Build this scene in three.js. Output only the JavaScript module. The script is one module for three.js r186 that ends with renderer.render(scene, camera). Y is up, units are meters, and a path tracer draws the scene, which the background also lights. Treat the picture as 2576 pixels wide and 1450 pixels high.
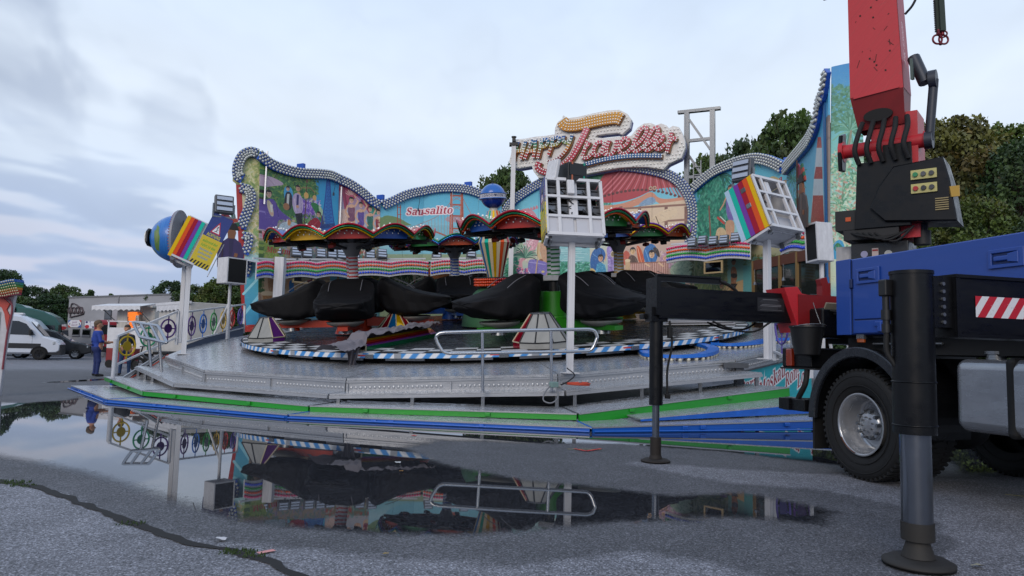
import * as THREE from 'three';
import { mergeGeometries } from 'three/addons/utils/BufferGeometryUtils.js';
import { RoundedBoxGeometry } from 'three/addons/geometries/RoundedBoxGeometry.js';
import { MarchingCubes } from 'three/addons/objects/MarchingCubes.js';

// ---------- camera, sky, sun, exposure ----------
const scene = new THREE.Scene();
const FOCAL = 1800, CX = 1288, CY = 725;                       // the photograph measured on a 2576 x 1450 grid
const camera = new THREE.PerspectiveCamera(2 * Math.atan(CY / FOCAL) * 180 / Math.PI, 1024 / 576, 0.1, 1500);
camera.position.set(0, 1.17, 0);
camera.rotation.set(Math.atan(160 / 1800), 0, 0.024, 'XYZ');
camera.updateMatrixWorld(true);
const renderer = new THREE.WebGLRenderer({ antialias: true });
renderer.toneMapping = THREE.LinearToneMapping;
renderer.toneMappingExposure = 1.0;
renderer.shadowMap.enabled = true;

const clamp = THREE.MathUtils.clamp, lerp = THREE.MathUtils.lerp, sstep = (x, a, b) => { const t = clamp((x - a) / (b - a), 0, 1); return t * t * (3 - 2 * t); };
let seedState = 12345;
const rnd = () => { seedState = (seedState + 0x6d2b79f5) | 0; let t = Math.imul(seedState ^ (seedState >>> 15), 1 | seedState); t = (t + Math.imul(t ^ (t >>> 7), 61 | t)) ^ t; return ((t ^ (t >>> 14)) >>> 0) / 4294967296; };
const rr = (a, b) => a + (b - a) * rnd();
const hash2 = (x, y) => { let h = Math.imul(x | 0, 374761393) ^ Math.imul(y | 0, 668265263); h = Math.imul(h ^ (h >>> 13), 1274126177); return ((h ^ (h >>> 16)) >>> 0) / 4294967296; };
const vnoise = (x, y, wrap = 0) => {
  const ix = Math.floor(x), iy = Math.floor(y), fx = x - ix, fy = y - iy, sx = fx * fx * (3 - 2 * fx), sy = fy * fy * (3 - 2 * fy), w = (v) => wrap ? ((v % wrap) + wrap) % wrap : v;
  return lerp(lerp(hash2(w(ix), w(iy)), hash2(w(ix + 1), w(iy)), sx), lerp(hash2(w(ix), w(iy + 1)), hash2(w(ix + 1), w(iy + 1)), sx), sy);
};
const fbm = (x, y, o = 4, wrap = 0) => { let s = 0, a = 0.5, n = 0; for (let i = 0; i < o; i++) { s += a * vnoise(x + i * 17, y + i * 31, wrap); n += a; x *= 2; y *= 2; a *= 0.5; wrap *= 2; } return s / n; };

{
  const W = 2048, H = 1024, data = new Float32Array(W * H * 4);
  const stops = [[-90, [.16, .17, .19]], [-2, [.22, .24, .28]], [0, [.40, .47, .62]], [5, [.46, .55, .73]], [11, [.63, .73, .88]], [18, [.72, .81, .93]], [28, [.61, .73, .91]], [50, [.50, .63, .86]], [90, [.46, .58, .80]]];
  const base = (el) => { for (let i = 1; i < stops.length; i++) if (el <= stops[i][0]) { const t = (el - stops[i - 1][0]) / (stops[i][0] - stops[i - 1][0]); return [0, 1, 2].map((c) => lerp(stops[i - 1][1][c], stops[i][1][c], t)); } return stops.at(-1)[1]; };
  for (let r = 0; r < H; r++) {
    const el = ((r + .5) / H - .5) * 180, col = base(el);
    for (let c = 0; c < W; c++) {
      const lon = ((c + .5) / W - .5) * 360, az = lon + 90, rad = az * Math.PI / 180;   // az 0 looks along -z, positive to the right
      const left = sstep(-Math.sin(rad + 0.12), -0.15, 0.72);
      const k = 24, px = Math.sin(rad) * k, pz = Math.cos(rad) * k;
      let out = [...col];
      if (el > -1) {
        const e = Math.max(el, 0), warp = fbm(px * .5 + 9, pz * .5 + e * .12, 3) * 3;
        const veil = fbm(px * .35 + 40, pz * .35 + e * .34 + warp * .4, 4);
        const big = fbm(px * .2 + warp * .5 + 3.1, pz * .2 + e * .16 + 5.7 + warp * .2, 5) * .72 + .28 * fbm(px * .8 + warp + 5, pz * .8 + e * .6, 4);
        const streak = fbm(px * .42 + 71, pz * .42 + e * 1.25 + warp * .25, 4);
        const high = sstep(e, 9, 17);
        const cHigh = sstep(big, .40, .72) * (0.1 + .9 * left) * 1.15 * high * .95;
        const cLow = sstep(streak, .40, .60) * (0.2 + .8 * left) * (1 - high) * sstep(e, -1, 3) * .75;
        const dark = [.33, .405, .555];
        out = out.map((v, i) => lerp(v, dark[i], clamp(cHigh * .72, 0, 1)));
        out = out.map((v, i) => lerp(v, [.335, .43, .63][i], cLow));
        const pink = sstep(streak, .52, .40) * (1 - sstep(e, 6, 12)) * sstep(e, 0, 2) * (.3 + .7 * left) * .6;
        out = out.map((v, i) => lerp(v, [.60, .60, .71][i], pink));
        const f = 1.03 + .16 * veil; out = out.map((v) => v * f);
      }
      const o = (r * W + c) * 4; data[o] = out[0]; data[o + 1] = out[1]; data[o + 2] = out[2]; data[o + 3] = 1;
    }
  }
  const sky = new THREE.DataTexture(data, W, H, THREE.RGBAFormat, THREE.FloatType);
  sky.mapping = THREE.EquirectangularReflectionMapping; sky.magFilter = THREE.LinearFilter; sky.needsUpdate = true;
  scene.background = sky; scene.environment = sky;
}
const sun = new THREE.DirectionalLight(0xfff1e2, 1.5);
sun.position.set(-10, 15, 10); sun.castShadow = true; sun.shadow.radius = 60;
Object.assign(sun.shadow.camera, { left: -40, right: 40, top: 40, bottom: -40, far: 120 });
sun.target.position.set(0, 0, -18); scene.add(sun, sun.target);

// ---------- measuring helpers: a place in the photograph on a known plane gives a point in the world ----------
const V = (x, y, z) => new THREE.Vector3(x, y, z);
const look = (x, y) => V((x - CX) / FOCAL, -(y - CY) / FOCAL, -1).applyMatrix4(new THREE.Matrix4().extractRotation(camera.matrixWorld));
const atDepth = (x, y, d) => { const v = look(x, y); return v.multiplyScalar(d / -v.z).add(camera.position); };
const atHeight = (x, y, h) => { const v = look(x, y); return v.multiplyScalar((h - camera.position.y) / v.y).add(camera.position); };
const atWall = (x, y, p, n) => { const v = look(x, y), o = camera.position; return v.multiplyScalar(((p.x - o.x) * n.x + (p.z - o.z) * n.z) / (v.x * n.x + v.z * n.z)).add(o); };

// ---------- building helpers ----------
const taken = new Map();
const numbered = (n) => { const k = (taken.get(n) ?? -1) + 1; taken.set(n, k); return k ? n + '_' + String(k).padStart(3, '0') : n; };
function tag(o, label, category, group, kind) { if (label) o.userData.label = label; if (category) o.userData.category = category; if (group) o.userData.group = group; if (kind) o.userData.kind = kind; return o; }
function thing(name, label, category, p = V(0, 0, 0), turn = 0, group) { const g = new THREE.Group(); g.name = numbered(name); g.position.copy(p); g.rotation.y = turn; scene.add(g); return tag(g, label, category, group); }
function part(name, geo, m, parent = scene) { const o = new THREE.Mesh(Array.isArray(geo) ? merge(geo) : geo, m); o.name = parent === scene ? numbered(name) : name; o.castShadow = o.receiveShadow = true; parent.add(o); return o; }
function struct(name, geo, m) { const o = part(name, geo, m); o.userData.kind = 'structure'; return o; }
const plain = (g) => { const h = g.index ? g.toNonIndexed() : g; for (const k of Object.keys(h.attributes)) if (!['position', 'normal', 'uv'].includes(k)) h.deleteAttribute(k); return h; };
const merge = (list) => list.length === 1 ? list[0] : mergeGeometries(list.map(plain));
const put = (g, x = 0, y = 0, z = 0, rx = 0, ry = 0, rz = 0) => { if (rx || ry || rz) g.applyMatrix4(new THREE.Matrix4().makeRotationFromEuler(new THREE.Euler(rx, ry, rz))); return g.translate(x, y, z); };
const box = (w, h, d, x, y, z, rx, ry, rz) => put(new THREE.BoxGeometry(w, h, d), x, y, z, rx, ry, rz);
const rbox = (w, h, d, r, x, y, z, rx, ry, rz, s = 2) => put(new RoundedBoxGeometry(w, h, d, s, Math.min(r, w / 2.01, h / 2.01, d / 2.01)), x, y, z, rx, ry, rz);
const cyl = (rt, rb, h, x, y, z, seg = 16, rx, ry, rz, open = false) => put(new THREE.CylinderGeometry(rt, rb, h, seg, 1, open), x, y, z, rx, ry, rz);
const ball = (r, x, y, z, seg = 12) => put(new THREE.SphereGeometry(r, seg, Math.max(6, seg / 2 | 0)), x, y, z);
const torus = (R, r, x, y, z, rx, ry, rz, seg = 28, rs = 8, arc = Math.PI * 2) => put(new THREE.TorusGeometry(R, r, rs, seg, arc), x, y, z, rx, ry, rz);
function rod(a, b, r, seg = 8, r2 = r) { const d = b.clone().sub(a), g = new THREE.CylinderGeometry(r2, r, d.length(), seg); g.applyQuaternion(new THREE.Quaternion().setFromUnitVectors(V(0, 1, 0), d.clone().normalize())); return g.translate((a.x + b.x) / 2, (a.y + b.y) / 2, (a.z + b.z) / 2); }
function beam(a, b, w, h, up = V(0, 1, 0)) { // a box from a to b, w across, h along up
  const d = b.clone().sub(a), L = d.length(), z = d.normalize(), x = new THREE.Vector3().crossVectors(up, z).normalize(), y = new THREE.Vector3().crossVectors(z, x);
  return new THREE.BoxGeometry(w, h, L).applyMatrix4(new THREE.Matrix4().makeBasis(x, y, z)).translate((a.x + b.x) / 2, (a.y + b.y) / 2, (a.z + b.z) / 2);
}
const tube = (pts, r, seg, rs = 8, closed = false, tension = 0.5) => new THREE.TubeGeometry(new THREE.CatmullRomCurve3(pts, closed, 'centripetal', tension), seg ?? pts.length * 6, r, rs, closed);
const lathe = (pts, seg = 32, a0 = 0, a1 = Math.PI * 2) => new THREE.LatheGeometry(pts.map(([x, y]) => new THREE.Vector2(x, y)), seg, a0, a1);
const shape = (pts, holes = []) => { const s = new THREE.Shape(pts.map(([x, y]) => new THREE.Vector2(x, y))); for (const h of holes) s.holes.push(new THREE.Path(h.map(([x, y]) => new THREE.Vector2(x, y)))); return s; };
const ext = (pts, depth, bevel = 0, holes = []) => new THREE.ExtrudeGeometry(shape(pts, holes), { depth: depth - 2 * bevel, bevelEnabled: bevel > 0, bevelSize: bevel, bevelThickness: bevel, bevelOffset: -bevel, bevelSegments: 1, steps: 1, curveSegments: 6 }).translate(0, 0, bevel);
function solid(quads) { // flat-shaded faces, each a list of 3 or 4 points counter-clockwise from outside
  const p = [], uv = [];
  for (const q of quads) for (let i = 1; i + 1 < q.length; i++) for (const v of [q[0], q[i], q[i + 1]]) { p.push(v.x, v.y, v.z); uv.push(v.x + v.z * .3, v.z + v.y); }
  const g = new THREE.BufferGeometry(); g.setAttribute('position', new THREE.Float32BufferAttribute(p, 3)); g.setAttribute('uv', new THREE.Float32BufferAttribute(uv, 2)); g.computeVertexNormals(); return g;
}
function prism(top, drop) { // a slab: top polygon (counter-clockwise from above), sides straight down by drop
  const bot = top.map((v) => v.clone().setY(v.y - drop)), q = [top, [...bot].reverse()];
  top.forEach((v, i) => { const j = (i + 1) % top.length; q.push([v, bot[i], bot[j], top[j]]); });
  return solid(q);
}
function copies(name, geo, m, mats, parent, colors) { // many tiny alike pieces of one thing
  const o = new THREE.InstancedMesh(geo, m, mats.length); mats.forEach((x, i) => o.setMatrixAt(i, x)); if (colors) colors.forEach((c, i) => o.setColorAt(i, c));
  o.name = name; o.userData.kind = 'stuff'; o.castShadow = o.receiveShadow = true; parent.add(o); return o;
}
const at = (x, y, z, s = 1) => new THREE.Matrix4().makeScale(s, s, s).setPosition(x, y, z);
const M = (hex, roughness = .6, metalness = 0, more = {}) => new THREE.MeshPhysicalMaterial({ color: hex, roughness, metalness, ...more });

// ---------- textures ----------
function dataTex(n, f, srgb, repeat = true) { const d = new Uint8Array(n * n * 4); for (let y = 0; y < n; y++) for (let x = 0; x < n; x++) { const v = f(x, y), o = (y * n + x) * 4; d[o] = clamp(v[0], 0, 255); d[o + 1] = clamp(v[1], 0, 255); d[o + 2] = clamp(v[2], 0, 255); d[o + 3] = 255; } const t = new THREE.DataTexture(d, n, n); t.magFilter = THREE.LinearFilter; if (srgb) t.colorSpace = THREE.SRGBColorSpace; if (repeat) t.wrapS = t.wrapT = THREE.RepeatWrapping; t.needsUpdate = true; return t; }
const canvas = (w, h) => { const c = document.createElement('canvas'); c.width = w; c.height = h; return c; };
const canvasTex = (c) => { const t = new THREE.CanvasTexture(c); t.colorSpace = THREE.SRGBColorSpace; return t; };
const grime = dataTex(512, (x, y) => { const v = 238 + 34 * (fbm(x / 64, y / 64, 5, 8) - .5) + 8 * (hash2(x, y) - .5); return [v, v, v]; }, true);
const grimeRough = dataTex(512, (x, y) => { const v = 150 + 170 * (fbm(x / 42.67, y / 42.67, 5, 12) - .5); return [v, v, v]; });
const treadBump = dataTex(256, (x, y) => { // raised oblong bars, turned in pairs
  const cell = 32, i = Math.floor(x / cell), j = Math.floor(y / cell), fx = (x % cell) / cell - .5, fy = (y % cell) / cell - .5, s = (i + j) % 2 ? 1 : -1, a = (fx + s * fy) * .7071, b = (fx - s * fy) * .7071, d = (a / .46) ** 2 + (b / .13) ** 2, v = 255 * sstep(1 - d, -.1, .5); return [v, v, v];
});
treadBump.repeat.set(3, 3);
const clothBump = dataTex(256, (x, y) => { const v = 128 + 120 * (fbm(x / 32, y / 32, 4, 8) - .5) + 30 * ((x + y) % 2 - .5); return [v, v, v]; });
const white = M(0xd9d9dc, .45, 0, { map: grime }), chrome = M(0xc9cbd0, .18, 1), galv = M(0x74777b, .48, .7, { roughnessMap: grimeRough }), blackPlastic = M(0x0c0c0f, .5), darkMetal = M(0x121316, .55, .2, { roughnessMap: grimeRough }), steelGrey = M(0x55585d, .5, .6);
const alu = M(0xb2b4b8, .42, .4, { bumpMap: treadBump, bumpScale: .003, roughnessMap: grimeRough, map: grime }), aluPlain = M(0xb0b2b6, .42, .45, { roughnessMap: grimeRough, map: grime });
const blueEdge = M(0x0f5fc4, .4, 0, { map: grime, clearcoat: .2 }), greenEdge = M(0x12921f, .42, 0, { map: grime, clearcoat: .2 }), rubber = M(0x0b0b0c, .75), glassDark = M(0x06080a, .06, 0, { clearcoat: 1 });
const skyBlue = M(0x1553b8, .4, 0, { map: grime }), bulbWhite = M(0xefeee8, .25, 0, { clearcoat: .4 }), bulbClear = M(0xb9bdb8, .15, .2, { clearcoat: .6 });
// rainbow foil strips
const foil = { yellow: M(0xe8b400, .12, .55), orange: M(0xe2521a, .12, .55), red: M(0xa50f2a, .12, .55), purple: M(0x7a3a96, .12, .55), teal: M(0x18b79a, .12, .55), silver: M(0xb9cdd6, .1, .75), blue: M(0x1774b8, .12, .55), dark: M(0x222226, .4), bone: M(0xb6a98e, .6), green: M(0x0d6a45, .14, .5) };
// ---------- ground: asphalt, damp round the puddle, a crack, standing water ----------
const gpt = (x, y) => { const p = atHeight(x, y, 0); return [p.x, p.z]; };
const inside = (p, poly) => { let c = false; for (let i = 0, j = poly.length - 1; i < poly.length; j = i++) { const [xi, yi] = poly[i], [xj, yj] = poly[j]; if ((yi > p[1]) !== (yj > p[1]) && p[0] < (xj - xi) * (p[1] - yi) / (yj - yi) + xi) c = !c; } return c; };
const segDist = (p, a, b) => { const dx = b[0] - a[0], dy = b[1] - a[1], t = clamp(((p[0] - a[0]) * dx + (p[1] - a[1]) * dy) / (dx * dx + dy * dy || 1), 0, 1); return Math.hypot(p[0] - a[0] - t * dx, p[1] - a[1] - t * dy); };
const polyDist = (p, poly) => { let d = 1e9; for (let i = 0; i < poly.length; i++) d = Math.min(d, segDist(p, poly[i], poly[(i + 1) % poly.length])); return inside(p, poly) ? d : -d; };
const waterMain = [[-150, 1005], [60, 1014], [170, 1006], [200, 992], [230, 960], [900, 1000], [1500, 1060], [2300, 1085], [2330, 1120], [2130, 1175], [1990, 1160], [1800, 1136], [1560, 1120], [1300, 1118], [1080, 1108], [1035, 1130], [1150, 1172], [1330, 1208], [1520, 1225], [1700, 1248], [1850, 1235], [1990, 1262], [2100, 1290], [2060, 1322], [1900, 1308], [1760, 1300], [1620, 1318], [1480, 1322], [1300, 1345], [1080, 1352], [880, 1340], [700, 1330], [560, 1308], [470, 1282], [330, 1238], [180, 1192], [60, 1166], [-150, 1130]].map(([x, y]) => gpt(x, y));
const waterFar = [[-120, 943], [90, 944], [250, 948], [262, 956], [180, 963], [40, 964], [-120, 962]].map(([x, y]) => gpt(x, y));
const waterRight = [[2330, 1125], [2560, 1125], [2640, 1190], [2420, 1195]].map(([x, y]) => gpt(x, y));
const damp = [[-400, 935], [300, 930], [900, 990], [2700, 1080], [2750, 1190], [2420, 1205], [2160, 1196], [1900, 1186], [1600, 1163], [1580, 1168], [1830, 1214], [2060, 1231], [2282, 1278], [2394, 1328], [2440, 1362], [2300, 1480], [2000, 1490], [1824, 1428], [1650, 1395], [1595, 1386], [1503, 1399], [1393, 1417], [1247, 1422], [1137, 1417], [880, 1399], [700, 1382], [527, 1363], [420, 1343], [300, 1308], [160, 1246], [0, 1213], [-300, 1170]].map(([x, y]) => gpt(x, y));
const crack = [[-120, 1190], [0, 1213], [70, 1222], [130, 1237], [210, 1270], [300, 1308], [400, 1343], [500, 1374], [560, 1383], [640, 1402], [690, 1420], [760, 1450], [860, 1490]].map(([x, y]) => gpt(x, y));
const asphaltTex = dataTex(1024, (x, y) => { const a = fbm(x / 6, y / 6, 2, 171), b = hash2(x >> 1, y >> 1), c = fbm(x / 128, y / 128, 4, 8), s = hash2((x / 3) | 0, ((y / 3) | 0) + 991), g5 = hash2((x / 5) | 0, ((y / 5) | 0) + 77), v = 146 + 50 * (a - .5) + 44 * (b - .5) + 34 * (c - .5) + (s > .92 ? 60 : s < .12 ? -50 : 0) + (g5 > .86 ? 46 : g5 < .14 ? -38 : 0); return [v * .985, v * .99, v * 1.03]; }, true);
const asphaltBump = dataTex(512, (x, y) => { const v = 255 * (.6 * fbm(x / 4, y / 4, 2, 128) + .4 * hash2(x, y)); return [v, v, v]; });
{
  const line = (dense0, dense1, step, far) => { const a = []; for (let v = dense0; v <= dense1 + 1e-6; v += step) a.push(v); for (let s = .4, v = dense1; v < far; s *= 1.5) { v += s; a.push(Math.min(v, far)); } for (let s = .4, v = dense0; v > -far; s *= 1.5) { v -= s; a.unshift(Math.max(v, -far)); } return a; };
  const xs = line(-13, 7.5, .09, 900), zs = line(-19, -1.5, .09, 900), pos = [], uv = [], col = [], idx = [];
  for (const z of zs) for (const x of xs) {
    const near = x > -14 && x < 8 && z > -20 && z < -1, warp = near ? (fbm(x * 1.6, z * 1.6, 3) - .5) * .28 : 0;
    const d = near || z > -60 && Math.abs(x) < 60 ? sstep(polyDist([x + warp, z + warp], damp), -.03, .05) : 0;
    let c = 1 + (fbm(x * .35 + 7, z * .35, 4) - .5) * .42; c = lerp(c, c * .47, d);
    const tint = [c * 1, c * 1, c * 1.01];
    pos.push(x, 0, z); uv.push(x / 2.2, z / 2.2); col.push(...tint);
  }
  const n = xs.length; for (let j = 0; j + 1 < zs.length; j++) for (let i = 0; i + 1 < n; i++) { const a = j * n + i; idx.push(a, a + n, a + 1, a + 1, a + n, a + n + 1); }
  const g = new THREE.BufferGeometry(); g.setAttribute('position', new THREE.Float32BufferAttribute(pos, 3)); g.setAttribute('uv', new THREE.Float32BufferAttribute(uv, 2)); g.setAttribute('color', new THREE.Float32BufferAttribute(col, 3)); g.setIndex(idx); g.computeVertexNormals();
  const m = new THREE.MeshPhysicalMaterial({ color: new THREE.Color().setRGB(.50, .50, .51), map: asphaltTex, vertexColors: true, roughness: .72, bumpMap: asphaltBump, bumpScale: .006 });
  tag(struct('ground', g, m), 'grey asphalt yard, dry in front and dark with damp round the puddle');
  // standing water: one level sheet, its coverage broken up where the stones of the asphalt stand out of it
  const X0 = -13, X1 = 8, Z0 = -34, Z1 = -4, N = 1536, cov = new Uint8Array(N * N * 4);
  for (let j = 0; j < N; j++) for (let i = 0; i < N; i++) {
    const x = lerp(X0, X1, i / (N - 1)), z = lerp(Z0, Z1, j / (N - 1)), w = (fbm(x * 1.1, z * 1.1, 4) - .5) * .5;
    let d = -9; if (z > -15.5) d = polyDist([x + w, z + w * .7], waterMain); if (z < -18) d = Math.max(d, polyDist([x + w, z], waterFar)); if (x > 3 && z > -13) d = Math.max(d, polyDist([x, z], waterRight));
    const grain = hash2(i, j) * .6 + vnoise(x * 22, z * 22) * .4, a = clamp(sstep(d, -.18, .34) * 1.55 - grain * .62, 0, 1), o = (j * N + i) * 4;
    cov[o] = cov[o + 1] = cov[o + 2] = 255 * a; cov[o + 3] = 255;
  }
  const t = new THREE.DataTexture(cov, N, N); t.magFilter = THREE.LinearFilter; t.channel = 1; t.needsUpdate = true;
  const q = (x0, x1, z0, z1) => { const p = new THREE.PlaneGeometry(x1 - x0, z1 - z0, 1, 1).rotateX(-Math.PI / 2).translate((x0 + x1) / 2, .004, (z0 + z1) / 2), a = p.attributes.position, u = [], u1 = []; for (let i = 0; i < a.count; i++) { u.push(a.getX(i) / 2.2, a.getZ(i) / 2.2); u1.push((a.getX(i) - X0) / (X1 - X0), (a.getZ(i) - Z0) / (Z1 - Z0)); } p.setAttribute('uv', new THREE.Float32BufferAttribute(u, 2)); p.setAttribute('uv1', new THREE.Float32BufferAttribute(u1, 2)); return p; };
  const wm = new THREE.MeshPhysicalMaterial({ color: new THREE.Color().setRGB(.085, .088, .095), map: asphaltTex, roughness: .015, ior: 1.33, specularIntensity: 1.12, alphaMap: t, transparent: true });
  tag(struct('puddle', q(X0 + .01, X1 - .01, Z0 + .01, Z1 - .01), wm), 'wide shallow puddle mirroring the ride and the sky');
  // the crack: a strip of crumbled filler sunk beside the slabs, with tufts of moss
  const cp = [], cu = [], ci = []; let prev = null;
  crack.forEach((p, k) => { if (!k) return; const a = crack[k - 1], L = Math.hypot(p[0] - a[0], p[1] - a[1]), m2 = Math.max(2, L / .05 | 0), nx = -(p[1] - a[1]) / L, nz = (p[0] - a[0]) / L; for (let s = 0; s < m2; s++) { const f = s / m2, x = lerp(a[0], p[0], f), z = lerp(a[1], p[1], f), j = (vnoise(x * 9, z * 9) - .5) * .05, w = .018 + .028 * vnoise(x * 6 + 5, z * 6); const base = cp.length / 3; cp.push(x + nx * (j - w), .006, z + nz * (j - w), x + nx * (j + w), .006, z + nz * (j + w)); cu.push(x / 2.2, z / 2.2, x / 2.2, z / 2.2); if (prev !== null) ci.push(prev, prev + 1, base, base, prev + 1, base + 1); prev = base; } });
  const cg = new THREE.BufferGeometry(); cg.setAttribute('position', new THREE.Float32BufferAttribute(cp, 3)); cg.setAttribute('uv', new THREE.Float32BufferAttribute(cu, 2)); cg.setIndex(ci); cg.computeVertexNormals();
  tag(struct('pavement_crack', cg, M(0x1b1b1c, .95, 0, { side: THREE.DoubleSide })), 'dark ragged crack between the slabs of asphalt');
  const blade = new THREE.ConeGeometry(.006, .026, 3).translate(0, .013, 0), mats = [];
  for (const [x, y, n2, r] of [[20, 1216, 110, .16], [62, 1224, 40, .1], [330, 1320, 30, .08], [602, 1392, 90, .1], [640, 1402, 30, .06]]) { const [gx, gz] = gpt(x, y); for (let i = 0; i < n2; i++) mats.push(new THREE.Matrix4().compose(V(gx + rr(-r, r), .004, gz + rr(-r, r) * .5), new THREE.Quaternion().setFromEuler(new THREE.Euler(rr(-.7, .7), rr(0, 6), rr(-.7, .7))), V(1, rr(.4, 1), 1))); }
  const moss = copies('moss', blade, M(0x33451c, .9), mats, scene); moss.name = 'moss'; tag(moss, 'low tufts of green moss along the crack', 'moss', null, 'stuff');
  // paint marks and scraps on the asphalt
  const mark = (name, label, pts, w, m) => { const q2 = []; for (let i = 1; i < pts.length; i++) { const a = gpt(...pts[i - 1]), b = gpt(...pts[i]), L = Math.hypot(b[0] - a[0], b[1] - a[1]), nx = -(b[1] - a[1]) / L * w, nz = (b[0] - a[0]) / L * w; q2.push([V(a[0] - nx, .009, a[1] - nz), V(a[0] + nx, .009, a[1] + nz), V(b[0] + nx, .009, b[1] + nz), V(b[0] - nx, .009, b[1] - nz)].reverse()); } tag(part(name, solid(q2), m), label, 'paint mark', null); };
  const red = M(0xc22a2a, .7, 0, { side: THREE.DoubleSide }), yel = M(0xa9a13c, .7, 0, { side: THREE.DoubleSide }), pink = M(0xc98a86, .7, 0, { side: THREE.DoubleSide });
  mark('paint_mark', 'red chalk stroke on wet asphalt before the ride', [[1445, 1131], [1475, 1137], [1512, 1131]], .02, red);
  mark('paint_mark', 'thin yellow chalk line crossing the red stroke', [[1428, 1132], [1512, 1133]], .008, yel);
  mark('paint_mark', 'small red chalk dash near the blue edge', [[1036, 1097], [1047, 1098]], .03, red);
  mark('paint_mark', 'pale pink chalk dash beside the crack', [[648, 1396], [690, 1388]], .02, pink);
  mark('paint_mark', 'pale yellow chalk line right of the tyre', [[2530, 1247], [2600, 1254]], .012, yel);
  for (const [x, y, w, c, l] of [[557, 1362, .03, 0xb9b9bd, 'tiny white scrap of paper left of the dry patch'], [1000, 1168, .03, 0xa9aaa9, 'small white crumpled scrap in the puddle shallows'], [1010, 1190, .02, 0xa8793f, 'small brown leaf lying in the puddle shallows'], [970, 1400, .016, 0x8d7a4a, 'small dry straw lying on damp asphalt'], [2460, 1430, .03, 0x94907a, 'pale leaf scrap right of the outrigger foot']]) { const [gx, gz] = gpt(x, y), g2 = new THREE.PlaneGeometry(w * 2, w * 1.4, 3, 2); const a = g2.attributes.position; for (let i = 0; i < a.count; i++) a.setZ(i, rr(0, w * .5)); g2.rotateX(-Math.PI / 2).translate(gx, .012, gz); g2.computeVertexNormals(); tag(part('litter_scrap', g2, M(c, .8, 0, { side: THREE.DoubleSide })), l, 'litter'); }
}
// ---------- the ride: a tilted turntable in a ring of decking ----------
const RC = V(-.45, 0, -22.4), TH = 26 * Math.PI / 180, Bk = V(Math.sin(TH), 0, -Math.cos(TH)), Sd = V(Math.cos(TH), 0, Math.sin(TH)), SLOPE = .12;
const back = (x, z) => (x - RC.x) * Bk.x + (z - RC.z) * Bk.z;
const deckH = (x, z) => 1.7 + SLOPE * back(x, z);
const ring = (deg, R, h) => { const a = deg * Math.PI / 180, x = RC.x + R * Math.sin(a), z = RC.z + R * Math.cos(a); return V(x, typeof h === 'function' ? h(x, z) : h, z); };
const angs = [-138.8, -114.3, -89.8, -65.3, -40.8, -16.3, 8.2, 32.7, 57.2, 81.7, 106.2];
{
  const deck = thing('ride_deck', 'tilted aluminium checker plate deck ringing the turntable', 'deck', V(RC.x, 0, RC.z));
  const loc = (v) => v.clone().sub(deck.position);
  const inset = (pts, e) => { const c = pts.reduce((s, p) => s.add(p), V(0, 0, 0)).multiplyScalar(1 / pts.length); return pts.map((p) => p.clone().add(c.clone().sub(p).normalize().multiplyScalar(e))); };
  const stud = new THREE.SphereGeometry(.032, 8, 5, 0, Math.PI * 2, 0, Math.PI / 2).scale(1, .5, 1);
  for (let k = 0; k + 1 < angs.length; k++) {
    const a = angs[k], b = angs[k + 1];
    const top = inset([ring(a, 6.6, deckH), ring(a, 9.3, deckH), ring(b, 9.3, deckH), ring(b, 6.6, deckH)], .016).map(loc);
    part('deck_panel', prism(top, .05), alu, deck);
    if (k < 2 || k > 7) continue;
    // fascia under the deck edge: lip, plate, stud row
    const p = loc(ring(a, 9.26, deckH)), q = loc(ring(b, 9.26, deckH)), d = q.clone().sub(p), L = d.length(), out = V(d.z, 0, -d.x).normalize().negate(); if (out.dot(p) < 0) out.negate();
    const lo = (v, h) => v.clone().setY(v.y - h);
    part('riser', beam(lo(p, .17).addScaledVector(d, .006), lo(q, .17).addScaledVector(d, -.006), .03, .2), aluPlain, deck);
    part('riser_lip', beam(lo(p, .075).addScaledVector(out, .02), lo(q, .075).addScaledVector(out, .02), .05, .03), aluPlain, deck);
    part('riser_foot', beam(lo(p, .285).addScaledVector(out, .015), lo(q, .285).addScaledVector(out, .015), .05, .03), steelGrey, deck);
    for (const t of [.005, .5, .995]) part('riser_post', beam(lo(p, .1).addScaledVector(d, t).addScaledVector(out, .022), lo(p, .28).addScaledVector(d, t).addScaledVector(out, .022), .03, .06, out), aluPlain, deck);
    const mats = [], n = 44, rot = new THREE.Quaternion().setFromUnitVectors(V(0, 1, 0), out);
    for (let i = 1; i < n; i++) if (Math.abs(i - n / 2) > 1.2) mats.push(new THREE.Matrix4().compose(lo(p, .185).addScaledVector(d, i / n).addScaledVector(out, .014), rot, V(1, 1, 1)));
    copies('stud_row', stud, aluPlain, mats, deck);
  }
}
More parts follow.
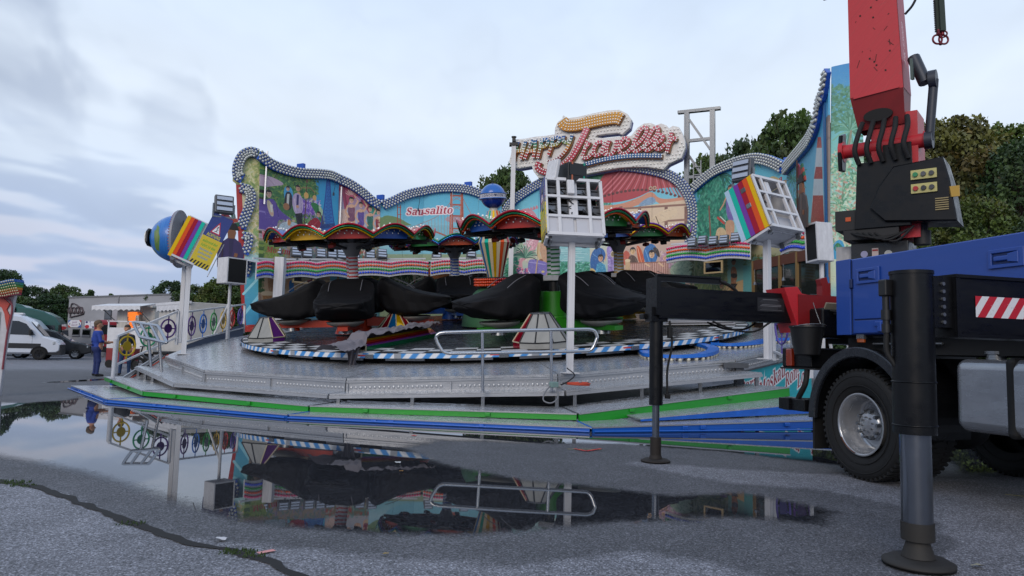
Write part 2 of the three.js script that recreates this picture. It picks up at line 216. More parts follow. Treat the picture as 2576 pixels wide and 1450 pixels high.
// steps below the deck: open ledge, green step, blue step on the ground
const stepRings = {
  ledge: { R: [9.95, 9.9, 9.9, 9.95, 9.95, 9.9], h: [.58, .36, .34, .515, .885, 1.2] },
  green: { R: [10.6, 10.5, 10.5, 10.9, 10.55, 10.5], h: [.31, .215, .168, .2, .63, 1.0] },
  blue: { R: [11.3, 11.15, 11.1, 11.75, 12.2, 12.2], h: [.085, .075, .065, .075, .2, .5] },
};
{
  const A = [-65.3, -40.8, -16.3, 8.2, 32.7, 50], P = (r, i, dR = 0, dh = 0) => ring(A[i], stepRings[r].R[i] + dR, stepRings[r].h[i] + dh);
  const ledge = thing('ledge_step', 'grey aluminium upper step on open legs under the deck edge', 'step', V(RC.x, 0, RC.z)), lo = (v) => v.clone().sub(ledge.position);
  const green = thing('green_step', 'checker plate step with bright green front edge', 'step', V(RC.x, 0, RC.z));
  const blue = thing('blue_step', 'lowest checker plate step with blue front edge at the puddle', 'step', V(RC.x, 0, RC.z));
  const cut = (a, b, e) => [a.clone().lerp(b, e), b.clone().lerp(a, e)];
  const face = (th, name, a, b, h, t, m) => part(name, beam(a.clone().setY(a.y - h / 2), b.clone().setY(b.y - h / 2), t, h), m, th);
  for (let i = 0; i < 4; i++) {
    const e = .004;
    if (i > 0 || true) { // ledge
      const [a, b] = cut(lo(P('ledge', i)), lo(P('ledge', i + 1)), e), [c, d] = cut(lo(P('ledge', i, -.75, .02)), lo(P('ledge', i + 1, -.75, .02)), e);
      if (i !== 1) { part('tread', prism([c, a, b, d], .03), alu, ledge); face(ledge, 'frame', a.clone().setY(a.y - .032), b.clone().setY(b.y - .032), .055, .05, aluPlain);
        for (const t of i === 0 ? [.1, .3, .5] : [.04, .36, .66, .97]) { const p = a.clone().lerp(b, t), w = Math.max(.02, stepRings.green.h[i] * (1 - t) + stepRings.green.h[i + 1] * t + .03); const gy = w; if (p.y - .09 > gy) part('leg', beam(p.clone().setY(p.y - .088), p.clone().setY(.02), .06, .06, V(0, 0, 1)), galv, ledge); } }
      else { part('tread', prism([c, a, b, d], .03), alu, ledge); face(ledge, 'frame', a.clone().setY(a.y - .032), b.clone().setY(b.y - .032), .05, .05, aluPlain); }
    }
    for (const [key, th, m, drop, deep, rise] of [['green', green, greenEdge, .085, 1.25, .015], ['blue', blue, blueEdge, .062, 1.2, .01]]) {
      const [a, b] = cut(lo(P(key, i)), lo(P(key, i + 1)), e), [c, d] = cut(lo(P(key, i, -deep, rise)), lo(P(key, i + 1, -deep, rise)), e);
      part('tread', prism([c, a, b, d], .012), alu, th);
      face(th, 'edge', a.clone().setY(a.y - .014), b.clone().setY(b.y - .014), key === 'green' && i === 3 ? .15 : key === 'blue' && i === 3 ? .11 : drop, .045, m);
      const dir = b.clone().sub(a).normalize(), out = V(-dir.z, 0, dir.x); if (out.dot(a) < 0) out.negate();
      part('edge_strip', beam(a.clone().setY(a.y - .002).addScaledVector(out, .024), b.clone().setY(b.y - .002).addScaledVector(out, .024), .02, .02), aluPlain, th);
      for (const t of key === 'green' ? [.22, .68] : [.3, .36, .66]) { const p = a.clone().lerp(b, t).addScaledVector(out, .035); p.y -= .05; const g = rbox(.09, .06, .05, .012); g.applyMatrix4(new THREE.Matrix4().makeRotationY(Math.atan2(-dir.z, dir.x))); part('latch', g.translate(p.x, p.y, p.z), m, th); }
      if (key === 'blue') { part('ground_pipe', rod(a.clone().setY(.02).addScaledVector(out, .08), b.clone().setY(i === 3 ? .03 : .02).addScaledVector(out, .08), .014, 8), blueEdge, th);
        if (i === 3) { for (const t of [.15, .5, .8]) { const p = a.clone().lerp(b, t); part('foot', cyl(.03, .04, p.y - .1, p.x, (p.y - .1) / 2, p.z, 10), darkMetal, th); } } }
      // joint bars between the sectors
      const s0 = lo(P(key, i, 0, .002)), s1 = lo(P(key, i, -deep, rise + .002)); if (i) part('joint_bar', beam(s0, s1, .03, .012), key === 'blue' ? blueEdge : steelGrey, th);
    }
    if (i === 3) { // middle stair on the right: a second blue step
      const st = thing('side_step', 'extra blue edged step between green step and ground on the right', 'step', V(RC.x, 0, RC.z));
      const a = lo(ring(13, 11.25, .17)), b = lo(ring(32.7, 11.45, .44)), c = lo(ring(13, 10.2, .18)), d = lo(ring(32.7, 10.3, .46));
      part('tread', prism([c, a, b, d], .02), alu, st); part('edge', solid([[a.clone().setY(a.y - .021), a.clone().setY(a.y - .05), b.clone().setY(b.y - .2), b.clone().setY(b.y - .021)]]), Object.assign(blueEdge.clone(), { side: THREE.DoubleSide }), st);
      for (const t of [.3, .9]) { const p = a.clone().lerp(b, t); part('leg', cyl(.03, .03, p.y - .07, p.x, (p.y - .07) / 2, p.z - .15, 8), darkMetal, st); }
    }
  }
}
// frame of the tilted turntable
const discBase = new THREE.Matrix4().makeBasis(Sd, V(-SLOPE * Bk.x, 1, -SLOPE * Bk.z).normalize(), Bk.clone().negate().setY(-SLOPE).normalize()).setPosition(RC.x, 1.95, RC.z);
const onDisc = (x, y, z, turn = 0) => discBase.clone().multiply(new THREE.Matrix4().makeRotationY(turn).setPosition(x, y, z));
function discThing(name, label, category, x, y, z, turn, group) { const g = new THREE.Group(); g.name = numbered(name); onDisc(x, y, z, turn).decompose(g.position, g.quaternion, g.scale); g.scale.set(1, 1, 1); scene.add(g); return tag(g, label, category, group); }
{
  const d = discThing('turntable', 'round tilted turntable with checkered rim and blue white striped edge', 'turntable', 0, 0, 0, 0);
  const floorM = M(0x55575b, .42, .7, { bumpMap: treadBump, bumpScale: .004, roughnessMap: grimeRough, map: grime });
  const pg = cyl(7.46, 7.46, .05, 0, -.028, 0, 96); { const a = pg.attributes.position, u = []; for (let i = 0; i < a.count; i++) u.push(a.getX(i) / 1.6, a.getZ(i) / 1.6); pg.setAttribute('uv', new THREE.Float32BufferAttribute(u, 2)); }
  part('floor_plate', pg, floorM, d);
  const wt = M(0xc4c4c4, .5, 0, { map: grime }), bt = M(0x121214, .5, 0, { map: grime });
  const tileGeo = [0, 1, 2].map((r) => { const r0 = 6.52 + r * .315, r1 = r0 + .307, w = Math.PI * 2 / 84, f = (a, R) => V(Math.sin(a) * R, .006, Math.cos(a) * R); return prism([f(-.496 * w, r0), f(-.496 * w, r1), f(.496 * w, r1), f(.496 * w, r0)], .005); });
  for (let r = 0; r < 3; r++) for (let k = 0; k < 84; k++) { const a = k / 84 * Math.PI * 2, wa = Math.atan2(Math.sin(a + TH * -1), Math.cos(a + TH * -1)); if (Math.abs(wa) > 1.95) continue; const m = part('rim_tile', tileGeo[r], (k + r) % 2 ? wt : bt, d); m.rotation.y = a; }
  const c = canvas(2048, 32), x = c.getContext('2d'); x.fillStyle = '#d5d8de'; x.fillRect(0, 0, 2048, 32); const n = 320, w = 2048 / n;
  for (let i = 0; i < n; i++) { x.fillStyle = i % 2 ? '#d9dbe0' : '#3f86c8'; x.beginPath(); x.moveTo(i * w, 0); x.lineTo((i + 1) * w, 0); x.lineTo((i + .35) * w, 32); x.lineTo((i - .65) * w, 32); x.fill(); }
  for (let i = 0; i < 16; i++) { x.fillStyle = '#8e9298'; x.fillRect(i * 128 + 58, 0, 7, 32); x.fillStyle = '#c23a34'; x.fillRect(i * 128 + 20, 10, 12, 10); }
  part('rim_band', new THREE.CylinderGeometry(7.5, 7.5, .105, 128, 1, true).translate(0, -.055, 0), new THREE.MeshPhysicalMaterial({ map: canvasTex(c), roughness: .4 }), d);
  part('rim_under', lathe([[7.49, -.1], [7.49, -.112], [7.2, -.114], [7.15, -.3], [6.7, -.32]], 96), M(0x101012, .8), d);
  for (let i = 0; i < 16; i++) { const a = i / 16 * Math.PI * 2 + .1; part('hinge', rbox(.2, .1, .05, .015, Math.sin(a) * 7.51, -.07, Math.cos(a) * 7.51, 0, a, 0), galv, d); }
  for (let i = 0; i < 26; i++) { const a = -2.2 + i * .2; part('skirt_plate', box(.9, .06, .03, Math.sin(a) * 7.3, -.15, Math.cos(a) * 7.3, 0, a, 0), i % 3 ? M(0xa9aab0, .5, .2) : galv, d); }
  for (let i = 0; i < 12; i++) { const a = i / 12 * Math.PI * 2; part('floor_seam', box(.02, .004, 4.3, Math.sin(a) * 4.3, .0, Math.cos(a) * 4.3, 0, a, 0), M(0x0e0e10, .9), d); }
}
// centre tower
{
  const t = discThing('centre_tower', 'striped centre tower topped by a blue ball with lettered band', 'tower', 0, 0, 0, 0);
  part('base_dome', lathe([[1.1, .05], [1.05, .35], [.9, .75], [.7, 1.05], [.5, 1.22]], 32), M(0x3a6a4a, .5, 0, { map: grime }), t);
  part('ring_drum', cyl(.62, .62, .26, 0, 1.38, 0, 40), M(0x5a0d14, .5), t); part('ring_top', cyl(.66, .66, .02, 0, 1.525, 0, 40), M(0x3a3a3e, .5), t);
  const mats = [], cols = [], rc = [0xd9480f, 0xb5121b, 0x8f1030, 0x6a1a6e, 0x1f5fae, 0x188a5a].map((h) => new THREE.Color(h));
  for (let i = 0; i < 60; i++) for (let j = 0; j < 3; j++) { const a = i / 60 * Math.PI * 2; mats.push(at(Math.sin(a) * .64, 1.3 + j * .085, Math.cos(a) * .64)); const wa = Math.atan2(Math.sin(a - TH), Math.cos(a - TH)); cols.push(rc[wa < -1.6 ? 4 : wa < .05 ? 0 : wa < .7 ? 1 : wa < 1.2 ? 2 : wa < 2 ? 3 : 5]); }
  copies('ring_bulb', new THREE.SphereGeometry(.04, 8, 6), M(0xffffff, .2, 0, { clearcoat: .8 }), mats, t, cols);
  const order = ['yellow', 'bone', 'orange', 'bone', 'red', 'bone', 'purple', 'bone', 'blue', 'bone', 'teal', 'bone'], N = 24;
  const strip = (r0, y0, r1, y1) => { const w = Math.PI / N * .96, f = (a, r, y) => V(Math.sin(a) * r, y, Math.cos(a) * r); return solid([[f(-w, r0, y0), f(w, r0, y0), f(w, r1, y1), f(-w, r1, y1)], [f(-w, r1 - .02, y1), f(w, r1 - .02, y1), f(w, r0 - .02, y0), f(-w, r0 - .02, y0)]]); };
  for (const [name, r0, y0, r1, y1] of [['cone_strip', .24, 1.54, .5, 2.6], ['collar_strip', .505, 2.605, .45, 2.78], ['upper_strip', .47, 2.8, .2, 3.6]]) { const g = strip(r0, y0, r1, y1); for (let i = 0; i < N; i++) { const m = part(name, g, foil[order[i % 12]], t); m.rotation.y = (i + .5) / N * Math.PI * 2 + .35; } }
  part('core', lathe([[.2, 1.5], [.46, 2.6], [.42, 2.78], [.44, 2.8], [.17, 3.6]], 24), M(0x1a1a1c, .8), t);
  part('neck', cyl(.12, .14, .14, 0, 3.66, 0, 20), M(0xb9b6ab, .5), t);
  const ballM = M(0x1a63b8, .3, 0, { map: grime, clearcoat: .4 }), gl = part('ball', put(new THREE.SphereGeometry(.39, 32, 24), 0, 4.06, 0), ballM, t);
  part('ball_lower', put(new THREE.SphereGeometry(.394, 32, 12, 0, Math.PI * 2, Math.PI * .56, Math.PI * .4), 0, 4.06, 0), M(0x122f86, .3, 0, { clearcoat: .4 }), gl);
  const c = canvas(1024, 64), x = c.getContext('2d'); x.fillStyle = '#b9bac4'; x.fillRect(0, 0, 1024, 64); x.fillStyle = '#2a2a44'; x.font = 'bold 44px sans-serif'; ['PARIS', 'ROM', 'LONDON', 'WIEN', 'BERLIN', 'MADRID'].forEach((w, i) => x.fillText(w, 20 + i * 170, 48));
  const bt = canvasTex(c); bt.wrapS = THREE.RepeatWrapping; bt.offset.x = .42; part('lettered_band', put(new THREE.CylinderGeometry(.415, .415, .15, 48, 1, true), 0, 4.05, 0), new THREE.MeshPhysicalMaterial({ map: bt, roughness: .4 }), t);
  part('band_ring', [torus(.42, .018, 0, 4.13, 0, Math.PI / 2, 0, 0, 48), torus(.42, .018, 0, 3.97, 0, Math.PI / 2, 0, 0, 48)], ballM, t);
  part('lifting_eye', [torus(.035, .01, 0, 4.52, 0, 0, 0, 0, 16, 6), cyl(.03, .05, .05, 0, 4.46, 0, 10)], darkMetal, t);
}
// four crosses: arms, striped mast and scalloped canopy; covered gondolas on the arm ends
const crossDefs = [
  { col: 0xb8330f, css: '#e23222', name: 'orange', at: 47 - 90, turn: 5, canopyTurn: .12, label: 'left' },
  { col: 0x2a8a1c, css: '#1a8a34', name: 'green', at: 47, turn: 36, canopyTurn: .02, label: 'front' },
  { col: 0xb98a10, css: '#d8a41c', name: 'yellow', at: 137, turn: 20, canopyTurn: .2, label: 'right' },
  { col: 0x1450a8, css: '#2a62d0', name: 'blue', at: 227, turn: 8, canopyTurn: .05, label: 'rear' },
];
const tarpGeo = (sd) => {
  const prof = [[-1.0, .004, 1.0, 1.01], [-1.0, .16, .92, 1.14], [-.97, .4, .74, 1.34], [-.9, .52, .6, 1.46], [-.74, .66, .46, 1.52], [-.5, .73, .4, 1.42], [-.2, .77, .37, 1.26], [.1, .77, .38, 1.14], [.4, .74, .43, 1.06], [.68, .68, .52, 1.0], [.92, .6, .62, .95], [1.06, .5, .69, .91], [1.1, .3, .74, .88], [1.1, .004, .8, .81]], NX = 44, NA = 40, pos = [], uv = [], idx = [];
  const get = (t) => { const f = t * (prof.length - 1), i = Math.min(prof.length - 2, f | 0), u = f - i, p = (k) => prof[clamp(k, 0, prof.length - 1)]; return [0, 1, 2, 3].map((c) => { const a = p(i - 1)[c], b = p(i)[c], d = p(i + 1)[c], e = p(i + 2)[c]; return b + .5 * u * (d - a + u * (2 * a - 5 * b + 4 * d - e + u * (3 * (b - d) + e - a))); }); };
  for (let i = 0; i <= NX; i++) { const [x, w, y0, y1] = get(i / NX), cy = (y0 + y1) / 2, hy = (y1 - y0) / 2;
    for (let j = 0; j <= NA; j++) { const a = j / NA * Math.PI * 2, c = Math.cos(a), s = Math.sin(a), e = .36, sx = Math.sign(c) * Math.abs(c) ** e, sy = Math.sign(s) * Math.abs(s) ** e;
      const fold = (fbm(x * 2.2 + sd + sx, sy * 1.6 + x * 1.4 + sd * 3, 3) - .5) * .12 + Math.abs(vnoise(x * 5 + sy * 1.5 + sd * 7, sx * 2.5 + sd) - .5) * -.09 - (sy < .3 ? .035 * Math.abs(Math.sin(x * 8 + sy * 2.2 + sd)) * clamp(.5 - sy, 0, 1) : 0), k = 1 + fold / Math.max(w, .3) * clamp(w * 3, 0, 1);
      pos.push(x + (fbm(sx * 2 + sd, sy * 2, 2) - .5) * .05, cy + sy * hy * k + (sy > .5 ? -.035 * Math.sin(c * 3.1) ** 2 : 0), sx * w * k); uv.push(x / 1.2, a * .5); } }
  for (let i = 0; i < NX; i++) for (let j = 0; j < NA; j++) { const a = i * (NA + 1) + j, b = a + NA + 1; idx.push(a, a + 1, b, b, a + 1, b + 1); }
  const g = new THREE.BufferGeometry(); g.setAttribute('position', new THREE.Float32BufferAttribute(pos, 3)); g.setAttribute('uv', new THREE.Float32BufferAttribute(uv, 2)); g.setIndex(idx); g.computeVertexNormals(); return g;
};
{
  const tarps = [1.3, 4.7, 8.1].map(tarpGeo), tarpM = M(0x101013, .7, 0, { bumpMap: clothBump, bumpScale: .008, specularIntensity: .45, side: THREE.DoubleSide });
  const zipM = M(0x6a6a70, .6), plateM = M(0x9a9a94, .5, .1), dotM = M(0xb9bcc2, .3, .3), sheetM = [0xc99a14, 0xa8241a, 0x1d4f9e, 0x166b2c, 0xb4430f].map((h) => M(h, .4, 0, { side: THREE.DoubleSide, clearcoat: .3 })), topM = M(0x8f8f8a, .5, 0, { side: THREE.DoubleSide });
  const trimSets = [[foil.red, foil.green, foil.yellow], [foil.red, foil.green, foil.orange], [foil.purple, foil.yellow, foil.red], [foil.green, foil.blue, foil.purple]];
  const R = 2.4, N = 12, seg = Math.PI * 2 / N;
  // one canopy segment: vaulted sheet and its arched end plate (lunette) with lamp dots
  const vault = (() => { const pos = [], idx = [], NT = 10, NR = 6; for (let i = 0; i <= NT; i++) for (let j = 0; j <= NR; j++) { const t = i / NT, r = lerp(.45, R, j / NR), a = (t - .5) * seg, f = j / NR; pos.push(Math.sin(a) * r, .26 * Math.sin(Math.PI * t) * f ** 1.2 + .02 - .04 * f, Math.cos(a) * r); } for (let i = 0; i < NT; i++) for (let j = 0; j < NR; j++) { const a = i * (NR + 1) + j, b = a + NR + 1; idx.push(a, a + 1, b, b, a + 1, b + 1); } const g = new THREE.BufferGeometry(); g.setAttribute('position', new THREE.Float32BufferAttribute(pos, 3)); g.setIndex(idx); g.computeVertexNormals(); return g; })();
  const lunette = (() => { const r = R - .22, ch = Math.sin(seg / 2) * r, pts = []; for (let i = 0; i <= 14; i++) { const t = i / 14; pts.push([(t * 2 - 1) * ch, -.02 + .22 * Math.sin(Math.PI * t)]); } pts.push([ch, -.12], [-ch, -.12]); return ext(pts.reverse(), .015).translate(0, 0, r * Math.cos(seg / 2)); })();
  const archTube = (dr, dy, rad) => { const pts = []; for (let i = 0; i <= 12; i++) { const t = i / 12, a = (t - .5) * seg; pts.push(V(Math.sin(a) * (R + dr), .26 * Math.sin(Math.PI * t) - .02 + dy, Math.cos(a) * (R + dr))); } return tube(pts, rad, 14, 5); };
  const arches = [archTube(.02, .012, .028), archTube(.0, -.042, .026), archTube(-.05, -.085, .024)];
  const lamp = new THREE.SphereGeometry(.028, 7, 5);
  const where = { orange: ['nose pointing left', 'front', 'right', 'rear'], };
  crossDefs.forEach((cd, ci) => {
    const a = cd.at * Math.PI / 180, x = Math.sin(a) * 4.4, z = Math.cos(a) * 4.4, paint = M(cd.col, .42, 0, { map: grime, clearcoat: .2 });
    const g = discThing('gondola_cross', `${cd.name} four armed gondola cross with ${cd.name === 'orange' ? 'red' : cd.name} striped mast and scalloped canopy`, 'ride cross', x, 0, z, 0, 'gondola crosses of the ride');
    part('hub', lathe([[0, .62], [.34, .62], [.42, .5], [.5, .2], [.55, .04]], 24), paint, g);
    part('hub_drum', cyl(.36, .4, .6, 0, .85, 0, 20), paint, g); part('mast_column', cyl(.12, .14, .4, 0, 1.28, 0, 16), blackPlastic, g);
    const turn = cd.turn * Math.PI / 180 + TH;   // arms are counted in the disc's own axes
    for (let k = 0; k < 4; k++) { const b = turn + k * Math.PI / 2, dx = Math.sin(b), dz = Math.cos(b); const side = V(dz, 0, -dx);
      const tp = (d, w, y) => [V(dx * d, y, dz * d).addScaledVector(side, w), V(dx * d, y, dz * d).addScaledVector(side, -w)];
      const [a0, a1] = tp(.4, .3, .5), [b0, b1] = tp(2.3, .13, .36), dn = (v, h) => v.clone().setY(v.y - h);
      const arm = part('arm', solid([[a1, a0, b0, b1], [a0, dn(a0, .26), dn(b0, .1), b0], [b1, dn(b1, .1), dn(a1, .26), a1], [b0, dn(b0, .1), dn(b1, .1), b1], [dn(a0, .26), dn(a1, .26), dn(b1, .1), dn(b0, .1)]]), paint, g);
      part('arm_bracket', [box(.34, .06, .3, dx * 1.75, .37, dz * 1.75, 0, b, 0), cyl(.17, .2, .12, dx * 1.75, .22, dz * 1.75, 14)], galv, arm); }
    const sc = canvas(64, 256), s2 = sc.getContext('2d'); s2.fillStyle = '#efefef'; s2.fillRect(0, 0, 64, 256); s2.strokeStyle = cd.css; s2.lineWidth = 15; for (let i = -1; i < 8; i++) { s2.beginPath(); s2.moveTo(-4, i * 38 + 22); s2.lineTo(68, i * 38 + 10); s2.stroke(); }
    part('striped_mast', cyl(.165, .165, .72, 0, 1.9, 0, 20, 0, 0, 0, true), new THREE.MeshPhysicalMaterial({ map: canvasTex(sc), roughness: .45 }), g); part('mast_box', rbox(.42, .14, .42, .02, 0, 1.49, 0), white, g);
    part('funnel', lathe([[.165, 2.25], [.19, 2.3], [.42, 2.78], [.46, 2.84]], 28), Object.assign(M(0x8f9093, .45, .1), { side: THREE.DoubleSide }), g);
    const cp = new THREE.Group(); cp.name = 'canopy'; cp.position.y = 2.78; cp.rotation.y = cd.canopyTurn; g.add(cp);
    const lm = [];
    for (let i = 0; i < N; i++) {
      const am = i * seg, m = part('canopy_segment', vault, sheetM[(i * 2 + ci) % 5], cp); m.rotation.y = am;
      const l = part('lunette', lunette, sheetM[(i + ci) % 5], cp); l.rotation.y = am;
      arches.forEach((ag, q) => { const t = part('arch_trim', ag, trimSets[ci][q], cp); t.rotation.y = am; });
      const rb = part('rib', beam(V(Math.sin(am + seg / 2) * .3, -.1, Math.cos(am + seg / 2) * .3), V(Math.sin(am + seg / 2) * 2.3, -.13, Math.cos(am + seg / 2) * 2.3), .06, .1), darkMetal, cp);
      const rm = new THREE.Matrix4().makeRotationY(am);
      for (let j = 0; j < 5; j++) for (let q = 0; q < 4; q++) { const t = (j + 1 + (q % 2) * .5) / 6.5 - .04, rr2 = R - .12 - q * .18, aa = (t - .5) * seg * .9, f = (rr2 - .45) / (R - .45); lm.push(rm.clone().multiply(at(Math.sin(aa) * rr2, .26 * Math.sin(Math.PI * t) * f ** 1.2 + .03, Math.cos(aa) * rr2))); }
      for (let j = 0; j < 4; j++) for (let q = 0; q < 2; q++) lm.push(rm.clone().multiply(at(((j + .5 + q * .3) / 4.4 - .48) * .78, .02 + q * .07, (R - .2) * Math.cos(seg / 2) + .02, .7)));
    }
    copies('lamp', lamp, bulbWhite, lm, cp);
    part('hub_frame', [cyl(.55, .5, .12, 0, -.08, 0, 24), ...[0, 1, 2, 3, 4, 5].map((i) => beam(V(Math.sin(i * 1.047) * .3, -.3, Math.cos(i * 1.047) * .3), V(Math.sin(i * 1.047) * 1.2, -.15, Math.cos(i * 1.047) * 1.2), .05, .07))], steelGrey, cp);
    for (let i = 0; i < 8; i++) { const b = i * .785 + .2; part('spotlight', [rbox(.16, .1, .2, .02, Math.sin(b) * 1.5, -.26, Math.cos(b) * 1.5, .3, b, 0), box(.02, .12, .02, Math.sin(b) * 1.5, -.18, Math.cos(b) * 1.5)], i % 3 === 0 ? M(0x8c1f16, .5) : blackPlastic, cp); }
    // gondolas under black covers
    const spots = [['facing the camera', 'front'], ['at its right', 'right'], ['at its rear', 'rear'], ['at its left', 'left']];
    for (let k = 0; k < 4; k++) { const b = turn + k * Math.PI / 2, gx = x + Math.sin(b) * 1.72, gz = z + Math.cos(b) * 1.72;
      const gd = discThing('covered_gondola', `gondola under black cover on the ${cd.name} cross, the one ${spots[k][0]}`, 'gondola', gx, .12, gz, b - Math.PI / 2, 'gondolas under black covers');
      const t = part('cover', tarps[(k + ci) % 3], tarpM, gd); t.scale.set(1, 1, k % 2 ? .96 : 1.02);
      part('saucer', lathe([[0, .2], [.3, .22], [.48, .3], [.5, .36]], 24), plateM, gd);
      part('pivot', cyl(.14, .18, .2, 0, .14, 0, 14), paint, gd);
      const zl = (z0, x0, x1, y0, y1) => tube([V(x0, y0, z0), V((x0 + x1) / 2, (y0 + y1) / 2 + .035, z0 * 1.02), V(x1, y1, z0)], .01, 8, 5);
      if (k !== 2) for (const zs of [.42, -.42]) part('zip', zl(zs, -.5, .05, 1.455, 1.17), zipM, gd); }
  });
}
// ---------- painted backdrop wall ----------
const wallAt = (deg, R = 10) => { const t = deg * Math.PI / 180; return RC.clone().addScaledVector(Bk, R * Math.cos(t)).addScaledVector(Sd, R * Math.sin(t)); };
const WV = [V(-10.28, 0, -26.45), wallAt(-90), wallAt(-69), wallAt(-58), wallAt(-46.7), wallAt(-26), wallAt(25), wallAt(52), V(8.43, 0, -19.0), V(9.3, 0, -18.85)];
const quadSmooth = (c, P) => { c.beginPath(); const m = (a, b) => [(a[0] + b[0]) / 2, (a[1] + b[1]) / 2]; let s = m(P.at(-1), P[0]); c.moveTo(...s); P.forEach((p, i) => { const q = m(p, P[(i + 1) % P.length]); c.quadraticCurveTo(p[0], p[1], q[0], q[1]); }); c.closePath(); };
class Panel {
  constructor(i, tops, opts = {}) {
    this.a = WV[i]; this.b = WV[i + 1]; const d = this.b.clone().sub(this.a); this.L = d.length(); this.d = d.normalize(); this.n = V(-this.d.z, 0, this.d.x); if (this.n.dot(camera.position.clone().setY(0).sub(this.a)) < 0) this.n.negate();
    this.top = tops.map(([x, y]) => this.sh(x, y)); this.h0 = Math.min(deckH(this.a.x, this.a.z), deckH(this.b.x, this.b.z)) - .05; this.h1 = Math.max(...this.top.map((p) => p[1])) + .05;
    this.k = (opts.res ?? 1024) / Math.max(this.L, this.h1 - this.h0); this.c = canvas(Math.ceil(this.L * this.k), Math.ceil((this.h1 - this.h0) * this.k)); this.x = this.c.getContext('2d');
  }
  sh(px, py) { const p = atWall(px, py, this.a, this.n); return [p.clone().sub(this.a).dot(this.d), p.y]; }
  at(px, py) { const [s, h] = this.sh(px, py); return [s * this.k, (this.h1 - h) * this.k]; }
  w(px, py, r) { return Math.abs(this.at(px + r, py)[0] - this.at(px, py)[0]); }
  hgt(px, py, r) { return Math.abs(this.at(px, py + r)[1] - this.at(px, py)[1]); }
  sky(list) { const g = this.x.createLinearGradient(0, 0, 0, this.c.height); list.forEach(([t, col]) => g.addColorStop(t, col)); this.x.fillStyle = g; this.x.fillRect(0, 0, this.c.width, this.c.height); return this; }
  poly(pts, col, smooth = false) { const P = pts.map((p) => this.at(...p)); if (smooth) quadSmooth(this.x, P); else { this.x.beginPath(); P.forEach((p, i) => i ? this.x.lineTo(...p) : this.x.moveTo(...p)); this.x.closePath(); } this.x.fillStyle = col; this.x.fill(); this.brush(P, col); return this; }
  brush(P, col) { const xs = P.map((p) => p[0]), ys = P.map((p) => p[1]), x0 = Math.min(...xs), x1 = Math.max(...xs), y0 = Math.min(...ys), y1 = Math.max(...ys), n = clamp((x1 - x0) * (y1 - y0) / 90 | 0, 5, 160), c = this.x; c.save(); c.clip(); const dirn = rr(-.6, .6) + (y1 - y0 > x1 - x0 ? 1.4 : 0); for (let i = 0; i < n; i++) { const x = rr(x0, x1), y = rr(y0, y1), l = rr(.08, .3) * Math.min(60, Math.max(x1 - x0, y1 - y0)), a = dirn + rr(-.5, .5); c.globalAlpha = rr(.08, .26); c.strokeStyle = rnd() < .5 ? '#fff6e6' : rnd() < .6 ? '#1c1830' : '#8a4a3a'; c.lineWidth = rr(1, 3.5); c.beginPath(); c.moveTo(x, y); c.quadraticCurveTo(x + Math.cos(a) * l * .5 + rr(-3, 3), y + Math.sin(a) * l * .5 + rr(-3, 3), x + Math.cos(a) * l, y + Math.sin(a) * l); c.stroke(); } c.restore(); c.globalAlpha = 1; }
  blob(pts, col) { return this.poly(pts, col, true); }
  line(pts, col, w, smooth = false) { const P = pts.map((p) => this.at(...p)); this.x.beginPath(); this.x.moveTo(...P[0]); if (smooth) { for (let i = 1; i < P.length - 1; i++) this.x.quadraticCurveTo(P[i][0], P[i][1], (P[i][0] + P[i + 1][0]) / 2, (P[i][1] + P[i + 1][1]) / 2); this.x.lineTo(...P.at(-1)); } else P.slice(1).forEach((p) => this.x.lineTo(...p)); this.x.strokeStyle = col; this.x.lineWidth = this.hgt(pts[0][0], pts[0][1], w); this.x.lineCap = 'round'; this.x.lineJoin = 'round'; this.x.stroke(); return this; }
  ell(x, y, rx, ry, col, rot = 0) { const p = this.at(x, y); this.x.beginPath(); this.x.ellipse(p[0], p[1], this.w(x, y, rx), this.hgt(x, y, ry), rot, 0, 7); this.x.fillStyle = col; this.x.fill(); return this; }
  leaves(x0, y0, x1, y1, cols, n, size = 4) { for (let i = 0; i < n; i++) { const x = rr(x0, x1), y = rr(y0, y1), p = this.at(x, y), s = this.hgt(x, y, size) * rr(.5, 1.4); this.x.save(); this.x.translate(...p); this.x.rotate(rr(0, 6.3)); this.x.globalAlpha = rr(.35, .85); this.x.fillStyle = cols[rnd() * cols.length | 0]; this.x.beginPath(); this.x.ellipse(0, 0, s, s * .45, 0, 0, 7); this.x.fill(); this.x.restore(); } return this; }
  frond(x, y, len, cols, n, spread = 6.3, a0 = 0) { for (let i = 0; i < n; i++) { const a = a0 + spread * (i / n + rr(-.02, .02)), l = len * rr(.7, 1.1), ex = x + Math.cos(a) * l, ey = y + Math.sin(a) * l, mx = x + Math.cos(a) * l * .5, my = y + Math.sin(a) * l * .5 - len * .18; this.line([[x, y], [mx, my], [ex, ey]], cols[rnd() * cols.length | 0], len * .07, true); } return this; }
  text(str, x, y, size, col, rot = 0, font = 'italic bold', fam = 'serif', halo) { const p = this.at(x, y); this.x.save(); this.x.translate(...p); this.x.rotate(rot); this.x.font = `${font} ${this.hgt(x, y, size)}px ${fam}`; if (halo) { this.x.strokeStyle = halo; this.x.lineWidth = this.hgt(x, y, size * .22); this.x.strokeText(str, 0, 0); } this.x.fillStyle = col; this.x.fillText(str, 0, 0); this.x.restore(); return this; }
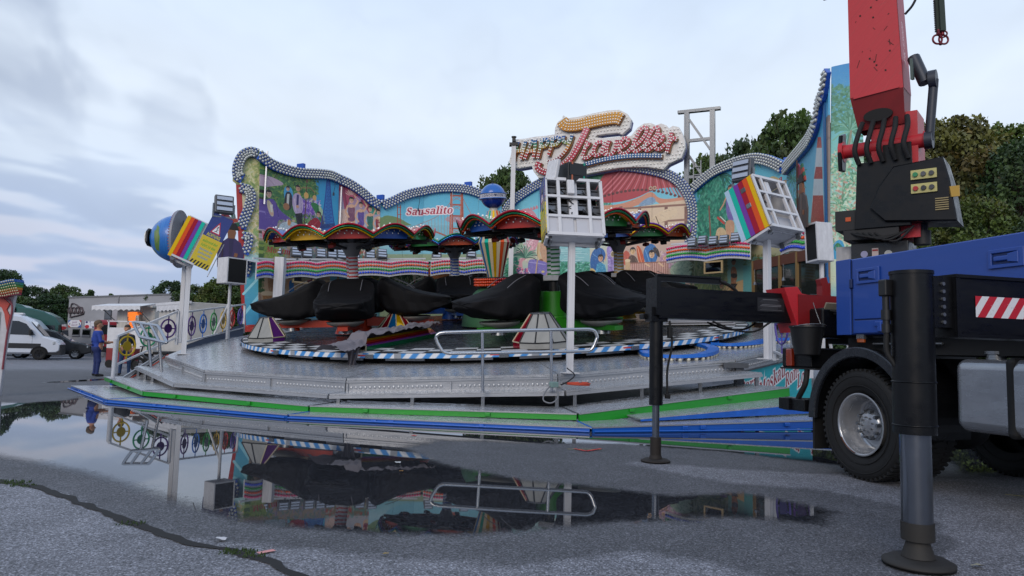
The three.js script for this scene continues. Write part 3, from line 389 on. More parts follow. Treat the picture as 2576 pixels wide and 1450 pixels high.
  face(x, y, r, skin, hair, o = {}) { this.ell(x, y - r * .3, r * .88, r * .95, hair); this.ell(x + (o.turn ?? 0) * r * .2, y + r * .14, r * .72, r * .98, skin); this.ell(x, y - r * .78, r * .72, r * .34, hair); this.ell(x + r * .3, y + r * .3, r * .28, r * .6, 'rgba(110,50,40,.18)'); const e = this.hgt(x, y, r * .12); for (const s of [-1, 1]) { this.ell(x + s * r * .3 + (o.turn ?? 0) * r * .2, y, r * .13, r * .07, '#2a1c18'); this.line([[x + s * r * .15 + (o.turn ?? 0) * r * .2, y - r * .2], [x + s * r * .45 + (o.turn ?? 0) * r * .2, y - r * .22]], '#3a261e', r * .06); } this.line([[x + (o.turn ?? 0) * r * .25, y], [x + r * .08 + (o.turn ?? 0) * r * .25, y + r * .35]], 'rgba(120,70,50,.5)', r * .07); this.ell(x + (o.turn ?? 0) * r * .22, y + r * .6, r * .22, r * .07, o.lip ?? '#9a4a40'); return this; }
  grain(n = 1400) { const c = this.x; for (let i = 0; i < n; i++) { const x = rnd() * this.c.width, y = rnd() * this.c.height, l = rr(4, 22), a = rr(-.5, .5) + (rnd() < .4 ? 1.5 : 0); c.globalAlpha = rr(.03, .1); c.strokeStyle = ['#ffffff', '#1d2b33', '#8fd0e0', '#e8c8a0', '#3a5a3a'][rnd() * 5 | 0]; c.lineWidth = rr(1, 4); c.beginPath(); c.moveTo(x, y); c.lineTo(x + Math.cos(a) * l, y + Math.sin(a) * l); c.stroke(); } c.globalAlpha = 1; return this; }
}
const wall = thing('ride_backdrop', 'tall painted backdrop wall of travel scenes curving behind the ride', 'backdrop', RC.clone());
const trimM = skyBlue;
function raise(P, name, boards, opts = {}) { // boards: how many upright boards; the outline follows the photograph
  const tex = canvasTex(P.c), m = new THREE.MeshPhysicalMaterial({ map: tex, roughness: .45, clearcoat: .15, clearcoatRoughness: .4 });
  const bot = (s) => { const p = P.a.clone().addScaledVector(P.d, s); return deckH(p.x, p.z); };
  const outline = opts.outline ?? [[0, bot(0)], [P.L, bot(P.L)], ...[...P.top].reverse()];
  const turn = Math.atan2(-P.d.z, P.d.x), basis = new THREE.Matrix4().makeBasis(P.d, V(0, 1, 0), P.n).setPosition(P.a.x - RC.x, 0, P.a.z - RC.z);
  const clip = (pts, s, keepRight) => { const out = []; pts.forEach((p, i) => { const q = pts[(i + 1) % pts.length], ip = keepRight ? p[0] >= s : p[0] <= s, iq = keepRight ? q[0] >= s : q[0] <= s; if (ip) out.push(p); if (ip !== iq) { const t = (s - p[0]) / (q[0] - p[0]); out.push([s, lerp(p[1], q[1], t)]); } }); return out; };
  for (let i = 0; i < boards; i++) {
    let pts = outline; if (i) pts = clip(pts, P.L * i / boards + .005, true); if (i < boards - 1) pts = clip(pts, P.L * (i + 1) / boards - .005, false);
    const g = ext(pts, .05, 0), pos = g.attributes.position, uv = g.attributes.uv; for (let k = 0; k < pos.count; k++) uv.setXY(k, pos.getX(k) / P.L, (pos.getY(k) - P.h0) / (P.h1 - P.h0));
    part(name, g.translate(0, 0, -.05).applyMatrix4(basis), m, wall);
  }
  return basis;
}
const bulbG = new THREE.SphereGeometry(.052, 8, 6), bulbMats = [];
function trim(P, basis, path, width, rows, opts = {}) { // path in metres on the panel; the band hangs on its right-hand side going along
  const crv = new THREE.CatmullRomCurve3(path.map(([s, h]) => V(s, h, 0)), false, 'centripetal'), len = crv.getLength(), n = Math.max(8, len / .12 | 0), up = [], dn = [];
  const pts = crv.getSpacedPoints(n);
  pts.forEach((p, i) => { const a = pts[Math.max(0, i - 1)], b = pts[Math.min(n, i + 1)], t = b.clone().sub(a).normalize(), nx = opts.flip ? -t.y : t.y, ny = opts.flip ? t.x : -t.x; up.push([p.x, p.y]); dn.push([p.x + nx * width, p.y + ny * width]); });
  part('trim_band', ext(opts.flip ? [...up, ...dn.reverse()] : [...up, ...dn.reverse()].reverse(), .1, 0).translate(0, 0, .01).applyMatrix4(basis), trimM, wall); if (opts.flip !== undefined) dn.reverse(); else dn.reverse();
  const m2 = Math.max(4, len / .135 | 0), q = crv.getSpacedPoints(m2);
  q.forEach((p, i) => { if (i === m2) return; const a = q[i], b = q[i + 1], t = b.clone().sub(a).normalize(), nx = opts.flip ? -t.y : t.y, ny = opts.flip ? t.x : -t.x; for (let r = 0; r < rows; r++) { const o = (r + .5) / rows * width, j = (r % 2) * .5; bulbMats.push(at(lerp(a.x, b.x, j) + nx * o, lerp(a.y, b.y, j) + ny * o, .14).premultiply(basis)); } });
}
const G1 = ['#2f5f35', '#3f7a45', '#56873f', '#7d8f3a', '#1d4a33', '#88a85a'], G2 = ['#1f6a58', '#2f8a6c', '#3f9a7c', '#186048', '#5fb090'];
{ // A: narrow end board with the scrolled top
  const tops = [[584, 455], [583, 430], [590, 400], [605, 380], [630, 371], [648, 376], [655, 384]], P = new Panel(0, tops, { res: 1024 });
  P.sky([[0, '#b8b884'], [.25, '#c8c69a'], [.5, '#d8c8b0'], [.7, '#58b4cc'], [1, '#2f86b4']]).leaves(585, 380, 655, 480, ['#8a9a52', '#a8a860', '#6a8448', '#c8c088'], 260, 6).leaves(612, 520, 655, 640, ['#a8a45a', '#c8b878', '#7a9a5a'], 160, 6);
  P.poly([[594, 455], [603, 455], [608, 640], [612, 840], [598, 840]], '#b0342c').line([[600, 470], [608, 640], [606, 740], [612, 835]], '#a82a28', 14, true).blob([[600, 820], [660, 815], [660, 850], [600, 850]], '#a82a24').line([[618, 700], [640, 690]], '#8fd4e4', 8).line([[612, 740], [650, 700]], '#9adcea', 6).line([[615, 790], [655, 740]], '#8ccfe2', 7).grain(700);
  const L = P.L, outline = [P.sh(611, 836), [L, deckH(P.b.x, P.b.z)], P.sh(655, 384), P.sh(648, 376), P.sh(630, 371), P.sh(605, 380), P.sh(590, 400), P.sh(583, 430), P.sh(584, 455), P.sh(593, 462), P.sh(597, 560), P.sh(603, 700)].map(([s, h]) => [clamp(s, -.3, L), h]);
  const b = raise(P, 'mural_board', 1, { outline });
  const tp = [[650, 376], [630, 371], [605, 380], [590, 400], [583, 430], [588, 452], [604, 462]].map(([x, y]) => P.sh(x, y)); trim(P, b, tp, .38, 4, { flip: true });
  trim(P, b, [[606, 462], [632, 470], [643, 492], [640, 520], [628, 552], [618, 580]].map(([x, y]) => P.sh(x, y)), .36, 4); trim(P, b, [[612, 584], [634, 590], [634, 618], [624, 644]].map(([x, y]) => P.sh(x, y)), .3, 3); trim(P, b, [[616, 652], [630, 655], [632, 680], [624, 698]].map(([x, y]) => P.sh(x, y)), .22, 2);
}
{ // B1: the park cafe with the iron tower
  const tops = [[655, 380], [680, 400], [710, 413], [750, 423], [800, 426], [830, 430], [853, 440]], P = new Panel(1, tops, { res: 1280 });
  P.sky([[0, '#2f93c4'], [.35, '#3fa3cc'], [.52, '#8fbfc8'], [.58, '#b8a888'], [.75, '#a89070'], [1, '#3f84a8']]);
  P.blob([[640, 380], [720, 410], [790, 440], [800, 500], [770, 560], [700, 590], [640, 600]], '#3d6f42').leaves(648, 390, 790, 520, G1, 1500, 4).leaves(740, 440, 800, 490, G1, 300, 4).line([[668, 430], [676, 470], [664, 520]], '#3a3a2a', 2).line([[700, 430], [672, 480]], '#3a3a2a', 2).blob([[712, 468], [735, 470], [740, 510], [716, 512]], '#3f9ac8');
  P.blob([[640, 545], [700, 540], [760, 560], [760, 620], [640, 620]], '#9a8c96').leaves(640, 550, 680, 600, ['#b8a8a8', '#8a7a88', '#c8b8b8'], 160, 5);
  // parasols, trees in bloom, hedge
  P.blob([[640, 470], [648, 448], [668, 440], [700, 452], [718, 466], [690, 468], [660, 472], [640, 482]], '#b9a2b4').line([[660, 442], [650, 470]], '#8a7488', 1).line([[668, 442], [690, 466]], '#8a7488', 1).line([[664, 442], [668, 470]], '#8a7488', 1);
  P.blob([[745, 520], [765, 500], [790, 512], [800, 540], [770, 560], [742, 545]], '#6f4aa8').leaves(742, 500, 805, 550, ['#6a48b0', '#8a6ac0', '#b89ac8', '#d8c8d8'], 260, 4).blob([[730, 545], [770, 548], [800, 560], [800, 590], [730, 580]], '#7aa06a').leaves(700, 540, 800, 600, G1, 400, 3.5);
  P.blob([[778, 508], [800, 512], [815, 540], [818, 572], [806, 560], [790, 530]], '#2f7a44').blob([[800, 512], [814, 530], [820, 570], [812, 568], [804, 540]], '#a8c8a0');
  // lamp post
  P.line([[771, 466], [769, 520], [762, 590]], '#5a3a34', 3).line([[752, 482], [760, 470], [771, 474], [782, 472], [792, 486]], '#8a6a4a', 2.5, true).ell(772, 456, 3, 5, '#7a5a48').ell(751, 490, 5, 7, '#c8a068').ell(770, 492, 6, 8, '#d8a860').ell(791, 498, 5, 7, '#d0a468');
  // seated gentleman, waiters, lady
  P.blob([[655, 520], [668, 500], [690, 500], [702, 530], [735, 552], [730, 560], [700, 548], [695, 580], [660, 580], [648, 560]], '#5f4a96').blob([[672, 500], [684, 512], [690, 545], [680, 545], [670, 515]], '#c8b89a').poly([[678, 515], [686, 515], [684, 545]], '#d8d4cc').face(676, 488, 9, '#c8a490', '#1d1a1c').line([[660, 575], [665, 590]], '#5a4a38', 3).ell(683, 538, 5, 4, '#c8a490');
  P.blob([[716, 488], [726, 480], [736, 492], [734, 530], [714, 528]], '#1f2030').poly([[722, 488], [728, 488], [726, 520], [720, 520]], '#c0c4c0').face(724, 475, 5.5, '#c8a490', '#1a1a1c').ell(720, 520, 8, 9, '#9a6a4a');
  P.blob([[736, 492], [745, 484], [760, 494], [764, 525], [754, 545], [742, 540], [734, 515]], '#b8a4c4').poly([[746, 490], [752, 490], [750, 525], [745, 520]], '#3a2f6a').poly([[742, 538], [760, 536], [762, 580], [752, 586], [746, 560]], '#181a24').face(749, 474, 7, '#c89a80', '#1d1a1c').ell(748, 520, 4, 4, '#c89a80');
  P.blob([[765, 580], [775, 558], [795, 545], [808, 560], [812, 590], [790, 600], [764, 598]], '#9a2434').face(802, 540, 6.5, '#d0a890', '#3a2a22', { turn: -1 }).blob([[806, 536], [814, 550], [816, 580], [808, 575]], '#6a4a38');
  P.blob([[700, 566], [720, 556], [752, 562], [758, 590], [700, 596]], '#b4c4cc').blob([[702, 574], [756, 572], [752, 610], [706, 610]], '#a8bcc8').ell(727, 560, 5, 8, '#c88a58').line([[722, 552], [722, 562]], '#dde6ea', 2);
  P.line([[660, 512], [668, 540]], '#8a78b8', 1.6).line([[694, 510], [700, 545]], '#3f2f70', 1.6).line([[740, 500], [744, 530]], '#dcd0e0', 1.4).line([[756, 498], [758, 530]], '#8a78a0', 1.4).ell(738, 556, 4, 3, '#c8a490').line([[706, 590], [708, 606]], '#8a9aa4', 1).line([[740, 588], [744, 606]], '#dde6ea', 1.4).line([[780, 575], [800, 556]], '#c04a58', 1.6).ell(770, 588, 5, 3, '#d0a890');
  // iron tower
  P.poly([[823, 428], [829, 428], [833, 500], [846, 600], [800, 600], [818, 510]], 'rgba(40,70,160,.45)'); P.line([[824, 430], [818, 515], [800, 600]], '#2a4a9a', 3, true).line([[828, 430], [832, 510], [846, 600]], '#2a4a9a', 3, true); for (let i = 0; i < 18; i++) { const y = 440 + i * 9, t = (y - 430) / 170, l = lerp(824, 806, t * t), r = lerp(829, 842, t * t); P.line([[l, y], [r, y + 8]], '#30509e', 1).line([[r, y], [l, y + 8]], '#30509e', 1).line([[l, y], [r, y]], '#2a4a9a', 1); } P.poly([[808, 565], [842, 562], [842, 572], [806, 576]], '#24407e');
  // lower row: street scene under the counter roof
  P.poly([[640, 600], [860, 600], [860, 770], [640, 770]], '#a58f78').leaves(640, 610, 720, 650, ['#7d8f3a', '#8aa04a', '#55743a'], 700, 4).blob([[640, 640], [655, 600], [662, 700], [650, 750], [636, 740]], '#2a4a2e').leaves(636, 610, 664, 740, ['#24442a', '#3a5a34'], 260, 4).leaves(700, 600, 860, 655, ['#6a8a7a', '#8a8a90', '#4a7a78', '#9a8aa0'], 300, 5);
  P.text('Montmartre', 668, 634, 20, '#a02a34', -.02);
  P.poly([[830, 670], [860, 670], [860, 760], [830, 750]], '#5a9ab0').poly([[730, 700], [830, 705], [830, 770], [730, 760]], '#b09878');
  P.blob([[672, 700], [680, 690], [706, 690], [716, 700], [708, 740], [676, 740]], '#8a6a50').face(694, 682, 8, '#a87860', '#3a2a22').poly([[690, 694], [700, 694], [698, 738], [690, 738]], '#b8ac9c').line([[714, 705], [716, 725], [706, 738]], '#7a5c44', 6);
  P.blob([[726, 706], [738, 704], [740, 735], [744, 770], [720, 772], [728, 735]], '#2468a8').face(734, 690, 7, '#b88a70', '#a04a34').line([[727, 706], [722, 720]], '#b88a70', 4).blob([[792, 706], [802, 700], [812, 710], [812, 740], [792, 742]], '#3f6a58').face(801, 692, 6.5, '#a8806a', '#2a201c').poly([[794, 740], [810, 740], [808, 775], [796, 775]], '#5a4636');
  P.ell(676, 740, 20, 7, '#b8a890').poly([[660, 744], [694, 744], [690, 772], [664, 772]], '#8a6440').blob([[640, 740], [654, 730], [660, 765], [642, 768]], '#8a7468').poly([[640, 760], [860, 750], [860, 800], [640, 800]], '#3a7ea8').grain(2200);
  const b = raise(P, 'mural_board', 3); trim(P, b, P.top, .4, 4);
}
{ // B2: the stage dancers
  const tops = [[853, 440], [880, 452], [915, 475], [940, 497], [957, 507]], P = new Panel(2, tops, { res: 900 });
  P.sky([[0, '#9a3a58'], [.3, '#a8b8cc'], [.5, '#c8a898'], [.62, '#7a5a58'], [1, '#4a6a6a']]);
  P.poly([[853, 440], [930, 480], [930, 540], [905, 500], [880, 500], [868, 540], [860, 480]], '#a03a58').line([[862, 450], [872, 520]], '#7a2844', 4).line([[880, 455], [886, 500]], '#c05a74', 4).line([[905, 470], [910, 510]], '#7a2844', 4).poly([[928, 490], [960, 508], [950, 540], [930, 540]], '#2f8a78');
  const girl = (x, y, s, plume, suit, hair) => { for (let i = 0; i < 9; i++) { const a = -2.5 + i * .24; P.blob([[x, y - 4], [x + Math.cos(a) * 17 * s - 2, y + Math.sin(a) * 22 * s], [x + Math.cos(a) * 19 * s + 2, y + Math.sin(a) * 24 * s]], plume[i % 2]); } P.blob([[x - 9 * s, y + 14], [x + 9 * s, y + 14], [x + 8 * s, y + 40], [x + 10 * s, y + 66], [x - 12 * s, y + 66], [x - 7 * s, y + 40]], '#d8a888').blob([[x - 9 * s, y + 20], [x, y + 24], [x + 9 * s, y + 20], [x + 7 * s, y + 40], [x + 9 * s, y + 58], [x - 9 * s, y + 58], [x - 7 * s, y + 40]], suit); P.line([[x - 9 * s, y + 18], [x - 14 * s, y + 34], [x - 6 * s, y + 46]], '#d8a888', 4 * s).line([[x + 9 * s, y + 18], [x + 15 * s, y + 6], [x + 8 * s, y - 6]], '#d8a888', 4 * s).face(x, y + 4, 6.5 * s, '#dcae92', hair, { lip: '#8a2430' }); };
  P.blob([[853, 545], [862, 520], [880, 540], [880, 600], [853, 600]], '#d8b4a4'); girl(884, 500, 1.1, ['#d8bcae', '#c8a498'], '#7a4a64', '#1f1a1c'); girl(908, 512, 1, ['#8a6ab0', '#b8a0cc'], '#5f4a96', '#24202a'); girl(931, 522, .95, ['#3f8a78', '#2f7a68'], '#2a6a5c', '#201a1c'); girl(952, 530, .9, ['#dcd2b8', '#c8b898'], '#8a2a38', '#2a2220'); P.blob([[950, 560], [975, 550], [990, 580], [960, 600]], '#d4c4a0').leaves(955, 545, 990, 600, ['#e0d4b4', '#c8b48a'], 80, 6);
  P.poly([[850, 605], [970, 605], [970, 790], [850, 790]], '#7f6a48').leaves(850, 600, 965, 660, ['#4a8a80', '#8aa09a', '#a8a8a0', '#c03a3a'], 200, 5).text('O', 915, 645, 20, '#b02a30', 0, 'bold', 'sans-serif', '#d8d0c8');
  P.poly([[890, 670], [970, 665], [970, 730], [890, 735]], '#a88a3a').poly([[853, 690], [890, 690], [890, 760], [853, 760]], '#4a90a4').leaves(920, 680, 965, 740, ['#2a4a2a', '#3a5a34', '#50683a'], 200, 4);
  P.blob([[900, 700], [912, 690], [925, 700], [930, 750], [895, 755]], '#2f4a34').face(912, 686, 7, '#a8785c', '#2a1f1a').blob([[886, 696], [898, 688], [902, 720], [888, 725]], '#b87a54').face(893, 684, 6, '#b8845c', '#a8803a').face(926, 684, 6, '#b8845c', '#a0743a').poly([[850, 760], [970, 755], [970, 820], [850, 820]], '#5a8a98').grain(1200);
  const b = raise(P, 'mural_board', 2); trim(P, b, P.top, .4, 4);
}
const bridge = (P) => {
  P.sky([[0, '#46a8cc'], [.25, '#6ab8d0'], [.42, '#a8ccd4'], [.5, '#7ab0b8'], [.62, '#5a8a88'], [1, '#3f6a70']]);
  P.blob([[955, 540], [1000, 545], [1030, 565], [1080, 585], [1080, 600], [955, 600]], '#6f8a5a').blob([[1180, 560], [1230, 548], [1280, 555], [1280, 590], [1180, 585]], '#b8a478').blob([[1120, 545], [1160, 540], [1180, 560], [1120, 560]], '#a898a4').blob([[990, 570], [1060, 565], [1240, 572], [1240, 640], [1000, 640]], '#78b4c4');
  P.line([[1000, 592], [1040, 572], [1080, 578], [1120, 592], [1150, 610]], '#a0584a', 4, true).line([[1000, 585], [1070, 560], [1110, 540], [1140, 500]], '#a86a5c', 1.2, true).line([[1165, 500], [1185, 540], [1215, 590]], '#a86a5c', 1.2, true); for (let i = 0; i < 14; i++) { const x = 1030 + i * 8; P.line([[x, 580 - i * 4.6 + (i < 5 ? i * 2 : 6)], [x, 577 + i * 1.3]], '#a87a6c', .8); }
  for (const [x0, x1, y0, y1] of [[1131, 1139, 482, 618], [1157, 1166, 485, 618]]) P.poly([[x0 + 2, y0], [x1 - 1, y0], [x1 + 2, y1], [x0 - 2, y1]], '#a4503f').line([[x0 + 3, y0], [x0 + 1, y1]], '#c88a78', 1.5); for (const y of [492, 515, 543, 575]) P.line([[1134, y], [1162, y + 1]], '#a4503f', 4).line([[1137, y + 2], [1160, y + 14]], '#b06858', 1).line([[1160, y + 2], [1137, y + 14]], '#b06858', 1);
  for (const [x0, x1] of [[1000, 1003], [1007, 1010]]) P.line([[x0, 517], [x0, 575]], '#a4503f', 2.5); for (const y of [522, 540, 556]) P.line([[1000, y], [1009, y]], '#a4503f', 1.8);
  P.text('Sausalito', 1021, 541, 25, '#a81c34', -.09, 'italic bold', 'serif', '#e8d8dc');
  P.poly([[1052, 588], [1064, 588], [1058, 580]], '#dfe6ea').line([[1050, 590], [1066, 590]], '#3a4a5a', 2).poly([[1128, 600], [1142, 600], [1134, 590]], '#dfe6ea').line([[1126, 602], [1144, 603]], '#3a4a5a', 2).leaves(1240, 560, 1290, 640, G2, 200, 4);
};
{ // C1, C2: the bay bridge, and below it the palm bar and the cable car
  const t1 = [[957, 507], [985, 495], [1010, 483], [1040, 474], [1065, 470]], t2 = [[1065, 470], [1100, 464], [1140, 463], [1180, 468], [1215, 480], [1245, 497], [1262, 512]];
  for (const [i, tops, boards] of [[3, t1, 2], [4, t2, 3]]) {
    const P = new Panel(i, tops, { res: 1024 }); bridge(P);
    P.poly([[955, 640], [1290, 640], [1290, 800], [955, 800]], '#8a9a7a').poly([[955, 650], [1070, 655], [1070, 690], [955, 690]], '#b08a34').poly([[955, 690], [1070, 690], [1070, 770], [955, 770]], '#a4a684').leaves(960, 670, 1050, 720, ['#2a4a28', '#3a5c34', '#4a6a3a'], 200, 4).frond(1025, 690, 34, ['#2f5230', '#3f6238', '#24402a'], 22).line([[1030, 700], [1022, 750]], '#5a4a34', 3).line([[1043, 705], [1043, 745]], '#8a3a38', 3).poly([[1038, 690], [1048, 690], [1046, 704], [1040, 704]], '#c8bca0');
    P.poly([[1066, 668], [1290, 668], [1290, 790], [1066, 790]], '#8a5a44').text('Castro', 1074, 690, 24, '#b02430', -.08, 'italic bold', 'serif', '#d8b8a0').poly([[1085, 694], [1135, 688], [1135, 760], [1090, 770]], '#a8683c'); for (const x of [1094, 1107, 1120]) P.poly([[x, 702], [x + 10, 701], [x + 10, 722], [x, 724]], '#3a5a58'); P.blob([[1072, 712], [1082, 706], [1086, 750], [1076, 755]], '#3a4a58').poly([[1140, 680], [1250, 672], [1250, 770], [1140, 770]], '#7a3a30'); for (let k = 0; k < 5; k++) P.line([[1146 + k * 20, 700], [1146 + k * 20, 685], [1152 + k * 20, 680], [1158 + k * 20, 685], [1158 + k * 20, 700]], '#b08a74', 1.5); P.leaves(1230, 600, 1290, 720, G2, 260, 4).blob([[1180, 720], [1196, 710], [1200, 750], [1180, 760]], '#8a7aa0').face(1187, 706, 6, '#c0987c', '#2a201c'); P.grain(1500);
    const b = raise(P, 'mural_board', boards); trim(P, b, P.top, .4, 4);
  }
}
{ // D: the arch with the pagoda
  const tops = [[1262, 545], [1268, 522], [1285, 500], [1310, 480], [1345, 458], [1390, 436], [1440, 420], [1510, 408], [1580, 408], [1640, 416], [1690, 430], [1722, 452], [1745, 485], [1757, 525], [1757, 560]], P = new Panel(5, tops, { res: 1536 });
  P.sky([[0, '#2f8ab0'], [.3, '#7ac4d4'], [.5, '#b4d4d0'], [.6, '#cfc4ac'], [.75, '#8ac0c4'], [1, '#7a9a8a']]);
  P.blob([[1400, 430], [1520, 430], [1540, 470], [1500, 520], [1440, 540], [1400, 500]], '#2a6a4a').leaves(1440, 430, 1540, 530, ['#1f5a40', '#2f7a54', '#6a9a74'], 300, 5);
  // dragon, palm, traveller with his case
  P.line([[1292, 585], [1300, 556], [1316, 536], [1334, 538], [1345, 560]], '#c88a98', 24, true).line([[1293, 585], [1302, 562], [1318, 546], [1332, 548]], '#dcb0b8', 10, true); for (let i = 0; i < 9; i++) P.blob([[1290 + i * 7, 548 - i * 2.5], [1293 + i * 7, 530 - i * 2], [1300 + i * 7, 544 - i * 2.5]], '#c0808c'); P.ell(1334, 574, 16, 18, '#8ac8d4').line([[1345, 600], [1338, 625], [1316, 640], [1300, 656], [1304, 680]], '#d49aa6', 26, true).line([[1340, 604], [1332, 622], [1312, 636]], '#e4bcc2', 9, true).leaves(1296, 596, 1348, 660, ['#c08a94', '#e8c8cc', '#b87a88'], 260, 2.6).blob([[1284, 606], [1306, 604], [1322, 618], [1300, 634], [1284, 640]], '#a8c0a4').line([[1288, 612], [1314, 622]], '#7a9a84', 1.6).blob([[1286, 640], [1306, 636], [1312, 652], [1288, 660]], '#9ab49a');
  P.frond(1322, 650, 32, ['#4a7a68', '#6a9a84', '#2f5c50', '#86ae94'], 30, 3.6, 2.9).leaves(1272, 650, 1304, 700, G2, 260, 4).frond(1292, 690, 26, ['#2f7a5c', '#4f9a74', '#1f5a44'], 20, 3.4, 2.9).leaves(1300, 676, 1344, 704, ['#c03a6a', '#e07a94', '#e8a8b8', '#3a3a7a', '#6a4a90', '#d8d0d8'], 280, 3.4);
  P.blob([[1352, 612], [1372, 606], [1392, 612], [1394, 660], [1390, 704], [1372, 706], [1366, 660]], '#c49a7c').line([[1356, 614], [1352, 636], [1360, 654]], '#d0b48a', 8, true).line([[1354, 618], [1352, 640]], '#a8845c', 1.2).line([[1376, 640], [1374, 700]], '#a87a60', 1.6).blob([[1372, 616], [1386, 616], [1386, 630], [1374, 632]], '#b07a58').ell(1361, 656, 5, 4, '#8a5a44').blob([[1376, 696], [1386, 690], [1390, 706], [1378, 708]], '#b83a54');
  P.blob([[1328, 656], [1340, 652], [1378, 660], [1380, 672], [1372, 698], [1360, 700], [1328, 688]], '#7a70b8').line([[1332, 660], [1372, 666]], '#a8a0d4', 2).line([[1352, 655], [1347, 694]], '#c8a878', 3).ell(1366, 684, 4, 3, '#d0bc84');
  // pagoda roofs
  P.blob([[1520, 430], [1600, 405], [1720, 430], [1745, 470], [1738, 478], [1690, 470], [1640, 478], [1600, 500], [1540, 512], [1500, 508], [1470, 500], [1500, 480]], '#a83a44'); for (let i = 0; i < 26; i++) { const t = i / 25, xb = lerp(1480, 1740, t), yb = 505 - Math.sin(t * 3) * 28 + (t > .6 ? (t - .6) * 10 : 0), xt = lerp(1560, 1690, t); P.line([[xt, 425], [lerp(xt, xb, .5), lerp(425, yb, .55)], [xb, yb]], i % 2 ? '#c4707a' : '#86242f', 2.6, true).ell(xb, yb + 1, 4, 3.4, '#5a2a2c'); }
  P.blob([[1468, 512], [1540, 520], [1610, 498], [1640, 478], [1660, 505], [1740, 492], [1745, 505], [1670, 520], [1640, 500], [1600, 520], [1530, 535], [1470, 528]], '#c88a70').blob([[1640, 490], [1655, 510], [1620, 520], [1600, 518]], '#7a9ab8').ell(1637, 474, 5, 5, '#b8a48a').ell(1647, 473, 5, 5, '#b8a48a').ell(1637, 474, 2.5, 2.5, '#8a3a40').ell(1647, 473, 2.5, 2.5, '#8a3a40').ell(1482, 498, 5, 4, '#8a2a30');
  // house: walls, beams
  P.poly([[1555, 528], [1745, 500], [1752, 640], [1555, 640]], '#d4bca0'); for (const x of [1558, 1605, 1672, 1722]) P.poly([[x, 520], [x + 8, 519], [x + 8, 640], [x, 640]], '#7a544a'); for (const y of [524, 562, 596]) P.line([[1556, y + 2], [1746, y - 10]], '#8a6456', 5); P.blob([[1475, 535], [1555, 530], [1555, 600], [1475, 600]], '#9ab09a').leaves(1475, 532, 1555, 600, ['#8aa88a', '#b4c4ac', '#6a9278', '#c8ccb4'], 500, 4);
  P.blob([[1620, 565], [1660, 530], [1706, 520], [1704, 545], [1660, 562]], '#d8c0a0').line([[1650, 545], [1672, 600]], '#5a4438', 2).blob([[1600, 572], [1622, 556], [1650, 572], [1650, 580], [1602, 582]], '#5a4640').face(1625, 588, 11, '#d8b090', '#3a2c28').blob([[1640, 600], [1672, 590], [1690, 620], [1650, 640], [1630, 625]], '#c06a4c').face(1680, 592, 9, '#dcb898', '#a83a3a').face(1697, 596, 9, '#e0c098', '#4a4a54').blob([[1678, 612], [1712, 608], [1720, 640], [1676, 640]], '#a89ac0').leaves(1730, 560, 1756, 640, ['#8ab49a', '#5f9a84'], 80, 4);
  // river and the people below
  P.poly([[1395, 620], [1484, 610], [1484, 690], [1395, 690]], '#8ac0c4'); for (let i = 0; i < 30; i++) P.line([[rr(1398, 1440), 624 + i * 1.9], [rr(1445, 1482), 624 + i * 1.9 + rr(-1, 1)]], i % 3 ? 'rgba(230,245,240,.5)' : 'rgba(60,130,150,.4)', 1.1); P.leaves(1395, 660, 1484, 704, G2, 420, 4.4).frond(1412, 690, 20, G2, 14, 3.2, 3.1).frond(1470, 692, 18, G2, 12, 3.2, 3.1).ell(1440, 686, 7, 5, '#c8ccc8').line([[1402, 612], [1406, 640]], '#3a3a44', 2).blob([[1400, 626], [1412, 624], [1408, 652]], '#5a6470');
  P.blob([[1486, 640], [1500, 622], [1520, 626], [1526, 650], [1508, 664], [1492, 692], [1484, 672]], '#2a62a4').line([[1492, 640], [1506, 650]], '#6a9ad0', 1.6).line([[1512, 630], [1518, 660]], '#1a3a74', 2).blob([[1484, 672], [1500, 680], [1496, 704], [1482, 704]], '#d0b878').line([[1486, 690], [1494, 684], [1490, 698]], '#a03a5a', 1.6, true);
  P.blob([[1500, 664], [1512, 660], [1524, 668], [1526, 704], [1498, 704]], '#3f94bc').leaves(1500, 666, 1524, 702, ['#5ab0d0', '#2f7aa4', '#8acce0'], 70, 2).face(1511, 650, 8, '#d0a68a', '#22202a').blob([[1524, 618], [1544, 624], [1556, 650], [1552, 704], [1528, 704], [1530, 660]], '#9a86c4').leaves(1528, 626, 1554, 700, ['#b8a8dc', '#7a66a8', '#d0c4e8'], 120, 2.4).ell(1541, 640, 5, 8, '#d8ccb4').ell(1541, 640, 3.4, 6, '#8a7a5a').line([[1526, 640], [1522, 656]], '#d4ac8c', 3.4).blob([[1544, 660], [1556, 656], [1556, 684]], '#1f6a54');
  P.poly([[1560, 612], [1758, 606], [1758, 760], [1560, 760]], '#c4a898').blob([[1566, 640], [1576, 628], [1586, 640], [1584, 668], [1566, 668]], '#c05a48').blob([[1580, 648], [1590, 640], [1604, 650], [1606, 672], [1580, 672]], '#5a443c').face(1592, 632, 8, '#e0bc8c', '#2a2428').blob([[1600, 616], [1612, 622], [1624, 660], [1612, 672], [1604, 650]], '#c85a34').line([[1604, 622], [1614, 660]], '#e8a888', 1.6).blob([[1616, 640], [1626, 616], [1644, 612], [1658, 634], [1650, 664], [1628, 672]], '#2f70b0').line([[1624, 630], [1634, 660]], '#6aa4d8', 2).line([[1648, 622], [1652, 650]], '#1c4a80', 2).face(1640, 640, 9, '#e0bc98', '#2a2226').blob([[1640, 622], [1656, 624], [1662, 650], [1652, 644]], '#2a2226');
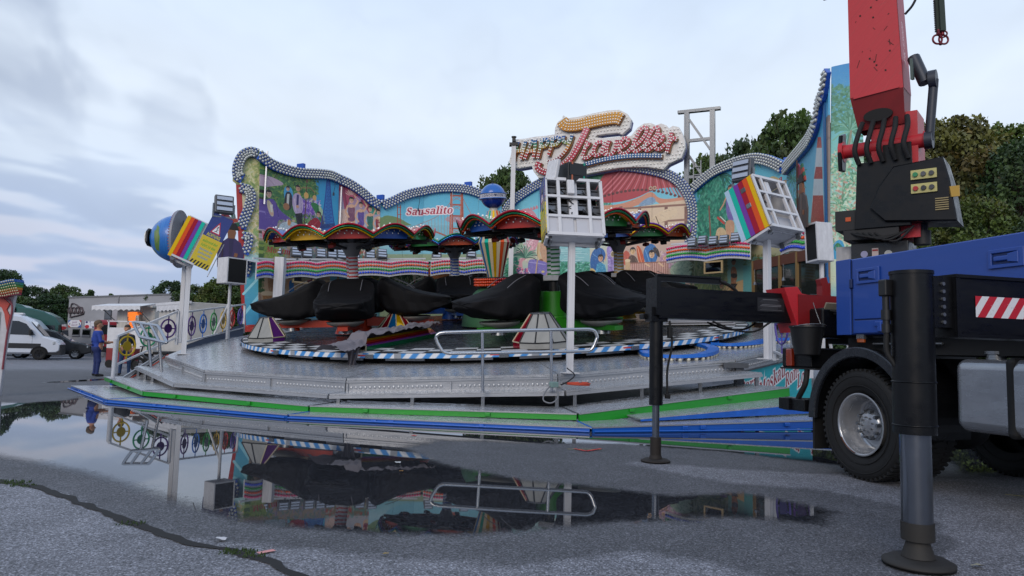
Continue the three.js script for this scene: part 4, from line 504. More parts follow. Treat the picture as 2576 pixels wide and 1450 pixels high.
  P.blob([[1656, 650], [1684, 628], [1712, 626], [1722, 650], [1700, 676], [1664, 676]], '#c49ab0').leaves(1662, 632, 1716, 674, ['#dcbccc', '#b08aa4', '#e4ccd4', '#a07a96'], 180, 3).face(1672, 648, 6, '#dcb494', '#c49ab0').poly([[1586, 664], [1682, 660], [1682, 692], [1586, 694]], '#c49488'); for (let i = 0; i < 34; i++) P.line([[1588 + i * 2.8, 664 - i * .1], [1588 + i * 2.8, 692]], i % 2 ? '#8a5a50' : '#d8b4a8', 1); P.line([[1584, 663], [1684, 659]], '#9a6a5c', 3).poly([[1573, 656], [1585, 655], [1587, 698], [1574, 699]], '#d0b088').ell(1579, 656, 7, 4, '#e0c8a4').line([[1624, 664], [1634, 670]], '#e0bc98', 4).line([[1658, 662], [1668, 670]], '#e0bc98', 4); for (let i = 0; i < 9; i++) P.line([[1572, 694], [1556 + i * 4, 676 + Math.abs(i - 4) * 2]], '#a86a54', 1); P.poly([[1560, 696], [1690, 692], [1690, 716], [1560, 718]], '#d8bca4').line([[1604, 696], [1604, 716]], '#b8988a', 1.4).line([[1650, 694], [1650, 714]], '#b8988a', 1.4);
  P.blob([[1684, 672], [1716, 652], [1746, 660], [1756, 690], [1730, 706], [1690, 700]], '#b4c8ac').leaves(1690, 658, 1750, 700, ['#c8d8bc', '#98b49a', '#8aa890'], 160, 3).ell(1690, 696, 7, 4, '#dcb494').blob([[1690, 706], [1712, 700], [1730, 716], [1700, 722]], '#3a8a8c').leaves(1738, 650, 1758, 740, ['#5a5a3a', '#7a7448', '#3f5a44'], 120, 5).grain(2600);
  const b = raise(P, 'mural_board', 5); trim(P, b, P.top, .42, 4); trim(P, b, [[1757, 556], [1753, 590], [1744, 620], [1736, 650]].map(([x, y]) => P.sh(x, y)), .36, 4); trim(P, b, [[1250, 610], [1254, 575], [1262, 545]].map(([x, y]) => P.sh(x, y)), .36, 4);
}
{ // E: the beach with the palms
  const tops = [[1745, 464], [1770, 442], [1800, 420], [1840, 402], [1880, 390], [1910, 386], [1940, 391], [1965, 401], [1980, 410]], P = new Panel(6, tops, { res: 1200 });
  P.sky([[0, '#3f9ab4'], [.3, '#7ac0cc'], [.45, '#9ac8c4'], [.55, '#c8b894'], [.68, '#7a8a6a'], [1, '#5a9a98']]);
  P.blob([[1755, 470], [1820, 440], [1835, 520], [1820, 600], [1800, 640], [1755, 640]], '#3a7a68').leaves(1755, 440, 1835, 620, G2, 900, 6).frond(1810, 440, 40, ['#2f7a64', '#4f9a80', '#1f5a4c'], 24).frond(1880, 400, 40, ['#3f8a74', '#5fa890'], 14, 2.6, .2).line([[1784, 520], [1790, 640]], '#8a5a4a', 5).blob([[1905, 480], [1930, 450], [1950, 440], [1985, 470], [1985, 500], [1905, 510]], '#b8a878').text('Havanna', 1893, 498, 22, '#a82434', -.22);
  P.blob([[1828, 490], [1842, 480], [1846, 520], [1850, 552], [1834, 560], [1826, 530]], '#7a6aac').blob([[1822, 555], [1850, 552], [1846, 600], [1840, 660], [1832, 660], [1830, 605]], '#c89a78').line([[1830, 490], [1820, 515], [1812, 528]], '#c89a78', 5).face(1838, 474, 8, '#c89a78', '#4a3028').blob([[1840, 466], [1848, 490], [1842, 510]], '#4a3028').blob([[1800, 570], [1830, 575], [1832, 640], [1800, 640]], '#d0b48a').line([[1806, 548], [1822, 562]], '#c04a40', 6).line([[1812, 545], [1826, 558]], '#e8e0d8', 2.5);
  // dancer with feather headdress
  for (let i = 0; i < 14; i++) { const a = -2.9 + i * .22; P.blob([[1952, 545], [1952 + Math.cos(a) * 24, 545 + Math.sin(a) * 56], [1956 + Math.cos(a) * 25, 548 + Math.sin(a) * 54]], i % 4 === 1 ? '#b84a30' : ['#1f6a60', '#2f8a78', '#14504c'][i % 3]); } P.face(1950, 568, 13, '#d09a74', '#2a6a64').ell(1950, 580, 5, 5, '#8a2a24').blob([[1938, 545], [1962, 540], [1962, 552], [1938, 556]], '#5a7ab4').line([[1935, 470], [1928, 540]], '#b0402a', 8, true);
  // lower row: the bay with the sunbather
  P.poly([[1740, 640], [1990, 650], [1990, 800], [1740, 800]], '#6a9a94').poly([[1740, 650], [1830, 655], [1830, 770], [1740, 770]], '#7a8464').leaves(1750, 650, 1830, 760, ['#5a6a3a', '#7a8448', '#3f5a34', '#8a9060'], 500, 6).frond(1790, 700, 44, ['#4a6a3a', '#6a7c44', '#2f4a2c'], 26).blob([[1815, 720], [1870, 705], [1900, 690], [1870, 760], [1815, 765]], '#b89a70').poly([[1870, 670], [1990, 660], [1990, 800], [1870, 800]], '#5a9a9c').leaves(1870, 640, 1960, 668, ['#4a6a3a', '#6a5a34'], 120, 4);
  P.blob([[1838, 672], [1852, 670], [1856, 700], [1850, 712], [1856, 750], [1836, 750], [1840, 712]], '#8a5a3c').blob([[1838, 688], [1856, 688], [1854, 700], [1840, 700]], '#181414').poly([[1838, 714], [1856, 714], [1847, 730]], '#181414').face(1846, 660, 6.5, '#8a5a3c', '#140e0c').ell(1818, 712, 10, 5, '#6a4a7a').face(1816, 720, 6, '#a87454', '#3a241c').frond(1826, 735, 18, ['#2a5a3a'], 8).poly([[1915, 668], [1922, 690], [1910, 690]], '#b84a3a').poly([[1912, 715], [1920, 730], [1908, 730]], '#1f5a44').grain(1800);
  const b = raise(P, 'mural_board', 3); trim(P, b, P.top, .4, 4);
}
{ // F: right wing with the lighthouse, seen at a shallow angle
  const tops = [[1980, 412], [2000, 388], [2025, 358], [2045, 330], [2058, 296], [2066, 250], [2076, 222], [2084, 172]], P = new Panel(7, tops, { res: 1024 });
  P.sky([[0, '#2f8cc0'], [.3, '#5ab0cc'], [.5, '#7ac0c8'], [.62, '#8aa898'], [.8, '#6a8a80'], [1, '#6a5a44']]);
  P.poly([[2055, 370], [2068, 370], [2070, 440], [2074, 560], [2040, 560], [2048, 450]], '#c8d0d0').poly([[2053, 420], [2069, 420], [2070, 450], [2048, 450]], '#a83428').poly([[2046, 492], [2071, 492], [2074, 560], [2040, 560]], '#a83a2a').poly([[2058, 345], [2066, 345], [2068, 372], [2055, 372]], '#b84a38').poly([[2000, 500], [2030, 490], [2030, 505], [2000, 515]], '#4a8a6a').poly([[2006, 480], [2026, 472], [2026, 492], [2006, 500]], '#b05a48').frond(1995, 450, 40, ['#2a7a68', '#3f9a84', '#1f5a50'], 20).leaves(1985, 420, 2010, 520, G2, 200, 5);
  P.poly([[2072, 300], [2090, 300], [2092, 700], [2076, 700]], '#8a7a70').line([[2076, 300], [2080, 640]], '#5a4a44', 4).line([[2083, 320], [2086, 640]], '#a8988c', 4).poly([[1985, 560], [2095, 560], [2095, 760], [1985, 760]], '#7a9a8c').poly([[1985, 600], [2095, 600], [2095, 760], [1985, 760]], '#7f6248').grain(1200);
  const b = raise(P, 'mural_board', 4); trim(P, b, P.top, .4, 4);
}
{ // G: right end board with jungle leaves and pink border
  const tops = [[2091, 168], [2120, 162], [2157, 155]], P = new Panel(8, tops, { res: 1400 });
  P.sky([[0, '#2f86c4'], [.12, '#4fa0c8'], [.3, '#7ac4c0'], [.55, '#a8d0c0'], [.8, '#c4ccac'], [.9, '#4fa4c4'], [1, '#b8b8a0']]);
  P.leaves(2092, 215, 2165, 330, ['#4a8a6a', '#3f7a58', '#6aa48a'], 700, 5).frond(2140, 330, 46, ['#5a9a80', '#7ab49a', '#4a8268'], 24).line([[2142, 330], [2128, 420], [2118, 520]], '#8a8a74', 5, true).frond(2115, 420, 34, ['#5f9a74', '#8ab894', '#4a8262'], 18).frond(2150, 460, 34, ['#6aa884', '#4f8a68', '#9ac4a4'], 18).frond(2112, 520, 34, ['#4f8e68', '#7fb48e'], 18).frond(2135, 590, 30, ['#7fae8a', '#a4c8a0', '#5f9a74'], 20).leaves(2092, 380, 2168, 640, ['#6aa884', '#8ac09c', '#c4d4b0', '#c48a7a', '#d8e0c4', '#4f8a68'], 900, 5).leaves(2100, 450, 2160, 640, ['#c06a5a', '#d09a84'], 50, 5).blob([[2096, 610], [2120, 600], [2130, 640], [2110, 655], [2092, 650]], '#2f94c0').frond(2108, 612, 22, ['#1f6a3a', '#2f8a4a'], 9, 1.6, .8);
  P.line([[2178, 300], [2177, 440], [2170, 520], [2160, 600], [2152, 680]], '#d06a5c', 12, true).grain(1200);
  const outline = [[0, deckH(P.a.x, P.a.z)], P.sh(2150, 680), P.sh(2158, 600), P.sh(2168, 520), P.sh(2174, 440), P.sh(2172, 320), P.sh(2166, 230), P.sh(2157, 155), P.sh(2120, 162), P.sh(2093, 168)].map(([s, h]) => [Math.max(0, s), h]);
  raise(P, 'mural_board', 1, { outline }); part('edge_post', box(.06, 7.3, .1, WV[8].x - RC.x - .02, 5.4, WV[8].z - RC.z + .03), M(0x1d5c92, .5), wall);
}
copies('marquee_bulb', bulbG, bulbClear, bulbMats, wall);
{ // plug boxes on the top edge, seams and hanging cables
  for (const [x, y, t] of [[757, 419, -77], [957, 497, -58], [1178, 464, -36], [1365, 446, -14], [1985, 404, 50]]) { const p = atDepth(x, y, -wallAt(t, 9.9).z); part('plug_box', rbox(.36, .22, .14, .02, p.x - RC.x, p.y, p.z - RC.z, 0, -TH, 0), trimM, wall); }
  for (const [x, y, l, t] of [[672, 452, 60, -88], [1053, 485, 40, -48], [840, 445, 40, -72], [1335, 500, 30, -20], [1720, 480, 60, 21], [1745, 500, 90, 23], [1870, 395, 40, 37], [1885, 400, 70, 38]]) { const p = atDepth(x, y, -wallAt(t, 9.75).z), q = atDepth(x - 1, y + l, -wallAt(t, 9.75).z), o = V(RC.x, 0, RC.z); part('hanging_cable', [tube([p.clone().sub(o), p.clone().lerp(q, .5).sub(o).add(V(.05, 0, 0)), q.clone().sub(o)], .012, 10, 5), rbox(.07, .13, .07, .015, q.x - o.x, q.y - .06, q.z - o.z)], M(0x1b2440, .6), wall); }
  for (const [vi, y0, y1] of [[1, 6.5, 8.55], [2, 6.2, 7.9]]) part('joint_strip', box(.05, y1 - y0, .06, WV[vi].x - RC.x, (y0 + y1) / 2, WV[vi].z - RC.z + .1), M(0xb4b6bc, .4, .6), wall);
}
// ---------- the lettered sign over the arch ----------
{
  const sp = wallAt(0, 8.75), sn = Bk.clone().negate(), sign = thing('lettered_sign', 'large white light bulb sign reading Happy Traveller above the arch', 'sign', V(sp.x, 0, sp.z), Math.atan2(sn.x, sn.z));
  const dx = Sd.clone(), Z = (zx, zy) => { const p = atWall((1800 + zx / 2.516) * .62891, (400 + zy / 2.516) * .62891, sp, sn); return [p.clone().sub(sp).dot(dx), p.y]; };
  const outl = [[660, 405], [760, 395], [870, 375], [960, 368], [1062, 352], [1065, 290], [1090, 230], [1135, 195], [1150, 160], [1190, 190], [1300, 175], [1450, 140], [1600, 112], [1710, 105], [1790, 145], [1832, 205], [1815, 285], [1738, 355], [1690, 338], [1570, 350], [1490, 362], [1466, 382], [1560, 392], [1690, 378], [1830, 368], [1895, 285], [1960, 243], [2030, 238], [2080, 262], [2130, 242], [2185, 262], [2212, 292], [2250, 266], [2310, 280], [2340, 335], [2372, 420], [2374, 490], [2335, 590], [2210, 648], [2152, 705], [2000, 682], [1850, 680], [1700, 690], [1480, 732], [1362, 755], [1322, 712], [1200, 690], [1090, 745], [1000, 790], [900, 790], [852, 730], [832, 672], [700, 695], [625, 682], [604, 625], [622, 560], [640, 480]].map(([x, y]) => Z(x, y));
  outl.reverse();
  part('board', ext(outl, .22, .015).translate(0, 0, -.11), M(0xe6e4e0, .45, 0, { map: grime }), sign); part('board_side', ext(outl.map(([x, y]) => [x, y - .05]), .1, 0).translate(0, 0, -.24), M(0x6f74a0, .5), sign);
  const bulbs = [], ribbon = (pts, w, y) => { // a thick pen stroke as an extruded outline
    const c = new THREE.CatmullRomCurve3(pts.map(([x, y2]) => { const q = Z(x, y2); return V(q[0], q[1], 0); }), false, 'centripetal'), n = Math.max(8, pts.length * 7), P = c.getSpacedPoints(n), l = [], r = []; P.forEach((p, i) => { const a = P[Math.max(0, i - 1)], b = P[Math.min(n, i + 1)], t = b.clone().sub(a).normalize(); l.push([p.x - t.y * w, p.y + t.x * w]); r.push([p.x + t.y * w, p.y - t.x * w]); }); return { o: [...r, ...l.reverse()], c }; };
  const goldM = M(0x7a4a10, .45, 0, { clearcoat: .3 }); let lift = 0;
  const faceMat = { happy: new THREE.MeshPhysicalMaterial({ vertexColors: true, roughness: .4 }), rose: new THREE.MeshPhysicalMaterial({ vertexColors: true, roughness: .4 }) };
  const tint = (g, stops) => { const a = g.attributes.position, c = []; for (let i = 0; i < a.count; i++) { const y = a.getY(i); let k = 0; while (k < stops.length - 2 && y > stops[k + 1][0]) k++; const t = clamp((y - stops[k][0]) / (stops[k + 1][0] - stops[k][0]), 0, 1), u = new THREE.Color(stops[k][1]).lerp(new THREE.Color(stops[k + 1][1]), t); c.push(u.r, u.g, u.b); } g.setAttribute('color', new THREE.Float32BufferAttribute(c, 3)); return g; };
  const yA = Z(700, 640)[1], yB = Z(700, 400)[1];
  const happyStops = [[yA, '#7a1030'], [lerp(yA, yB, .3), '#b82a2a'], [lerp(yA, yB, .42), '#c8901c'], [lerp(yA, yB, .6), '#1f8a3a'], [lerp(yA, yB, .78), '#1c5aa8'], [yB, '#1f4a9a']], yC = Z(1800, 600)[1], yD = Z(1800, 300)[1], roseStops = [[yC, '#9a1228'], [lerp(yC, yD, .5), '#b83a52'], [yD, '#c86a78']], goldStops = [[Z(1300, 340)[1], '#b87a10'], [Z(1300, 140)[1], '#d09a30']];
  const letter = (name, strokes, w, stops) => {
    const g = new THREE.Group(); g.name = name; sign.add(g);
    for (const s of strokes) { const k = Z(1000, 500)[0], wm = Math.abs(Z(1000 + w, 500)[0] - k), { o, c } = ribbon(s, wm); lift += .0016;
      part('letter_side', ext(o.map(([x, y]) => [x + .035, y - .03]), .12, 0).translate(0, 0, .09 + lift), goldM, g); part('letter_face', tint(ext(o, .1, 0).translate(0, 0, .16 + lift), stops), faceMat.happy, g);
      const L = c.getLength(), n = Math.max(2, L / .118 | 0), q = c.getSpacedPoints(n), rows = Math.max(2, Math.round(wm * 2 / .125)); q.forEach((p, i) => { const a = q[Math.max(0, i - 1)], b = q[Math.min(n, i + 1)], t = b.clone().sub(a).normalize(); for (let r = 0; r < rows; r++) { const f = ((r + .5) / rows * 2 - 1) * wm; bulbs.push([p.x - t.y * f, p.y + t.x * f, .275 + lift]); } }); }
  };
  letter('letter_h', [[[708, 436], [686, 520], [656, 622]], [[782, 432], [766, 510], [734, 612]], [[690, 532], [762, 522]]], 16, happyStops);
  letter('letter_a', [[[862, 415], [820, 500], [778, 605]], [[880, 420], [880, 500], [862, 598]], [[815, 535], [872, 528]]], 16, happyStops);
  letter('letter_p', [[[950, 415], [932, 500], [908, 598]], [[952, 420], [1000, 416], [1008, 450], [980, 482], [936, 490]]], 16, happyStops);
  letter('letter_p', [[[1062, 396], [1040, 490], [1012, 575]], [[1064, 402], [1118, 396], [1122, 430], [1096, 464], [1048, 474]]], 16, happyStops);
  letter('letter_y', [[[1165, 376], [1164, 430], [1198, 446], [1232, 420]], [[1250, 372], [1226, 450], [1185, 530], [1130, 590], [1070, 630], [1005, 640]]], 16, happyStops);
  letter('letter_t', [[[1148, 225], [1180, 268], [1270, 275], [1420, 245], [1560, 215], [1700, 200], [1740, 215]]], 52, goldStops); letter('letter_t_stem', [[[1400, 300], [1345, 420], [1290, 520], [1240, 600], [1160, 670], [1050, 735], [960, 735], [905, 690], [925, 640]]], 28, roseStops);
  letter('letter_r', [[[1408, 425], [1382, 500], [1352, 595]], [[1378, 500], [1410, 470], [1425, 440]], [[1355, 596], [1400, 600], [1450, 560]]], 17, roseStops);
  letter('letter_a', [[[1560, 440], [1505, 450], [1470, 520], [1480, 575], [1530, 560], [1565, 500], [1580, 440]], [[1575, 460], [1555, 540], [1590, 570]]], 17, roseStops);
  letter('letter_v', [[[1625, 425], [1600, 500], [1605, 565], [1650, 560], [1690, 490], [1700, 420]]], 17, roseStops);
  letter('letter_e', [[[1722, 510], [1790, 470], [1815, 420], [1775, 405], [1730, 470], [1730, 545], [1780, 560], [1840, 510]]], 17, roseStops);
  letter('letter_l', [[[1860, 500], [1940, 430], [1995, 340], [1990, 295], [1950, 310], [1895, 400], [1860, 500], [1885, 540], [1950, 500]]], 17, roseStops);
  letter('letter_l', [[[1970, 490], [2060, 420], [2110, 340], [2108, 296], [2070, 310], [2015, 400], [1975, 490], [2000, 528], [2070, 480]]], 17, roseStops);
  letter('letter_e', [[[2085, 460], [2140, 430], [2160, 390], [2130, 370], [2090, 420], [2085, 500], [2125, 515], [2190, 460]]], 17, roseStops);
  letter('letter_r', [[[2246, 345], [2232, 420], [2200, 545]], [[2222, 455], [2262, 405], [2296, 418]]], 17, roseStops);
  letter('underline', [[[1372, 668], [1600, 612], [1850, 582], [2150, 582]]], 19, [[Z(1600, 640)[1], '#14407a'], [Z(1600, 560)[1], '#2a7ab0']]);
  copies('letter_bulb', new THREE.SphereGeometry(.035, 7, 5), bulbWhite, bulbs.map((p) => at(...p)), sign);
  // border bulbs: three rows following the outline
  const edge = []; for (let x = -4.2; x < 4.2; x += .15) for (let y = 6.8; y < 12; y += .15) { const p = [x + (Math.round(y / .15) % 2) * .075, y], d = polyDist(p, outl); if (d > .05 && d < .36 && !bulbs.some((b) => Math.hypot(b[0] - p[0], b[1] - p[1]) < .1)) edge.push(at(p[0], p[1], .125)); }
  copies('border_bulb', new THREE.SphereGeometry(.042, 7, 5), bulbWhite, edge, sign);
  // carrying mast left and lattice mast right
  const ml = thing('sign_mast', 'slim white mast at the left end of the lettered sign', 'mast', (() => { const p = atDepth(1290, 470, 31.6); return V(p.x, 2.8, p.z); })()); part('pole', box(.2, 7.6, .2, 0, 3.8, 0), white, ml); part('cap_lamp', [rbox(.16, .2, .16, .02, 0, 7.9, 0), box(.4, .12, .3, 0, 7.68, 0), cyl(.12, .12, .04, 0, 8.03, 0, 10)], darkMetal, ml);
  const q = atDepth(1728, 460, 29.2), lm = thing('lattice_mast', 'grey steel lattice mast rising behind the right end of the sign', 'mast', V(q.x, 2.8, q.z), -TH), H = atDepth(1735, 285, 29.2).y - 2.8;
  for (const x of [0, 1.05]) part('upright', box(.2, H, .2, x, H / 2, 0), galv, lm); part('top_rail', box(1.75, .12, .2, .5, H + .05, 0, 0, 0, -.02), galv, lm); for (let i = 0; i < 5; i++) { const y = H - .3 - i * 1.55; part('cross_rail', box(.95, .12, .12, .52, y - .9, 0), galv, lm); part('diagonal', beam(V(.1, y, 0), V(.95, y - .85 - .5, 0), .1, .1, V(0, 0, 1)), galv, lm); } part('ladder', [box(.04, 3, .04, .3, H - 3.6, .12), box(.04, 3, .04, .6, H - 3.6, .12), ...[0, 1, 2, 3, 4, 5, 6, 7, 8].map((i) => box(.3, .03, .03, .45, H - 5 + i * .33, .12))], galv, lm);
}
// ---------- rainbow valances with the counter roofs behind them, floodlights, screens ----------
const rainCols = [0xd01664, 0xe8520e, 0x18a838, 0x2048d8].map((h) => new THREE.Color(h)), colorBulbM = M(0xffffff, .18, 0, { clearcoat: .7 });
const floodG = () => [rbox(.4, .42, .16, .02), ...[-.13, 0, .13].map((y) => box(.33, .07, .02, 0, y, .085))];
const floodLens = M(0xaeb4c0, .25, .5), floodBody = M(0x54575c, .5, .4), wallLamp = merge([box(.34, .08, .02, 0, -.13, .085), box(.34, .08, .02, 0, 0, .085), box(.34, .08, .02, 0, .13, .085)]);
function flood(p, turn, label, tilt = .3, s = 1) { const g = thing('floodlight', label, 'floodlight', p, turn, 'floodlights of the ride'); const b = part('housing', rbox(.42, .44, .14, .025, 0, .3, 0, -tilt, 0, 0), floodBody, g); const l = part('lens', wallLamp.clone().rotateX(-tilt).translate(0, .3, .01), floodLens, g); part('bracket', [box(.03, .32, .05, -.23, .16, 0), box(.03, .32, .05, .23, .16, 0), box(.48, .03, .06, 0, .01, 0)], galv, g); g.scale.setScalar(s); return g; }
function valance(a, b, ya, yb, label, roof = 1.1, scale = 1) { // a, b: world points at the middle of the band ends
  const d = b.clone().sub(a), L = Math.hypot(d.x, d.z), turn = Math.atan2(-d.z, d.x), g = thing('rainbow_valance', label, 'valance', a.clone(), turn, 'rainbow bulb valances'), slope = (b.y - a.y) / L, H = .66 * scale;
  const per = L / Math.max(1, Math.round(L / (1.55 * scale))), wave = (s) => .085 * scale * Math.abs(Math.sin(Math.PI * s / per)), top = [], bot = []; const n = Math.ceil(L / .08);
  for (let i = 0; i <= n; i++) { const s = L * i / n, y = slope * s; top.push([s, y + H / 2 - .06 + wave(s)]); bot.push([s, y - H / 2 - .04 + wave(s)]); }
  part('board', ext([...bot, ...top.reverse()], .05, .008), white, g); const mats = [], cols = [], m = Math.round(L / (.108 * scale));
  for (let i = 0; i < m; i++) for (let r = 0; r < 4; r++) { const s = (i + .5) / m * L; mats.push(at(s, slope * s + H / 2 - .14 * scale - r * .143 * scale + wave(s), .065, scale)); cols.push(rainCols[r]); }
  copies('colour_bulb', new THREE.SphereGeometry(.05, 8, 6), colorBulbM, mats, g, cols);
  if (roof) { part('roof', solid([[V(0, H / 2 - .08, 0), V(L, slope * L + H / 2 - .08, 0), V(L, slope * L + H / 2 + .12, -roof), V(0, H / 2 + .12, -roof)]]), Object.assign(M(0xb9bac0, .5), { side: THREE.DoubleSide }), g); part('gutter', box(L * .96, .06, .06, L / 2, slope * L / 2 + H / 2 + .08, -.16, 0, 0, Math.atan(slope)), white, g); part('rear_beam', box(L, .1, .08, L / 2, slope * L / 2 + H / 2, -roof + .06, 0, 0, Math.atan(slope)), galv, g); }
  return g;
}
{
  const p = (x, y, d) => atDepth(x, y, d);
  valance(p(642, 678, 25.6), p(694, 680, 26.6), 0, 0, 'short rainbow bulb valance at the left end of the counters');
  const post = thing('corner_post', 'white square post at the corner of the left rainbow valances', 'post', V(p(704, 680, 26.5).x, deckH(p(704, 680, 26.5).x, -26.5), -26.5)); part('shaft', box(.34, 2.75, .3, 0, 1.38, 0), white, post);
  valance(p(711, 679, 26.8), p(872, 677, 28.9), 0, 0, 'rainbow bulb valance left of the red striped mast'); valance(p(876, 677, 28.9), p(1077, 674, 30.6), 0, 0, 'long rainbow bulb valance right of the red striped mast'); valance(p(1083, 674, 30.4), p(1248, 671, 31.2), 0, 0, 'rainbow bulb valance behind the blue striped mast');
  valance(p(1679, 640, 28.0), p(1890, 628, 25.0), 0, 0, 'rainbow bulb valance right of the arch'); valance(p(1968, 612, 21.2), p(2094, 594, 18.9), 0, 0, 'large rainbow bulb valance over the cashier booth at the right', 1.0, 1);
  const fl = (x, y, d, l, s = 1, tn = -.2) => { const q = p(x, y, d); flood(q, tn, l, rr(.1, .4), s); };
  [[694, 640], [744, 646], [772, 648], [806, 649], [834, 650], [858, 651]].forEach(([x, y], i) => fl(x, y + 6, 27.4 + i * .3, `grey floodlight on the left counter roof, number ${['one', 'two', 'three', 'four', 'five', 'six'][i]} from the left`, .9, .45));
  [[891, 653], [930, 653], [960, 652]].forEach(([x, y], i) => fl(x, y + 4, 29.6, `grey floodlight on the counter roof right of the red striped mast, ${['first', 'second', 'third'][i]}`, .95, .4));
  [[1098, 650], [1185, 648]].forEach(([x, y], i) => fl(x, y + 4, 31, `grey floodlight on the counter roof behind the blue striped mast, ${['left', 'right'][i]} one`, .9, .2));
  [[1742, 618], [1768, 613], [1795, 614], [1822, 612], [1851, 606]].forEach(([x, y], i) => fl(x, y + 8, 26.6 - i * .3, `grey floodlight on the roof right of the arch, ${['first', 'second', 'third', 'fourth', 'fifth'][i]} from the arch`, .8, -.7));
  [[2003, 562], [2004, 580], [1975, 580]].forEach(([x, y], i) => fl(x, y + 10, 20.4, `grey floodlight over the cashier booth, ${['upper', 'lower', 'left'][i]} one`, 1.0, -.5));
  const screen = (x0, y0, x1, y1, d0, d1, label) => { const a = p(x0, (y0 + y1) / 2, d0), b = p(x1, (y0 + y1) / 2, d1), w = Math.hypot(b.x - a.x, b.z - a.z), h = (y1 - y0) * (d0 + d1) / 2 / 1800, g = thing('wall_screen', label, 'screen', a.clone().lerp(b, .5), Math.atan2(-(b.z - a.z), b.x - a.x), 'dark screens under the counter roofs'); part('frame', ext([[-w / 2, -h / 2], [w / 2, -h / 2], [w / 2, h / 2], [-w / 2, h / 2]], .07, .006, [[[-w / 2 + .06, -h / 2 + .06], [-w / 2 + .06, h / 2 - .06], [w / 2 - .06, h / 2 - .06], [w / 2 - .06, -h / 2 + .06]]]), M(0xb09a72, .5), g); part('glass', box(w - .1, h - .1, .03, 0, 0, .02), glassDark, g); part('hanger', [box(.04, .5, .04, -w * .3, h / 2 + .24, 0), box(.04, .5, .04, w * .3, h / 2 + .24, 0)], galv, g); return g; };
  screen(734, 682, 788, 714, 27.2, 27.9, 'dark wall screen beside the painted lady in blue'); screen(1173, 674, 1225, 704, 31.2, 31.4, 'dark wall screen behind the striped centre tower'); screen(1773, 657, 1820, 689, 26.6, 26.0, 'dark wall screen beside the painted bather');
}
// ---------- cashier booth at the right, under the big valance ----------
{
  const a = atDepth(1898, 690, 22.4), b = atDepth(2070, 690, 19.2); a.y = b.y = 0; const d = b.clone().sub(a), L = d.length(), g = thing('cashier_booth', 'brown cashier booth with dark windows under the right valance', 'booth', V(a.x, 1.75, a.z), Math.atan2(-d.z, d.x)), H = 2.45, oak = M(0x8a7048, .5, 0, { map: grime }), wood = M(0x3a2a20, .6, 0, { map: grime });
  part('counter_wall', box(L, .7, .08, L / 2, .35, 0), wood, g); part('head_rail', box(L, .3, .1, L / 2, H - .15, .01), M(0x5a3426, .6), g); part('side_wall', box(.08, H, 1.4, L, H / 2, -.7), wood, g); part('rear_wall', box(L, H, .05, L / 2, H / 2, -1.4), M(0x2a2420, .8), g);
  for (const f of [0, .2, .43, .68, 1]) part('mullion', box(.07, H, .1, L * f, H / 2, .03), oak, g);
  for (const [f0, f1] of [[0, .2], [.2, .43], [.43, .68], [.68, 1]]) { const w = L * (f1 - f0) - .07; part('window_pane', box(w, H - 1.0, .012, L * (f0 + f1) / 2, .7 + (H - 1.0) / 2, 0), new THREE.MeshPhysicalMaterial({ color: 0x3a3f3c, roughness: .05, transmission: .55, thickness: 0 }), g); }
  part('pane_rail', box(L * .23, .05, .06, L * .315, 1.35, .02), oak, g); part('red_sill', box(L * .9, .12, .3, L / 2, .66, .14), M(0x5a1414, .6), g);
  for (const f of [.1, .3, .55]) part('hanging_lamp', [tube([V(L * f, H - .3, .2), V(L * f + .02, H - .7, .2)], .008, 6, 5), cyl(.03, .07, .1, L * f + .02, H - .75, .2, 10)], galv, g);
}
// ---------- masts with light boxes ----------
const achtung = (() => { const c = canvas(512, 900), x = c.getContext('2d'); x.fillStyle = '#2a3a7c'; x.fillRect(0, 0, 512, 400); x.fillStyle = '#c9b22a'; x.fillRect(0, 400, 512, 500); for (let i = 0; i < 300; i++) { x.globalAlpha = .05; x.fillStyle = i % 2 ? '#fff' : '#000'; x.fillRect(rnd() * 512, rnd() * 900, rr(5, 60), rr(2, 8)); } x.globalAlpha = 1; x.fillStyle = '#b02a34'; x.beginPath(); x.moveTo(256, 110); x.lineTo(390, 320); x.lineTo(122, 320); x.fill(); x.fillStyle = '#dcdfe4'; x.beginPath(); x.moveTo(256, 152); x.lineTo(352, 300); x.lineTo(160, 300); x.fill(); x.strokeStyle = '#1c1c22'; x.lineWidth = 12; x.lineCap = 'round'; x.beginPath(); x.arc(262, 205, 9, 0, 7); x.stroke(); x.beginPath(); x.moveTo(240, 215); x.lineTo(262, 245); x.lineTo(290, 240); x.moveTo(262, 245); x.lineTo(250, 275); x.lineTo(225, 285); x.moveTo(255, 262); x.lineTo(285, 280); x.stroke(); x.textAlign = 'center'; x.fillStyle = '#d2c22e'; x.font = 'bold 74px sans-serif'; x.fillText('ACHTUNG', 256, 385); x.fillStyle = '#4a9a2e'; x.font = 'bold 62px sans-serif'; x.fillText('während der', 256, 500); x.fillText('Fahrt ist das', 256, 572); x.fillStyle = '#5a8ab4'; x.font = 'bold 56px sans-serif'; x.fillText('Betreten der', 256, 640); x.fillText('Drehscheibe', 256, 702); x.fillText('verboten!', 256, 764); for (let i = -1; i < 8; i++) { x.fillStyle = '#1c1c1e'; x.beginPath(); x.moveTo(i * 80, 895); x.lineTo(i * 80 + 42, 895); x.lineTo(i * 80 + 82, 815); x.lineTo(i * 80 + 40, 815); x.fill(); } return canvasTex(c); })();
const achtungM = new THREE.MeshPhysicalMaterial({ map: achtung, roughness: .5 }), darkGear = M(0x17181b, .6, .2), wireM = M(0x0f0f11, .7);
